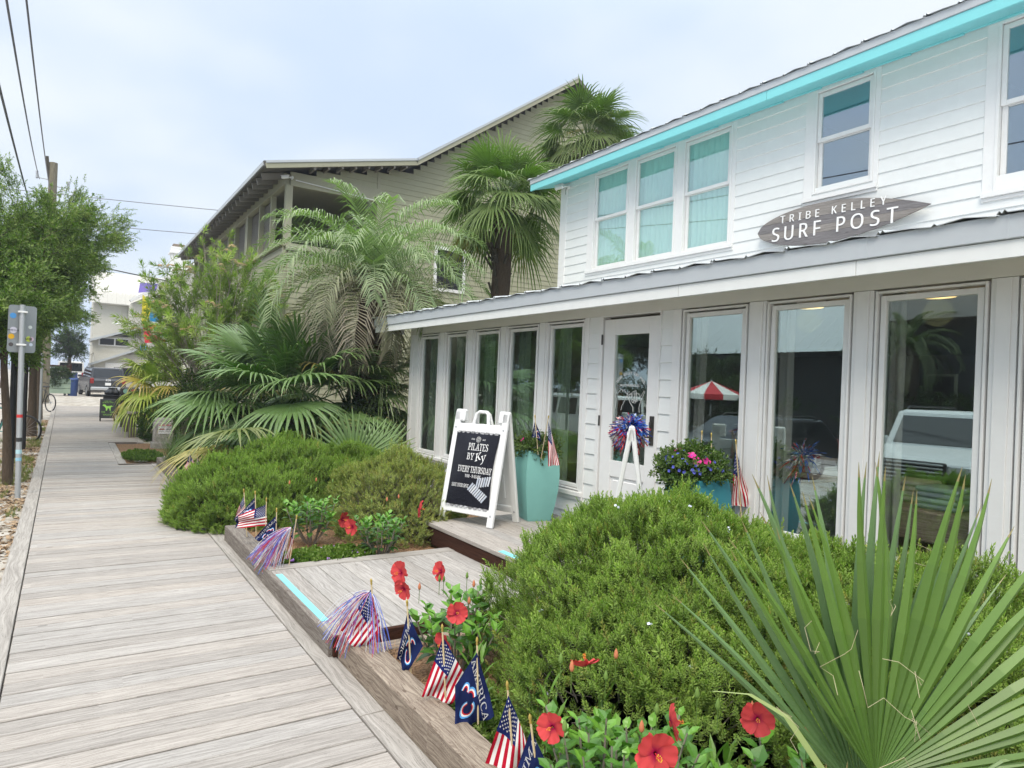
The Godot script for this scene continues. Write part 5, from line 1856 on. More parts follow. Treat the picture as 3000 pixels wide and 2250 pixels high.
# one fan leaf into b; axis is the way the middle of the fan points, nrm its upper side
func fan_leaf(b: MB, hub: Vector3, axis: Vector3, nrm: Vector3, r: float, nseg: int, spread: float, droop: float, c0: Color, c1: Color, tip: Color, fuse := 0.45, cup := 0.12, jit := 0.0, deep := 0.55) -> void:
	axis = axis.normalized()
	nrm = (nrm - axis * nrm.dot(axis)).normalized()
	var side := axis.cross(nrm)
	var dth := spread / nseg
	var st := [0.03, fuse * 0.5, fuse, fuse + (1.0 - fuse) * 0.35, fuse + (1.0 - fuse) * 0.68, 0.95, 1.0]
	for i in nseg:
		var th := lerpf(-spread * 0.5, spread * 0.5, (i + 0.5) / nseg)
		var rel := absf(th) / (spread * 0.5)
		var ln := r * (1.0 - 0.22 * rel * rel) * rf(0.92, 1.05)
		var dir := axis * cos(th) + side * sin(th)
		var tg := -axis * sin(th) + side * cos(th)
		var roll := rf(-1.0, 1.0) * jit * 6.0
		var out_j := rf(-1.0, 1.0) * jit
		var swing := rf(-1.0, 1.0) * jit
		var dr := droop * rf(0.6, 1.4)
		var sway := rf(-0.05, 0.05)
		var f2 := fuse * (1.0 - 0.25 * rel)
		var prev: Array = []
		var g := rf(0.85, 1.12)
		for k in st.size():
			var s: float = st[k]
			var rr := s * ln
			var w := rr * tan(dth * 0.5)
			if s > f2:
				var wf := f2 * ln * tan(dth * 0.5)
				w = wf * pow(maxf(0.0, 1.0 - (s - f2) / (1.0 - f2)), 0.82) * 1.05 + 0.0004
			var bend := maxf(0.0, (s - f2 * 0.8) / (1.0 - f2 * 0.8))
			var p := hub + dir * rr - nrm * cup * r * s * s * (rel * rel * 0.8 + 0.1) + tg * sway * bend * bend * r
			p += Vector3.DOWN * dr * r * bend * bend
			p -= dir * dr * 0.35 * r * bend * bend * bend
			var fold := w * deep
			p += (nrm * out_j + tg * swing) * rr * s
			var tq := tg * cos(roll * s) + nrm * sin(roll * s)
			var row := [p - tq * w, p + nrm * fold, p + tq * w]
			if k > 0:
				var c := c0.lerp(c1, s * 0.8 + 0.1 * (i % 2)) * g
				if k == st.size() - 1: c = c.lerp(tip, 0.8)
				c.a = 1.0
				b.col = c
				b.quad(prev[0], prev[1], row[1], row[0], nrm)
				b.col = Color(c.r * 0.93, c.g * 0.93, c.b * 0.93)
				b.quad(prev[1], prev[2], row[2], row[1], nrm)
			prev = row

# palm with fan leaves; opts: n, r, petiole, seg, droop, lo, hi (elevations), c0, c1, tip, yellow (share), boots
func fan_palm(called: String, label: String, base: Vector3, trunk: Array, rad: float, o: Dictionary, group := "") -> Node3D:
	var t := thing(called, label, "palm", base, group)
	var top := Vector3()
	if trunk.size() > 1:
		var tb := MB.new()
		var rr: Array = []
		for i in trunk.size(): rr.append(rad * (1.25 if i == 0 else (1.0 + 0.12 * (i % 2))))
		tb.tube(trunk, rr, 12)
		part("trunk", tb.mesh(), o.get("bark", M.bark), t)
		top = trunk[-1]
		for i in o.get("boots", 0):
			var f := rf(0.35, 1.0)
			var a: float = i * 2.4
			var d := Vector3(cos(a), 0, sin(a))
			var p: Vector3 = trunk[0].lerp(top, f) + d * rad * 0.9
			var bb := MB.new()
			bb.bar(p, p + d * rad * rf(0.5, 1.0) + Vector3(0, rf(0.12, 0.3), 0), 0.06, 0.025)
			part("frond_stub", bb.mesh(), M.pole_dark, t)
	var n: int = o.n
	for i in n:
		var f := (i + 0.5) / n
		var az: float = i * 2.39996 + o.get("az", 0.0)
		if o.has("face"):
			az = o.face + (fposmod(i * 0.618, 1.0) - 0.5) * o.get("arc", PI)
		var el: float = lerpf(o.hi, o.lo, pow(f, o.get("pw", 0.8))) + rf(-1.0, 1.0) * o.get("mess", 0.12)
		var d := Vector3(cos(az) * cos(el), sin(el), sin(az) * cos(el))
		var r: float = o.r * rf(0.82, 1.08)
		var pl: float = o.petiole * rf(0.75, 1.15)
		var hub := top + d * pl + Vector3(0, -0.12 * pl * f, 0)
		var ax: Vector3 = (d + Vector3(0, -0.25 - 0.5 * f, 0) * o.get("sag", 1.0)).normalized()
		var nr := Vector3.UP if absf(ax.y) < 0.9 else Vector3(-cos(az), 0.2, -sin(az))
		nr = (nr + Vector3(cos(az), 0, sin(az)) * 0.35 + some_dir() * 0.25).normalized()
		var b := MB.new()
		var c0: Color = o.c0
		var c1: Color = o.c1
		if rng.randf() < o.get("yellow", 0.0) * (0.4 + 1.2 * f):
			c0 = o.get("y0", Color(0.22, 0.22, 0.04))
			c1 = o.get("y1", Color(0.34, 0.26, 0.08))
		if f > 1.0 - o.get("dead", 0.0):
			c0 = Color(0.20, 0.16, 0.10)
			c1 = Color(0.30, 0.25, 0.18)
		b.col = c0 * 1.15
		b.tube([top, top.lerp(hub, 0.5) + Vector3(0, 0.05 * pl, 0), hub], [0.016, 0.011, 0.008], 5, false)
		fan_leaf(b, hub, ax, nr, r, o.seg, o.get("spread", 4.4), o.droop * lerpf(0.7, 1.3, f), c0, c1, o.tip, o.get("fuse", 0.45), o.get("cup", 0.15), 0.012)
		part("frond", b.mesh(), M.waxy if o.get("waxy", true) else M.leaf, t)
	return t

# one feather frond
func feather(b: MB, base: Vector3, az: float, el: float, ln: float, arch: float, lf: float, c0: Color, c1: Color, wide := 0.021, vee := 0.6) -> void:
	var h := Vector3(cos(az), 0, sin(az))
	var pts: Array = [base]
	var e := el
	var n := 26
	var p := base
	var dirs: Array = []
	var tw := rf(-0.012, 0.012)
	var a := az
	for i in n:
		var f := (i + 0.5) / n
		e = el - arch * pow(f, 1.35)
		a += tw
		h = Vector3(cos(a), 0, sin(a))
		var d := h * cos(e) + Vector3(0, sin(e), 0)
		dirs.append(d)
		p += d * ln / n
		pts.append(p)
	b.col = c0.lerp(c1, 0.6)
	b.tube(pts, [0.018, 0.016, 0.014, 0.012, 0.010, 0.009, 0.008, 0.007, 0.006, 0.005, 0.004], 4, false)
	for i in range(3, n):
		for s in [-1.0, 1.0]:
			for q in 2:
				var f := (i + 0.5 * q) / n
				var at: Vector3 = pts[i].lerp(pts[i + 1], 0.5 * q)
				var d: Vector3 = dirs[i]
				var sd: Vector3 = d.cross(Vector3.UP).normalized() * s
				var up: Vector3 = sd.cross(d).normalized()
				if up.y < 0.0 and absf(d.y) < 0.95: up = -up
				var l := lf * (0.45 + 0.55 * sin(PI * pow(f, 0.75))) * rf(0.85, 1.1)
				var o := (sd * 0.85 + d * (0.35 + 0.5 * f) + up * vee * rf(0.4, 1.2)).normalized()
				var w := o.cross(up).normalized() * wide * 0.5
				var g := rf(0.8, 1.15)
				var cc := c0.lerp(c1, rf(0.0, 1.0)) * g
				cc.a = 1.0
				b.col = cc
				var p1 := at + o * l * 0.5
				var p2 := at + o * l * 0.9 + Vector3.DOWN * l * rf(0.25, 0.62)
				b.quad(at - w * 0.6, at + w * 0.6, p1 + w, p1 - w, up)
				b.quad(p1 - w, p1 + w, p2 + w * 0.12, p2 - w * 0.12, up)

func feather_palm(called: String, label: String, base: Vector3, th: float, n: int, ln: float, c0: Color, c1: Color, tr: float, dead: float, arch := 1.7, leaflet := 0.34) -> Node3D:
	var t := thing(called, label, "palm", base)
	var tb := MB.new()
	var pts: Array = []
	var rr: Array = []
	for i in 13:
		pts.append(Vector3(0.02 * sin(i * 1.3), -0.1 + (th + 0.1) * i / 12.0, 0))
		rr.append(tr * (1.0 + 0.13 * (i % 2)))
	tb.tube(pts, rr, 12)
	part("trunk", tb.mesh(), M.bark, t)
	for i in n:
		var f := (i + 0.5) / n
		var b := MB.new()
		var el := lerpf(1.45, -0.25, pow(f, 0.85)) + rf(-0.1, 0.1)
		var k := clampf((f - (1.0 - dead)) / maxf(dead, 0.01) + 0.5, 0.0, 1.0) if f > 1.0 - dead else 0.0
		var a0 := c0.lerp(Color(0.27, 0.235, 0.19), k)
		var a1 := c1.lerp(Color(0.40, 0.345, 0.275), k)
		feather(b, Vector3(0, th, 0), i * 2.39996, el, ln * rf(0.85, 1.08), arch * lerpf(0.75, 1.15, f) + rf(-0.1, 0.2), leaflet, a0, a1)
		part("frond", b.mesh(), M.leaf, t)
	return t

# low dome of needle shoots with bare grey wood inside
func needle_shrub(called: String, label: String, at: Vector3, domes: Array, n: int, size: float, c0: Color, c1: Color, twigs: int, bloom := 0, straw := 0.0, up := 0.55, bare := 0.0) -> Node3D:
	var o := thing(called, label, "shrub", at)
	var shoots := [needle_shoot(24, 0.052, 0.019, 0.0044, 1), needle_shoot(28, 0.068, 0.018, 0.0042, 2), needle_shoot(20, 0.042, 0.020, 0.0048, 3)]
	var xs: Array = [[], [], []]
	var cs: Array = [[], [], []]
	var nz := noise(1.3, 3, int(absf(at.z) * 10.0))
	var area := 0.0
	for d in domes: area += d[1].x * d[1].z + d[1].y * (d[1].x + d[1].z)
	var put := 0
	var tries := 0
	var tw := MB.new()
	var blooms: Array = []
	while put < n and tries < n * 8:
		tries += 1
		var pick := rng.randf() * area
		var dm: Array = domes[0]
		for d in domes:
			pick -= d[1].x * d[1].z + d[1].y * (d[1].x + d[1].z)
			dm = d
			if pick < 0.0: break
		var u := some_dir()
		u.y = absf(u.y) if rng.randf() < 0.8 else u.y * 0.35
		var rad: Vector3 = dm[1]
		var lump := 1.0 + 0.20 * nz.get_noise_3dv(dm[0] + u * rad * 1.4) + 0.08 * nz.get_noise_3dv((dm[0] + u * rad) * 4.0)
		var depth := 1.0 if rng.randf() < 0.72 else rf(0.72, 1.0)
		var p: Vector3 = dm[0] + u * rad * lump * depth
		var tuft := nz.get_noise_3dv((at + p) * 3.4)
		p += (u / rad).normalized() * tuft * 0.085
		if tuft < -0.12 and rng.randf() < 0.72: continue
		if p.y < 0.0: continue
		var inside_other := false
		for d in domes:
			if d != dm:
				var q: Vector3 = (p - d[0]) / d[1]
				if q.length() < 0.86: inside_other = true
		if inside_other: continue
		var nr: Vector3 = (u / rad).normalized()
		var dirv := nr * 0.75 + Vector3(0, up, 0) + some_dir() * 0.7
		var k := rng.randi() % 3
		var sc := size * rf(0.75, 1.35)
		if rng.randf() < 0.05:
			dirv = nr * 0.7 + Vector3(0, 0.8, 0) + some_dir() * 0.3
			sc *= 1.6
		if bare > 0.0 and p.y < dm[1].y * 0.62 and rng.randf() < bare and nz.get_noise_3dv(p * 1.6) > -0.18: continue
		var low := clampf(1.0 - p.y / (dm[1].y * 0.55), 0.0, 1.0) * float(nr.y < 0.5)
		xs[k].append(Transform3D(grow(dirv, rf(0, TAU)) * Basis().scaled(Vector3.ONE * sc), p))
		var t := clampf(0.5 + 0.55 * nz.get_noise_3dv(p * 2.2) + rf(-0.35, 0.35), 0.0, 1.0)
		var c := c0.lerp(c1, t)
		if rng.randf() < straw: c = c.lerp(Color(0.42, 0.36, 0.12), rf(0.3, 0.9))
		cs[k].append(c)
		put += 1
		if blooms.size() < bloom and rng.randf() < 0.02 and nr.y > 0.2:
			blooms.append(p + dirv.normalized() * 0.07 * sc)
	for k in 3:
		if xs[k].size(): many("foliage", shoots[k], M.needle, xs[k], cs[k], o)
	# bare crooked wood
	for i in twigs:
		var dm: Array = domes[rng.randi() % domes.size()]
		var u := some_dir()
		u.y = absf(u.y)
		var rad: Vector3 = dm[1]
		var e: Vector3 = dm[0] + u * rad * rf(0.82, 0.99)
		var s: Vector3 = dm[0] + Vector3(u.x * rad.x * 0.35, 0.0, u.z * rad.z * 0.35)
		var j := some_dir() * 0.10
		var j2 := some_dir() * 0.07
		tw.col = Color(1, 1, 1) * rf(0.7, 1.3)
		tw.tube([s, s.lerp(e, 0.35) + j, s.lerp(e, 0.7) + j2, e], [0.009, 0.006, 0.004, 0.002], 4, false)
	part("branches", tw.mesh(), M.twig, o)
	# dark domes added inside each mound, in place of its shaded depth
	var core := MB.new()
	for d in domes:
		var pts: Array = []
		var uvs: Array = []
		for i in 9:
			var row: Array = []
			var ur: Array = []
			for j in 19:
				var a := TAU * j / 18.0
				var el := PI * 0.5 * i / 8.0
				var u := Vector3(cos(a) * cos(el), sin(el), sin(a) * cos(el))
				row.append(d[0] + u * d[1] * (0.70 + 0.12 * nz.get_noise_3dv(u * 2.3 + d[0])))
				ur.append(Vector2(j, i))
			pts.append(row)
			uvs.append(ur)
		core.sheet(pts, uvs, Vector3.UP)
	part("dark_core", core.mesh(), M.core_shade, o)
	if blooms.size():
		var fb := MB.new()
		fb.col = Color(0.62, 0.66, 0.78)
		for k in 5:
			var a := TAU * k / 5.0
			var d := Vector3(cos(a), 0.4, sin(a)) * 0.008
			var sd := Vector3(-sin(a), 0, cos(a)) * 0.0035
			fb.quad(Vector3(), d * 0.6 + sd, d, d * 0.6 - sd, Vector3.UP)
		var bx: Array = []
		for p in blooms:
			for k in 3: bx.append(Transform3D(Basis.from_euler(Vector3(rf(-1, 1), rf(0, 6), rf(-1, 1))), p + some_dir() * 0.012))
		many("blossoms", fb.mesh(), M.paintv, bx, [], o)
	return o

# glossy pointed leaf, base at the origin, along +z, upper side +y
func broad_leaf(ln: float, wide: float, c: Color, curl: float, seed_: int) -> ArrayMesh:
	var r := RandomNumberGenerator.new()
	r.seed = seed_
	var b := MB.new()
	var prof := [0.0, 0.62, 1.0, 0.92, 0.6, 0.0]
	var prev: Array = []
	for i in 6:
		var f := i / 5.0
		var w: float = prof[i] * wide * 0.5
		var y := 0.02 * ln - curl * ln * f * f
		var z := ln * (0.1 + 0.9 * f)
		var ser: float = 0.06 * wide * (1 if i % 2 else -1) if i > 0 and i < 5 else 0.0
		var row := [Vector3(-w - ser, y + w * 0.28, z), Vector3(0, y, z), Vector3(w + ser, y + w * 0.28, z)]
		if i:
			for q in 2:
				var g := r.randf_range(0.92, 1.08)
				b.col = Color(c.r * g, c.g * g, c.b * g)
				b.quad(prev[q], prev[q + 1], row[q + 1], row[q], Vector3.UP)
		prev = row
	b.col = c * 0.9
	b.tube([Vector3(0, 0, 0), Vector3(0, 0.02 * ln, ln * 0.12)], [wide * 0.03], 4, false)
	return b.mesh()

# hibiscus flower facing +z at the origin, five ruffled petals and a long column
func hibiscus_flower(parent: Node, at: Vector3, face: Vector3, r: float, open := 1.0) -> void:
	var f := Node3D.new()
	f.name = "flower"
	parent.add_child(f, true)
	f.transform = Transform3D(face_to(face) * Basis(Vector3.BACK, rf(0, TAU)), at)
	for k in 5:
		var key := "petal%d" % (k % 3)
		if not meshes.has(key):
			var b := MB.new()
			var pts: Array = []
			var uvs: Array = []
			for i in 8:
				var s := i / 7.0
				var row: Array = []
				var ur: Array = []
				for j in 9:
					var q := (j - 4) / 4.0
					var w := sin(PI * 0.5 * pow(s, 0.7)) * 0.50 * (1.0 if s < 0.9 else 0.93)
					var edge := 0.085 * s * s * sin(q * 7.0 + k * 2.0 + s * 3.0) * absf(q)
					row.append(Vector3(w * q, s * (1.0 - 0.10 * q * q) + 0.02 * sin(q * 9.0 + k) * s, 0.10 * s * s + edge + 0.05 * q * q * s))
					ur.append(Vector2(q, s))
				pts.append(row)
				uvs.append(ur)
			var kk := b.v.size()
			b.sheet(pts, uvs, Vector3.BACK)
			for i in b.v.size():
				var s: float = b.t[i].y
				var vein := 0.88 + 0.12 * sin(b.t[i].x * 26.0)
				b.c[i] = Color(0.24, 0.0, 0.045).lerp(Color(0.64, 0.075, 0.078) * vein, smoothstep(0.06, 0.45, s))
			meshes[key] = b.mesh()
		var bs := Basis(Vector3.BACK, TAU * k / 5.0) * Basis(Vector3.RIGHT, 0.62 * (1.3 - open)) * Basis(Vector3.UP, 0.16)
		part("petal", meshes[key], M.petal, f, Vector3(0, 0, 0.002 * k), bs.scaled(Vector3.ONE * r))
	var c := MB.new()
	c.col = Color(0.75, 0.05, 0.06)
	c.tube([Vector3(), Vector3(0, 0.02, 0.35) * r, Vector3(0, -0.02, 0.78) * r], [0.028 * r, 0.022 * r, 0.018 * r], 6)
	for i in 34:
		var s := rf(0.45, 0.8) * r
		var a := rf(0, TAU)
		c.col = Color(0.75, 0.42, 0.04) if i % 3 else Color(0.70, 0.15, 0.05)
		var p := Vector3(0, 0, s)
		var q := p + Vector3(cos(a) * 0.09, sin(a) * 0.09, 0.02) * r
		c.box(q, Vector3.ONE * 0.032 * r)
	part("pistil", c.mesh(), M.paintv, f)

# hibiscus bush with glossy leaves; each leaf its own part where they show large
func hibiscus_bush(label: String, base: Vector3, h: float, wide: float, n: int, leaf: float, single: bool, flowers: Array, buds: int, grp := "") -> Node3D:
	var t := thing("hibiscus_bush", label, "hibiscus", base, grp)
	var sb := MB.new()
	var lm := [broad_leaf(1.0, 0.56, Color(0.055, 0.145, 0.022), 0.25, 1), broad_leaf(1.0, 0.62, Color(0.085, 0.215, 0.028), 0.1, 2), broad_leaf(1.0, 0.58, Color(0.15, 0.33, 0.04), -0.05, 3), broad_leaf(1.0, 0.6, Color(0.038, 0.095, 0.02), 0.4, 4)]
	var xs: Array = [[], [], [], []]
	var ns := maxi(5, int(n / 14.0))
	for i in ns:
		var a := i * 2.4 + rf(-0.3, 0.3)
		var rr := wide * sqrt((i + 0.5) / ns)
		var e := Vector3(cos(a) * rr, h * rf(0.72, 1.0) * (1.0 - 0.25 * rr / wide), sin(a) * rr)
		var s := Vector3(cos(a) * 0.03, 0, sin(a) * 0.03)
		var mid := s.lerp(e, 0.5) + Vector3(cos(a), 0, sin(a)) * wide * 0.12
		sb.tube([s, mid, e], [0.008, 0.006, 0.003], 5, false)
		var per := int(float(n) / ns)
		for k in per:
			var f := 0.30 + 0.70 * pow((k + 0.5) / per, 0.8)
			var p := (mid.lerp(e, (f - 0.5) * 2.0) if f > 0.5 else s.lerp(mid, f * 2.0))
			var az := k * 2.4 + a
			var el := lerpf(-0.25, 0.75, f) + rf(-0.3, 0.3)
			var d := Vector3(cos(az) * cos(el), sin(el), sin(az) * cos(el))
			var up := Vector3.UP if f < 0.93 else Vector3(cos(az), 0.6, sin(az)) * -1.0 + Vector3(0, 1.5, 0)
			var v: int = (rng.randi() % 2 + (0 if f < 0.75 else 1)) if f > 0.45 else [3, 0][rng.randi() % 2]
			var sc := leaf * rf(0.75, 1.2) * (0.7 if f > 0.92 else 1.0)
			xs[v].append(Transform3D(face_to(d, up) * Basis().scaled(Vector3.ONE * sc), p))
	part("stems", sb.mesh(), M.twig, t)
	for v in 4:
		if single:
			for x in xs[v]:
				var o := part("leaf", lm[v], M.waxy, t)
				o.transform = x
		elif xs[v].size():
			many("leaves", lm[v], M.waxy, xs[v], [], t)
	for f in flowers: hibiscus_flower(t, f[0] - base, f[1], f[2], f[3] if f.size() > 3 else 1.0)
	for i in buds:
		var b := MB.new()
		var a := rf(0, TAU)
		var p := Vector3(cos(a) * wide * rf(0.3, 0.9), h * rf(0.85, 1.12), sin(a) * wide * rf(0.3, 0.9))
		b.col = Color(0.16, 0.26, 0.06) if i % 3 else Color(0.55, 0.20, 0.10)
		b.lathe(p, [Vector2(0.0, 0.0), Vector2(0.006, 0.004), Vector2(0.009, 0.014), Vector2(0.006, 0.03), Vector2(0.0, 0.042)], 8)
		b.col = Color(0.12, 0.2, 0.05)
		b.tube([p - Vector3(0, 0.07, 0), p], [0.0018], 4, false)
		part("bud", b.mesh(), M.paintv, t)
	return t

# ---------------------------------------------------------------- planting beds, palms, trees
func bed_sheet(called: String, x0: float, x1: float, z0: float, z1: float, y: float) -> void:
	var pts: Array = []
	var uvs: Array = []
	var n := noise(2.2, 3, 8)
	for i in 40:
		var r: Array = []
		var u: Array = []
		for j in 24:
			var z := lerpf(z0, z1, i / 39.0)
			var x := lerpf(x0, x1, j / 23.0)
			r.append(Vector3(x, y + 0.03 * n.get_noise_2d(x, z) + 0.012 * n.get_noise_2d(x * 6.0, z * 6.0), z))
			u.append(Vector2(x, z))
		pts.append(r)
		uvs.append(u)
	var b := MB.new()
	b.sheet(pts, uvs, Vector3.UP)
	struct(called, b.mesh(), M.mulch)

func beds() -> void:
	bed_sheet("bed_soil", 1.44, 4.36, -5.52, -13.4, 0.045)
	bed_sheet("bed_soil", 1.44, 4.36, 1.2, -3.78, 0.03)
	bed_sheet("bed_soil", 0.86, 4.3, -13.4, -17.4, -0.02)
	# pine straw
	var nb := MB.new()
	nb.quad(Vector3(-0.05, 0, -0.0009), Vector3(0, 0.006, -0.0011), Vector3(0, 0.006, 0.0011), Vector3(-0.05, 0, 0.0009), Vector3.UP)
	nb.quad(Vector3(0, 0.006, -0.0011), Vector3(0.05, 0, -0.0007), Vector3(0.05, 0, 0.0007), Vector3(0, 0.006, 0.0011), Vector3.UP)
	var xs: Array = []
	var cs: Array = []
	while xs.size() < 15000:
		var z := rf(-7.2, -1.0)
		var x := 1.46 + 1.9 * pow(rng.randf(), 1.4)
		if z < -3.70 and z > -5.55: continue
		xs.append(Transform3D(Basis.from_euler(Vector3(rf(-0.35, 0.35), rf(0, TAU), rf(-0.3, 0.3))) * Basis().scaled(Vector3(rf(0.6, 1.3), 1, 1.3)), Vector3(x, rf(0.05, 0.075), z)))
		var q := rf(0.45, 1.25)
		cs.append(Color(0.36 * q, 0.21 * q, 0.11 * q))
	var ps := many("pine_straw", nb.mesh(), M.paintv, xs, cs, self)
	tag(ps, "brown pine straw mulch strewn over the planting beds", "pine straw")
	# rosemary by the shop front and along the walk
	needle_shrub("rosemary_shrub", "large sprawling green rosemary mound before the shop door platform", Vector3(2.75, 0.03, -2.3), [[Vector3(-0.02, 0.0, -0.25), Vector3(0.95, 0.93, 1.18)], [Vector3(0.25, 0.0, 0.75), Vector3(0.95, 0.86, 1.1)], [Vector3(-0.52, 0.0, 0.1), Vector3(0.58, 0.60, 0.9)], [Vector3(0.2, 0.0, -0.75), Vector3(0.72, 0.80, 0.85)]], 44000, 0.92, Color(0.18, 0.28, 0.06), Color(0.38, 0.51, 0.14), 1300, 60, 0.04, 0.8, 0.82)
	needle_shrub("rosemary_shrub", "yellowing rosemary patch with bare grey stems under the big fan palm", Vector3(2.72, 0.03, -0.75), [[Vector3(0.0, 0.0, 0.0), Vector3(0.8, 0.52, 0.95)]], 11000, 0.95, Color(0.16, 0.22, 0.06), Color(0.34, 0.42, 0.12), 600, 0, 0.22, 0.7, 0.5)
	needle_shrub("rosemary_shrub", "dense rounded dark green bush bulging over the boardwalk edge", Vector3(1.95, 0.0, -8.2), [[Vector3(-0.42, 0.0, 0.05), Vector3(0.62, 0.62, 0.95)], [Vector3(0.35, 0.0, -0.15), Vector3(0.85, 0.80, 1.0)], [Vector3(-0.1, 0.0, 0.55), Vector3(0.55, 0.55, 0.55)], [Vector3(1.0, 0.0, -0.1), Vector3(0.7, 0.72, 0.9)]], 28000, 1.1, Color(0.17, 0.265, 0.055), Color(0.36, 0.49, 0.13), 120, 0, 0.02, 0.8)
	needle_shrub("dry_shrub", "yellow green wiry shrub between the round bush and the sandwich board", Vector3(2.95, 0.03, -6.75), [[Vector3(0.0, 0.0, 0.0), Vector3(0.66, 0.76, 0.85)]], 9500, 1.0, Color(0.27, 0.31, 0.11), Color(0.48, 0.52, 0.20), 900, 0, 0.20, 0.55, 0.4)
	# hibiscus
	var fr := Vector3(-0.55, 0.1, 0.85)
	var g := "red hibiscus bushes in the shop beds"
	hibiscus_bush("hibiscus bush with one red flower beside the round dark bush", Vector3(1.93, 0.04, -6.35), 0.56, 0.27, 190, 0.085, false, [[Vector3(2.12, 0.33, -6.06), Vector3(0.5, -0.1, 0.85), 0.075]], 4, g)
	hibiscus_bush("hibiscus bush with two red flowers before the wiry shrub", Vector3(2.33, 0.04, -5.62), 0.52, 0.24, 190, 0.08, false, [[Vector3(2.08, 0.34, -5.66), Vector3(-0.9, 0.0, 0.45), 0.075], [Vector3(2.62, 0.49, -5.52), Vector3(0.9, -0.1, 0.5), 0.08]], 4, g)
	hibiscus_bush("hibiscus bush with several red flowers leaning over the nearest deck corner", Vector3(1.80, 0.03, -3.22), 0.50, 0.27, 210, 0.085, true, [[Vector3(1.50, 0.60, -3.32), Vector3(-0.93, 0.05, 0.35), 0.064], [Vector3(1.51, 0.52, -3.30), Vector3(-0.90, -0.2, 0.45), 0.058], [Vector3(1.70, 0.60, -3.25), Vector3(-0.95, 0.15, 0.1), 0.055], [Vector3(1.66, 0.46, -3.00), Vector3(-0.3, 0.25, 0.9), 0.056], [Vector3(1.60, 0.33, -2.98), Vector3(-0.95, -0.2, 0.15), 0.062]], 9, g)
	hibiscus_bush("low hibiscus bush with large open red flowers below the rosemary mound", Vector3(1.60, 0.03, -1.72), 0.56, 0.30, 420, 0.075, true, [[Vector3(1.49, 0.67, -1.78), Vector3(0.1, 0.75, -0.35), 0.052], [Vector3(1.36, 0.50, -1.78), Vector3(-0.8, 0.1, 0.5), 0.05], [Vector3(1.50, 0.53, -1.46), Vector3(-0.42, 0.12, 0.9), 0.068], [Vector3(1.60, 0.58, -1.50), Vector3(0.75, 0.1, 0.6), 0.056]], 8, g)
	hibiscus_bush("hibiscus bush with a red flower half hidden by the big fan leaf", Vector3(1.92, 0.03, -1.30), 0.52, 0.30, 200, 0.08, true, [[Vector3(1.80, 0.62, -1.33), Vector3(-0.7, 0.2, 0.6), 0.052], [Vector3(2.10, 0.36, -0.75), Vector3(0.2, 0.5, 0.8), 0.06]], 4, g)
	# upright narrow-leaved seedlings
	var spots := [[1.62, -2.75, 0.40, "by the dark blue flag nearest the rosemary"], [1.72, -2.42, 0.32, "below the rosemary near the striped flags"], [1.62, -2.15, 0.36, "beside the lowest striped flag"], [1.78, -1.98, 0.42, "behind the low hibiscus bush"], [1.72, -1.38, 0.30, "between the big red flowers and the fan palm"], [1.86, -1.52, 0.34, "under the rosemary beside the big red flowers"], [1.62, -1.28, 0.28, "at the foot of the big fan palm"], [2.0, -1.55, 0.3, "in the shade beneath the rosemary wood"], [1.55, -1.52, 0.26, "in front of the largest red flowers"]]
	var lv := broad_leaf(1.0, 0.17, Color(0.13, 0.25, 0.04), 0.10, 7)
	for i in spots.size():
		var q: Array = spots[i]
		var t := thing("leafy_seedling", "narrow leaved green seedling with dark stem " + q[3], "plant", Vector3(q[0], 0.03, q[1]), "narrow leaved seedlings in the near bed")
		for k in 3:
			var e := Vector3(rf(-0.05, 0.05), q[2] * rf(0.7, 1.0), rf(-0.05, 0.05))
			var s := Vector3(rf(-0.05, 0.05), 0, rf(-0.05, 0.05))
			var b := MB.new()
			b.col = Color(0.10, 0.05, 0.03)
			b.tube([s, s.lerp(e, 0.5), s + e], [0.004, 0.003, 0.002], 5, false)
			part("stem", b.mesh(), M.paintv, t)
			for m in 9:
				var f := 0.25 + 0.75 * m / 8.0
				var az := m * 2.4 + k
				var el := lerpf(0.35, 1.2, f)
				var d := Vector3(cos(az) * cos(el), sin(el), sin(az) * cos(el))
				part("leaf", lv, M.waxy, t, s + e * f, face_to(d).scaled(Vector3.ONE * rf(0.09, 0.14)))
	# low ground cover
	ground_cover("ground_cover", "bright low creeping ground cover beside the entry deck", Vector3(1.88, 0.06, -5.68), Vector3(0.40, 0.06, 0.22), 900, Color(0.14, 0.24, 0.04), Color(0.26, 0.36, 0.09), 26)
	ground_cover("ground_cover", "yellow green weeds creeping along the lowest bed timber", Vector3(1.66, 0.05, -2.25), Vector3(0.15, 0.06, 0.75), 700, Color(0.14, 0.22, 0.05), Color(0.26, 0.34, 0.10), 0)
	ground_cover("ground_cover", "small green weeds in the notch of the boardwalk by the bench", Vector3(1.15, 0.0, -14.3), Vector3(0.32, 0.09, 0.75), 700, Color(0.09, 0.16, 0.03), Color(0.20, 0.29, 0.07), 0)
	var sl := MB.new()
	sl.lathe(Vector3(), [Vector2(0.0, 0.0), Vector2(0.1, 0.01), Vector2(0.11, 0.03), Vector2(0.06, 0.055), Vector2(0.0, 0.06)], 9)
	for i in 3:
		solo("rock", sl.mesh(), M.concrete, ["grey rock among the weeds in the boardwalk notch", "smaller rock lying in the boardwalk notch", "third small rock near the boardwalk notch corner"][i], "rock", "rocks in the boardwalk notch", Vector3(1.1 + 0.2 * i, -0.02, -13.8 - 0.25 * i), Basis(Vector3.UP, i * 1.3).scaled(Vector3(1.2 - 0.3 * i, 0.9, 0.8)))
	# fine grass tuft
	var gt := thing("grass_tuft", "fountain of fine green grass below the fan palms", "ornamental grass", Vector3(1.98, 0.0, -12.3))
	xs = []
	cs = []
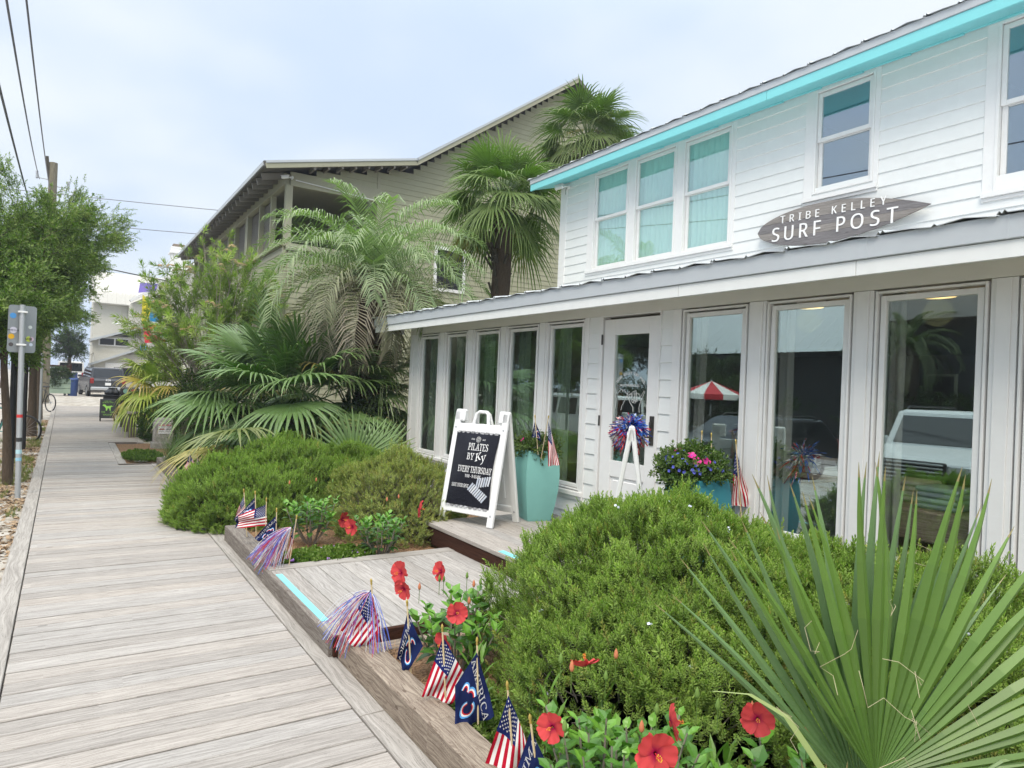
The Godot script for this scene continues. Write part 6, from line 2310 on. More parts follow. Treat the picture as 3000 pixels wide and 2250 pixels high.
	var bt := blade_tuft(14, 0.55, 1.0, 0.007, Color(0.055, 0.11, 0.028), Color(0.12, 0.20, 0.05), 0.95, 11)
	for i in 620:
		var a := rf(0, TAU)
		var r := 0.62 * sqrt(rng.randf())
		xs.append(Transform3D(Basis(Vector3.UP, rf(0, TAU)) * Basis(Vector3.RIGHT, rf(-0.3, 0.3)) * Basis().scaled(Vector3.ONE * rf(0.5, 0.95)), Vector3(cos(a) * r, 0, sin(a) * r * 1.6)))
		cs.append(Color(1, 1, 1) * rf(0.75, 1.2))
	many("blades", bt, M.leaf, xs, cs, gt)

func ground_cover(called: String, label: String, at: Vector3, rad: Vector3, n: int, c0: Color, c1: Color, bloom: int) -> void:
	var xs: Array = []
	var cs: Array = []
	var tw := leaf_twig(8, 0.05, 0.03, 0.024, 9)
	for i in n:
		var a := rf(0, TAU)
		var r := sqrt(rng.randf())
		xs.append(Transform3D(grow(Vector3(rf(-0.8, 0.8), 1, rf(-0.8, 0.8)), rf(0, TAU)) * Basis().scaled(Vector3.ONE * rf(0.7, 1.4)), at + Vector3(cos(a) * r * rad.x, rf(0, 1) * rad.y * (1.0 - r * 0.5), sin(a) * r * rad.z)))
		cs.append(c0.lerp(c1, rng.randf()))
	var o := many(numbered(called), tw, M.leaf, xs, cs, self)
	tag(o, label, "ground cover")
	if bloom:
		var b := MB.new()
		b.col = Color(0.42, 0.22, 0.60)
		for k in 7:
			var d := some_dir()
			d.y = absf(d.y)
			b.box(d * 0.011, Vector3.ONE * 0.011, 0.003, Basis.from_euler(d * 3.0))
		var bx: Array = []
		for i in bloom: bx.append(Transform3D(Basis(Vector3.UP, rf(0, 6)), at + Vector3(rf(-0.9, 0.9) * rad.x, rad.y + 0.01, rf(-0.8, 0.9) * rad.z)))
		var q := many("purple_blossoms", b.mesh(), M.paintv, bx, [], self)
		tag(q, "tiny purple blossoms dotted over the creeping ground cover", "blossoms")

func palms() -> void:
	# big fan leaves rising at the lower corner of the picture
	var t := thing("fan_palm", "young fan palm with large stiff grey green leaves below the shop windows", "palm", Vector3(1.775, 0.03, -0.92))
	var specs := [
		[Vector3(0.0, 0.60, -0.03), Vector3(0.33, 0.92, 0.21), Vector3(-0.54, 0.1, 0.84), 0.84, 25, 2.15, 0.02, Color(0.07, 0.145, 0.026), Color(0.145, 0.26, 0.045), 0.5, 0.035],
		[Vector3(0.06, 0.50, -0.10), Vector3(-0.10, 1.0, -0.06), Vector3(-0.54, 0.2, 0.80), 0.96, 20, 1.5, 0.02, Color(0.11, 0.20, 0.08), Color(0.17, 0.28, 0.115), 0.48, 0.03],
		[Vector3(-0.14, 0.22, -0.02), Vector3(-0.30, 0.9, -0.05), Vector3(-0.60, 0.2, 0.75), 0.55, 14, 1.0, 0.05, Color(0.09, 0.18, 0.05), Color(0.14, 0.25, 0.08), 0.6, 0.02]]
	for q in specs:
		var b := MB.new()
		b.col = Color(0.16, 0.26, 0.08)
		b.tube([Vector3(0, 0, 0), Vector3(q[0].x * 0.6, q[0].y * 0.6, q[0].z * 0.6), q[0]], [0.017, 0.014, 0.012], 7)
		fan_leaf(b, q[0], q[1], q[2], q[3], q[4], q[5], q[6], q[7], q[8], Color(0.30, 0.22, 0.10), q[9], 0.04, q[10], 0.8)
		part("frond", b.mesh(), M.waxy, t)
	# a few drooping outer segments
	for q in [[Vector3(-0.2, 0.62, -0.05), Vector3(-0.9, 0.35, -0.3), 0.62], [Vector3(0.1, 0.6, 0.1), Vector3(0.9, 0.45, 0.35), 0.6], [Vector3(-0.02, 0.58, 0.0), Vector3(-0.5, 0.2, 0.3), 0.35]]:
		var b := MB.new()
		fan_leaf(b, q[0], q[1], Vector3.UP, q[2], 2, 0.16, 0.55, Color(0.20, 0.30, 0.12), Color(0.28, 0.36, 0.16), Color(0.34, 0.28, 0.14), 0.3, 0.0)
		part("frond", b.mesh(), M.waxy, t)
	var arc := MB.new()
	arc.col = Color(0.34, 0.42, 0.16)
	var ap := [Vector3(1.60, 0.66, -0.96), Vector3(1.544, 0.80, -1.055), Vector3(1.507, 0.83, -1.139), Vector3(1.467, 0.813, -1.224), Vector3(1.422, 0.769, -1.313), Vector3(1.382, 0.716, -1.375)]
	for i in 5:
		var w0 := Vector3(0.35, 0.25, 0.5).normalized() * 0.009 * (1.0 - i / 6.0)
		var w1 := Vector3(0.35, 0.25, 0.5).normalized() * 0.009 * (1.0 - (i + 1) / 5.2)
		arc.quad(ap[i] - w0, ap[i] + w0, ap[i + 1] + w1, ap[i + 1] - w1, Vector3.UP)
	part("bent_frond_tip", arc.mesh(), M.waxy, t, -t.position)
	# curly fibres
	var fb := MB.new()
	fb.col = Color(0.50, 0.45, 0.28)
	for i in 16:
		var p := Vector3(rf(-0.35, 0.35), rf(0.6, 1.15), rf(-0.2, 0.15))
		var pts: Array = [p]
		for k in 5:
			p += Vector3(rf(-0.05, 0.05), rf(-0.05, 0.03), rf(-0.04, 0.04))
			pts.append(p)
		fb.tube(pts, [0.0007], 3, false)
	part("fibres", fb.mesh(), M.paintv, t)

	# two fan leaves at the shop corner
	var s := thing("fan_palm", "pair of pale stiff fan leaves at the foot of the shop corner", "palm", Vector3(3.35, 0.05, -9.05))
	for q in [[Vector3(-0.05, 0.42, 0.05), Vector3(-0.32, 1.0, 0.10), Vector3(-0.5, 0.2, 0.85), 0.86, 30, 3.5], [Vector3(0.25, 0.42, 0.05), Vector3(0.35, 0.95, 0.0), Vector3(-0.75, 0.1, 0.6), 0.72, 26, 3.6]]:
		var b := MB.new()
		b.col = Color(0.18, 0.27, 0.10)
		b.tube([Vector3(), q[0]], [0.015, 0.01], 6)
		fan_leaf(b, q[0], q[1], q[2], q[3], q[4], q[5], 0.04, Color(0.17, 0.28, 0.11), Color(0.28, 0.40, 0.18), Color(0.42, 0.34, 0.16), 0.5, 0.1)
		part("frond", b.mesh(), M.waxy, s)

	var green0 := Color(0.07, 0.14, 0.04)
	var green1 := Color(0.17, 0.27, 0.085)
	var tipc := Color(0.30, 0.25, 0.13)
	# tall sabals behind the shop corner
	fan_palm("sabal_palm", "tall cabbage palm with round crown and booted trunk beside the shop eave", Vector3(7.0, 0.0, -11.55), [Vector3(0.1, 0, 0.05), Vector3(0.05, 1.5, 0.03), Vector3(0.0, 2.6, 0), Vector3(0.08, 3.6, 0), Vector3(0.1, 4.4, 0), Vector3(0.02, 5.2, 0)], 0.17, {"n": 46, "r": 0.98, "petiole": 0.78, "seg": 30, "droop": 0.28, "hi": 1.45, "lo": -0.72, "c0": Color(0.10, 0.165, 0.045), "c1": Color(0.23, 0.31, 0.11), "tip": tipc, "boots": 60, "spread": 4.0, "fuse": 0.36, "yellow": 0.02, "pw": 0.95, "mess": 0.3, "waxy": false}, "cabbage palms behind the shop")
	fan_palm("sabal_palm", "second cabbage palm rising behind the shop roof", Vector3(10.6, 0.0, -13.4), [Vector3(0, 0, 0), Vector3(0.0, 3.0, 0), Vector3(0.05, 5.5, 0), Vector3(0.0, 7.8, 0)], 0.18, {"n": 44, "r": 1.0, "petiole": 0.8, "seg": 28, "droop": 0.32, "hi": 1.45, "lo": -0.8, "c0": Color(0.09, 0.145, 0.045), "c1": Color(0.21, 0.27, 0.10), "tip": tipc, "boots": 20, "spread": 4.0, "fuse": 0.36, "yellow": 0.03, "dead": 0.08, "mess": 0.3, "waxy": false}, "cabbage palms behind the shop")
	# pindo palm
	feather_palm("pindo_palm", "silvery pindo palm with arching feather fronds and drooping grey dead fronds", Vector3(4.15, 0.0, -10.9), 3.2, 60, 2.3, Color(0.21, 0.28, 0.15), Color(0.36, 0.43, 0.25), 0.2, 0.42, 2.05, 0.50)
	# dense fan thicket under it
	fan_palm("palmetto_thicket", "thicket of large dark green fan leaves under the pindo palm", Vector3(2.95, 0.0, -11.1), [Vector3(0.1, 0, 0), Vector3(0.05, 0.5, 0), Vector3(0, 0.95, 0)], 0.16, {"n": 46, "mess": 0.28, "r": 1.08, "petiole": 1.15, "seg": 34, "droop": 0.22, "hi": 1.35, "lo": -0.25, "c0": green0, "c1": green1, "tip": tipc, "spread": 3.9, "fuse": 0.5, "yellow": 0.04, "pw": 0.9, "face": 2.3, "arc": 4.6, "sag": 0.8})
	fan_palm("palmetto_thicket", "fan palm with yellow and brown edged leaves before the dark thicket", Vector3(2.45, 0.0, -10.3), [Vector3(0, 0, 0), Vector3(0, 0.55, 0)], 0.12, {"n": 9, "r": 0.95, "petiole": 0.75, "seg": 30, "droop": 0.30, "hi": 0.55, "lo": -0.15, "c0": Color(0.10, 0.15, 0.04), "c1": Color(0.22, 0.24, 0.08), "tip": Color(0.33, 0.22, 0.13), "spread": 3.6, "fuse": 0.45, "yellow": 0.75, "face": 2.0, "arc": 2.6, "y0": Color(0.26, 0.28, 0.06), "y1": Color(0.46, 0.38, 0.15)})
	fan_palm("palmetto_thicket", "fan palm leaning out beside the shop corner post", Vector3(3.85, 0.0, -10.9), [Vector3(0, 0, 0), Vector3(0, 1.1, 0)], 0.12, {"n": 16, "r": 0.85, "petiole": 0.8, "seg": 30, "droop": 0.4, "hi": 1.2, "lo": -0.2, "c0": green0, "c1": Color(0.14, 0.20, 0.07), "tip": tipc, "spread": 3.8, "fuse": 0.42, "yellow": 0.1, "face": 1.6, "arc": 3.0})
	# yellow fan palm by the bench
	fan_palm("yellow_fan_palm", "yellow green fan palm with thick brown trunk behind the bench", Vector3(2.0, 0.0, -19.4), [Vector3(0.1, 0, 0), Vector3(0.05, 0.5, 0), Vector3(-0.08, 1.05, 0)], 0.20, {"n": 24, "r": 0.85, "petiole": 0.65, "seg": 28, "droop": 0.38, "hi": 1.3, "lo": -0.3, "c0": Color(0.24, 0.35, 0.045), "c1": Color(0.46, 0.55, 0.09), "tip": Color(0.55, 0.42, 0.18), "spread": 4.2, "fuse": 0.45, "yellow": 0.22, "y0": Color(0.46, 0.42, 0.06), "y1": Color(0.56, 0.42, 0.13), "boots": 14, "bark": M.pole_dark})
	# oleander
	var ol := thing("oleander", "tall oleander with pale peach blossoms before the grey house porch", "oleander", Vector3(2.75, 0.0, -16.9))
	var sb := MB.new()
	sb.col = Color(1, 1, 1)
	var tw := MB.new()
	for i in 3:
		for k in 7:
			var az := k * TAU / 7.0 + i * 0.4
			var el := [0.35, 0.75, 1.15][i] as float
			var d := Vector3(cos(az) * cos(el), sin(el), sin(az) * cos(el))
			var sd := d.cross(Vector3.UP).normalized() * 0.011
			var p := Vector3(0, 0.10 + 0.05 * i, 0)
			var gg := 0.85 + 0.1 * i
			tw.col = Color(gg, gg, gg * 0.9)
			tw.quad(p, p + d * 0.06 + sd, p + d * 0.15, p + d * 0.06 - sd, sd.cross(d))
	tw.col = Color(0.9, 0.8, 0.6)
	tw.tube([Vector3(), Vector3(0, 0.2, 0)], [0.005, 0.003], 4, false)
	var xs: Array = []
	var cs: Array = []
	var bx: Array = []
	for i in 95:
		var az := rf(0, TAU)
		var rr := sqrt(rng.randf())
		var e := Vector3(cos(az) * rr * 1.75, lerpf(4.5, 2.5, rr * rr) + rf(-0.5, 0.3), sin(az) * rr * 1.4)
		var foot := Vector3(cos(az) * 0.18, 0.0, sin(az) * 0.18)
		var mid := Vector3(e.x * 0.42, e.y * 0.58, e.z * 0.42)
		sb.tube([foot, mid, e], [0.014, 0.009, 0.004], 5, false)
		for k in 4:
			var st := mid.lerp(e, rf(0.1, 0.9))
			var en := st + (e - mid).normalized() * rf(0.25, 0.5) + some_dir() * 0.22
			sb.tube([st, en], [0.006, 0.003], 4, false)
			for m in 3:
				xs.append(Transform3D(grow(en - st + some_dir() * 0.3, rf(0, TAU)) * Basis().scaled(Vector3.ONE * rf(0.75, 1.15)), st.lerp(en, 0.2 + 0.4 * m)))
				cs.append(Color(0.20, 0.30, 0.07).lerp(Color(0.42, 0.52, 0.16), rng.randf()))
		if rng.randf() < 0.55: bx.append(e + Vector3(0, 0.06, 0))
	part("stems", sb.mesh(), M.oleander_bark, ol)
	many("foliage", tw.mesh(), M.leaf, xs, cs, ol)
	for p in bx:
		var b := MB.new()
		for k in 15:
			var c := some_dir() * 0.09
			c.y = absf(c.y) * 0.8
			b.col = Color(0.80, 0.72, 0.54).lerp(Color(0.80, 0.60, 0.46), rng.randf() * 0.7)
			for m in 5:
				var a := TAU * m / 5.0
				var d := Vector3(cos(a), 0.5, sin(a)) * 0.038
				var sd := Vector3(-sin(a), 0, cos(a)) * 0.019
				b.quad(c, c + d * 0.7 + sd, c + d, c + d * 0.7 - sd, Vector3.UP)
		part("blossom_cluster", b.mesh(), M.paintv, ol, p)
	# dark undergrowth
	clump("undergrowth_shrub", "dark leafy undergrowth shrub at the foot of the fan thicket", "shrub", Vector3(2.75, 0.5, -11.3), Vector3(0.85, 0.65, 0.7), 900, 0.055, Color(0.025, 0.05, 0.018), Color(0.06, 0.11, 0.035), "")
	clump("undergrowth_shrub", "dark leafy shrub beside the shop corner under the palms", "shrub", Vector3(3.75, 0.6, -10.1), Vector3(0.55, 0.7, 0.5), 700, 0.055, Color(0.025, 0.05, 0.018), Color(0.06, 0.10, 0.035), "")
	clump("clipped_shrub", "bright green clipped shrub beside the timber bench", "shrub", Vector3(1.78, 0.42, -18.6), Vector3(0.42, 0.52, 0.8), 1500, 0.04, Color(0.07, 0.14, 0.03), Color(0.15, 0.25, 0.06), "", 0.6)
	clump("clipped_shrub", "leafy climbing shrub between the yellow palm and the oleander", "shrub", Vector3(2.45, 0.85, -16.2), Vector3(0.6, 0.9, 0.8), 1500, 0.05, Color(0.05, 0.10, 0.025), Color(0.13, 0.20, 0.06), "", 0.5)
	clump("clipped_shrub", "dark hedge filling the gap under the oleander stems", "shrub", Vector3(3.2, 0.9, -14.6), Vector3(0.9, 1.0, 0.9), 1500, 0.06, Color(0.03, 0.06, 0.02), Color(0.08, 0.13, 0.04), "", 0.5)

func oaks() -> void:
	var tw := leaf_twig(10, 0.17, 0.055, 0.021, 14)
	leafy_tree("live_oak", "small live oak nearest the street sign with dark dense foliage", Vector3(-0.70, -0.06, -11.85), 3.3, 0.85, 4200, 0.055, Color(0.15, 0.24, 0.07), Color(0.34, 0.45, 0.15), "live oaks along the verge", Vector3(-0.18, 0.0, -0.3), Vector3(0.95, 0.88, 1.9), 0.052, 2, tw)
	leafy_tree("live_oak", "broad bright live oak beside the utility pole with wispy sprays", Vector3(-0.76, -0.06, -19.9), 5.65, 1.85, 15000, 0.055, Color(0.21, 0.32, 0.08), Color(0.48, 0.60, 0.20), "live oaks along the verge", Vector3(-0.15, 0.0, 0.2), Vector3(0.92, 0.98, 1.2), 0.085, 18, tw)
	leafy_tree("live_oak", "live oak further along the verge behind the bright one", Vector3(-0.86, -0.06, -26.5), 5.6, 1.8, 8200, 0.055, Color(0.15, 0.24, 0.06), Color(0.36, 0.48, 0.13), "live oaks along the verge", Vector3(-0.1, 0.0, 0.0), Vector3(1.0, 0.9, 1.2), 0.1, 8, tw)
	leafy_tree("live_oak", "crooked live oak leaning over the road behind the near one", Vector3(-0.86, -0.1, -15.2), 4.5, 1.35, 7600, 0.055, Color(0.13, 0.21, 0.055), Color(0.30, 0.41, 0.12), "live oaks along the verge", Vector3(-0.45, 0.0, 0.0), Vector3(0.95, 0.85, 1.4), 0.06, 5, tw)
	leafy_tree("roadside_tree", "small tree on the far terrace beside the pale house", Vector3(-0.2, 0.0, -57.5), 4.6, 1.3, 1300, 0.11, Color(0.05, 0.08, 0.03), Color(0.12, 0.18, 0.05), "", Vector3(), Vector3(1, 0.9, 1), 0.14)
	leafy_tree("roadside_tree", "green tree standing far down the road behind the oaks", Vector3(-4.2, -0.2, -62.0), 7.5, 3.0, 2000, 0.14, Color(0.06, 0.10, 0.03), Color(0.14, 0.2, 0.06), "")

# ---------------------------------------------------------------- sandwich boards, pots, bench, bins
func folding_sign(label: String, at: Vector3, bs: Basis, wide: float, tall: float, spread: float) -> Node3D:
	var t := thing("sandwich_board", label, "sandwich board", at)
	t.basis = bs
	for side in [1.0, -1.0]:
		var a := atan2(spread * 0.5, tall)
		var fr := Basis(Vector3.RIGHT, -a * side)
		var o := Vector3(0, 0, spread * 0.5 * (side - 1.0))
		var b := MB.new()
		var w := wide * 0.5
		# legs, rails and tops of one leaf
		for s in [-1.0, 1.0]:
			b.box(o + fr * Vector3(s * (w - 0.035), tall * 0.5 - 0.01, 0), Vector3(0.07, tall - 0.02, 0.036), 0.008, fr)
			b.box(o + fr * Vector3(s * (w - 0.06), tall - 0.06, 0), Vector3(0.12, 0.12, 0.036), 0.012, fr)
		b.box(o + fr * Vector3(0, tall * 0.835, 0), Vector3(wide - 0.13, 0.085, 0.034), 0.006, fr)
		b.box(o + fr * Vector3(0, tall * 0.115, 0), Vector3(wide - 0.13, 0.065, 0.034), 0.006, fr)
		# carrying handle
		b.tube([o + fr * Vector3(-0.09, tall * 0.87, 0), o + fr * Vector3(-0.07, tall * 0.965, 0), o + fr * Vector3(-0.04, tall * 0.985, 0), o + fr * Vector3(0.04, tall * 0.985, 0), o + fr * Vector3(0.07, tall * 0.965, 0), o + fr * Vector3(0.09, tall * 0.87, 0)], [0.017], 8)
		part("frame", b.mesh(), M.plastic_white if side > 0 else M.plastic_back, t)
		var pn := MB.new()
		pn.box(o + fr * Vector3(0, tall * 0.47, -0.004), Vector3(wide - 0.12, tall * 0.66, 0.012), 0.002, fr)
		part("panel", pn.mesh(), M.plastic_back, t)
		for q in [Vector2(-1, 0.835), Vector2(1, 0.835), Vector2(-1, 0.1), Vector2(1, 0.1)]:
			var c := MB.new()
			c.lathe(o + fr * Vector3(q.x * (w - 0.035), tall * q.y, 0.018 * 1.0), [Vector2(0.011, 0.0), Vector2(0.01, 0.004), Vector2(0.0, 0.005)], 8, fr * Basis(Vector3.RIGHT, PI / 2))
			part("bolt", c.mesh(), M.steel, t)
		if side < 0:
			# raised ribs moulded into the inner face
			for q in [[0.14, 0.62, 0.04, 0.26], [0.14, 0.32, 0.04, 0.22], [-0.12, 0.62, 0.04, 0.26], [-0.12, 0.32, 0.04, 0.22], [0.0, 0.5, 0.14, 0.03], [0.0, 0.42, 0.12, 0.03], [0.0, 0.25, 0.16, 0.03]]:
				var rb := MB.new()
				rb.box(o + fr * Vector3(q[0] * wide * 1.9, q[1] * tall, 0.004), Vector3(q[2], q[3] * tall, 0.014), 0.006, fr)
				part("rib", rb.mesh(), M.plastic_back, t)
	return t

func door_front() -> void:
	# black poster board beside the step
	var bs := Basis(Vector3(0.383, 0, 0.924), Vector3.UP, Vector3(-0.924, 0, 0.383))
	var sp := 0.435
	var t := folding_sign("white plastic sandwich board with black pilates poster on the door platform", Vector3(3.195, 0.28, -5.68), bs, 0.65, 1.10, sp)
	var fr := Basis(Vector3.RIGHT, -atan2(sp * 0.5, 1.10))
	var pf := func(x: float, y: float) -> Vector3:
		# poster slightly bowed away at its lower edge
		var k: float = 0.006 + 0.010 * sin((x + 0.26) * 7.0) * sin(y * 3.2) + 0.012 * maxf(0.0, 0.35 - y)
		return fr * Vector3(x, y, 0.012 + k)
	var b := MB.new()
	var pts: Array = []
	var uvs: Array = []
	for i in 15:
		var r: Array = []
		var u: Array = []
		for j in 15:
			var y := lerpf(0.165, 0.875, i / 14.0)
			var x := lerpf(-0.262, 0.262 - 0.03 * sin(PI * i / 14.0), j / 14.0)
			r.append(pf.call(x, y))
			u.append(Vector2(x, y))
		pts.append(r)
		uvs.append(u)
	b.sheet(pts, uvs, Vector3(0, 0, 1))
	var poster := part("poster", b.mesh(), flat(0.011, 0.011, 0.017, 0.22, 0.5), t)
	var put := func(text: String, high: float, x: float, y: float, font: Font, target: float) -> void:
		var narrow := target / letters(text, high, 0.0006, font).get_aabb().size.x
		var bend := func(v: Vector3) -> Array:
			var p: Vector3 = pf.call(x + v.x * narrow, y + v.y)
			return [p + fr * Vector3(0, 0, 0.0025 + v.z), fr * Vector3(0, 0, 1)]
		part("lettering", bent(letters(text, high, 0.0006, font), bend), M.letter, poster)
	put.call("PILATES", 0.068, 0.03, 0.735, serif, 0.235)
	put.call("BY", 0.064, -0.045, 0.64, serif, 0.085)
	var ital := FontVariation.new()
	ital.base_font = serif
	ital.variation_transform = Transform2D(Vector2(1, 0), Vector2(0.35, 1), Vector2())
	put.call("Ky", 0.075, 0.075, 0.63, ital, 0.12)
	put.call("EVERY THURSDAY", 0.06, 0.025, 0.515, serif, 0.40)
	put.call("9:00 - 9:45AM", 0.03, 0.02, 0.452, serif, 0.18)
	put.call("SAVE YOUR SPOT", 0.034, -0.115, 0.355, serif, 0.21)
	put.call("ESTD", 0.014, -0.045, 0.81, serif, 0.04)
	put.call("2023", 0.014, 0.085, 0.81, serif, 0.035)
	var em := MB.new()
	for k in 3:
		var ring: Array = []
		for m in 17: ring.append(pf.call(0.02 + cos(TAU * m / 16.0) * 0.009 * (k + 1), 0.81 + sin(TAU * m / 16.0) * 0.009 * (k + 1)) + fr * Vector3(0, 0, 0.002))
		em.tube(ring, [0.0016], 4, false)
	part("emblem", em.mesh(), M.letter, poster)
	# printed pilates reformer springs: two rows of pale rounded bars
	for k in 15:
		var bar := MB.new()
		var first := k < 6
		var c := Vector2(0.085 + 0.026 * k, 0.395 + 0.006 * k) if first else Vector2(0.014 + 0.0215 * (k - 6), 0.355 - 0.0125 * (k - 6))
		var dirv := Vector2(0.13, 0.99) if first else Vector2(0.60, 0.80)
		var hl := 0.047 if first else 0.044
		var p0: Vector3 = pf.call(c.x - dirv.x * hl, c.y - dirv.y * hl)
		var p1: Vector3 = pf.call(c.x + dirv.x * hl, c.y + dirv.y * hl)
		bar.col = Color(0.40, 0.44, 0.52).lerp(Color(0.56, 0.58, 0.62), fposmod(k * 0.37, 1.0))
		var sd: Vector3 = fr * Vector3(-dirv.y, dirv.x, 0) * 0.0092 * -1.0
		var up: Vector3 = fr * Vector3(0, 0, 0.003)
		bar.quad(p0 - sd + up, p0 + sd + up, p1 + sd + up, p1 - sd + up, fr * Vector3(0, 0, 1))
		part("printed_bar", bar.mesh(), M.paintv, poster)
	# torn light strips along the poster ends
	for y in [0.878, 0.16]:
		for k in 9:
			var rs := MB.new()
			rs.col = Color(0.5, 0.5, 0.52) * rf(0.3, 1.2)
			var x0 := -0.255 + k * 0.056
			rs.quad(pf.call(x0, y - 0.012) + fr * Vector3(0, 0, 0.002), pf.call(x0 + rf(0.02, 0.05), y - 0.014) + fr * Vector3(0, 0, 0.002), pf.call(x0 + 0.05, y + 0.006) + fr * Vector3(0, 0, 0.002), pf.call(x0 + 0.01, y + 0.008) + fr * Vector3(0, 0, 0.002), fr * Vector3(0, 0, 1))
			part("torn_edge", rs.mesh(), M.paintv, poster)
	# second board, edge on before the door
	var vd := Vector3(0.68, 0, -0.73).normalized()
	var sd2 := Vector3(0.73, 0, 0.68).normalized()
	folding_sign("white sandwich board seen edge on before the glazed door", Vector3(3.70, 0.28, -3.98) + sd2 * 0.165, Basis(-vd, Vector3.UP, sd2) , 0.62, 1.08, 0.33)
	tinsel(Vector3(3.68, 1.32, -3.98), 0.14, 1100, "red white and blue tinsel pompom on top of the sandwich board at the door")
	# pots
	pot("teal square flower pot beside the poster board", Vector3(3.98, 0.28, -5.65), -0.22, Color(0.17, 0.48, 0.44))
	pot("blue square flower pot with trailing plant between door and dark window", Vector3(3.98, 0.28, -3.54), 0.02, Color(0.06, 0.28, 0.35))
	pot_plant("small leaved dark green plant with pink petunias in the teal pot", Vector3(3.98, 0.99, -5.65), Vector3(0.20, 0.11, 0.20), 420, 3, 0, Color(0.09, 0.15, 0.045), Color(0.20, 0.28, 0.10))
	pot_plant("spreading plant full of small blue flowers in the blue pot", Vector3(3.95, 1.03, -3.58), Vector3(0.23, 0.15, 0.23), 900, 5, 70, Color(0.10, 0.18, 0.05), Color(0.25, 0.36, 0.12))
	# bench along the walk
	var bn := thing("timber_bench", "weathered grey timber bench with lower shelf at the boardwalk edge", "bench", Vector3(1.52, 0.0, -20.6))
	for i in 4:
		bpart("seat_plank", Vector3(-0.28 + i * 0.19, 0.60, 0), Vector3(0.18, 0.06, 3.9), M["plank%d" % i], bn, 0.006)
	bpart("apron", Vector3(-0.26, 0.50, 0), Vector3(0.05, 0.13, 3.7), M.red_board, bn, 0.004)
	bpart("apron", Vector3(0.0, 0.50, 1.86), Vector3(0.56, 0.13, 0.05), M.red_board, bn, 0.004)
	bpart("shelf", Vector3(-0.24, 0.30, 0), Vector3(0.06, 0.13, 3.6), M.timber_old, bn, 0.004)
	for z in [-1.75, 0.0, 1.75]:
		for x in [-0.26, 0.26]:
			bpart("leg", Vector3(x, 0.28, z), Vector3(0.13, 0.56, 0.13), M.timber_old, bn, 0.006)
	# utility pedestal
	var pd := thing("utility_pedestal", "weathered concrete utility pedestal with printed notices", "pedestal", Vector3(1.70, -0.03, -16.4))
	var pb := MB.new()
	pb.box(Vector3(0, 0.28, 0), Vector3(0.40, 0.58, 0.26), 0.03)
	pb.tube([Vector3(-0.17, 0.56, 0.0), Vector3(0.17, 0.56, 0.0)], [0.10], 12)
	part("body", pb.mesh(), M.concrete, pd)
	bpart("base_block", Vector3(0, 0.06, 0), Vector3(0.46, 0.14, 0.32), M.concrete, pd, 0.01)
	for i in 2:
		var nt := bpart("notice", Vector3(-0.05 + 0.13 * i, 0.42, 0.134), Vector3(0.13, 0.20, 0.006), M.plastic_white, pd)
		bpart("printed_band", Vector3(0, 0.085, 0.004), Vector3(0.12, 0.018, 0.002), flat(0.5, 0.04, 0.03), nt)
		bpart("printed_band", Vector3(0, 0.0, 0.004), Vector3(0.12, 0.014, 0.002), flat(0.5, 0.04, 0.03) if i == 0 else M.steel, nt)
		for k in 4: bpart("printed_line", Vector3(rf(-0.01, 0.01), 0.06 - k * 0.035, 0.004), Vector3(0.1, 0.006, 0.002), M.black, nt)
	solo("wooden_post", boxm(Vector3(0.26, 0.95, 0.2), 0.01), M.timber_old, "weathered thick wooden post behind the grass tuft", "post", "", Vector3(2.10, 0.42, -16.2))
	# gallery sign on the boardwalk
	var gs := thing("gallery_sign", "black boardwalk sign with lime green animal picture and lettering", "sign", Vector3(0.98, 0.0, -24.95))
	for s in [-1.0, 1.0]:
		var gb := MB.new()
		gb.box(Vector3(0, 0.39, s * 0.12), Vector3(0.42, 0.60, 0.03), 0.006, Basis(Vector3.RIGHT, -0.17 * s))
		part("panel", gb.mesh(), flat(0.028, 0.03, 0.033, 0.5), gs)
		for x in [-0.19, 0.19]:
			var lg := MB.new()
			lg.bar(Vector3(x, 0.0, s * 0.19), Vector3(x, 0.2, s * 0.155), 0.04, 0.03)
			part("leg", lg.mesh(), M.black, gs)
	var gfr := Basis(Vector3.RIGHT, -0.17)
	var lime := flat(0.30, 0.62, 0.10, 0.6)
	for q in [["THE", -0.12, -0.11, 0.045], ["ZOO", 0.12, -0.11, 0.045], ["GALLERY", 0.0, -0.19, 0.045], ["COOL ART", 0.0, 0.235, 0.03], ["FROM ALL OVER", 0.0, 0.195, 0.03]]:
		part("lettering", letters(q[0], q[3], 0.003, sans), lime, gs, Vector3(0, 0.39, 0.12) + gfr * Vector3(q[1], q[2], 0.019), gfr)
	var ap := PackedVector2Array()
	for p in [[-0.15, 0.09], [-0.12, 0.125], [-0.115, 0.15], [-0.095, 0.13], [-0.06, 0.12], [-0.045, 0.085], [0.0, 0.08], [0.06, 0.09], [0.10, 0.10], [0.15, 0.06], [0.12, 0.065], [0.085, 0.05], [0.075, 0.0], [0.08, -0.06], [0.05, -0.06], [0.045, 0.0], [0.0, 0.02], [-0.02, -0.06], [-0.055, -0.06], [-0.05, 0.0], [-0.08, 0.05], [-0.1, 0.075]]: ap.append(Vector2(p[0], p[1]))
	var ab := MB.new()
	ab.slab(ap, 0.003, Vector3(0, 0.39, 0.12) + gfr * Vector3(0, 0, 0.017), gfr)
	part("animal_picture", ab.mesh(), lime, gs)
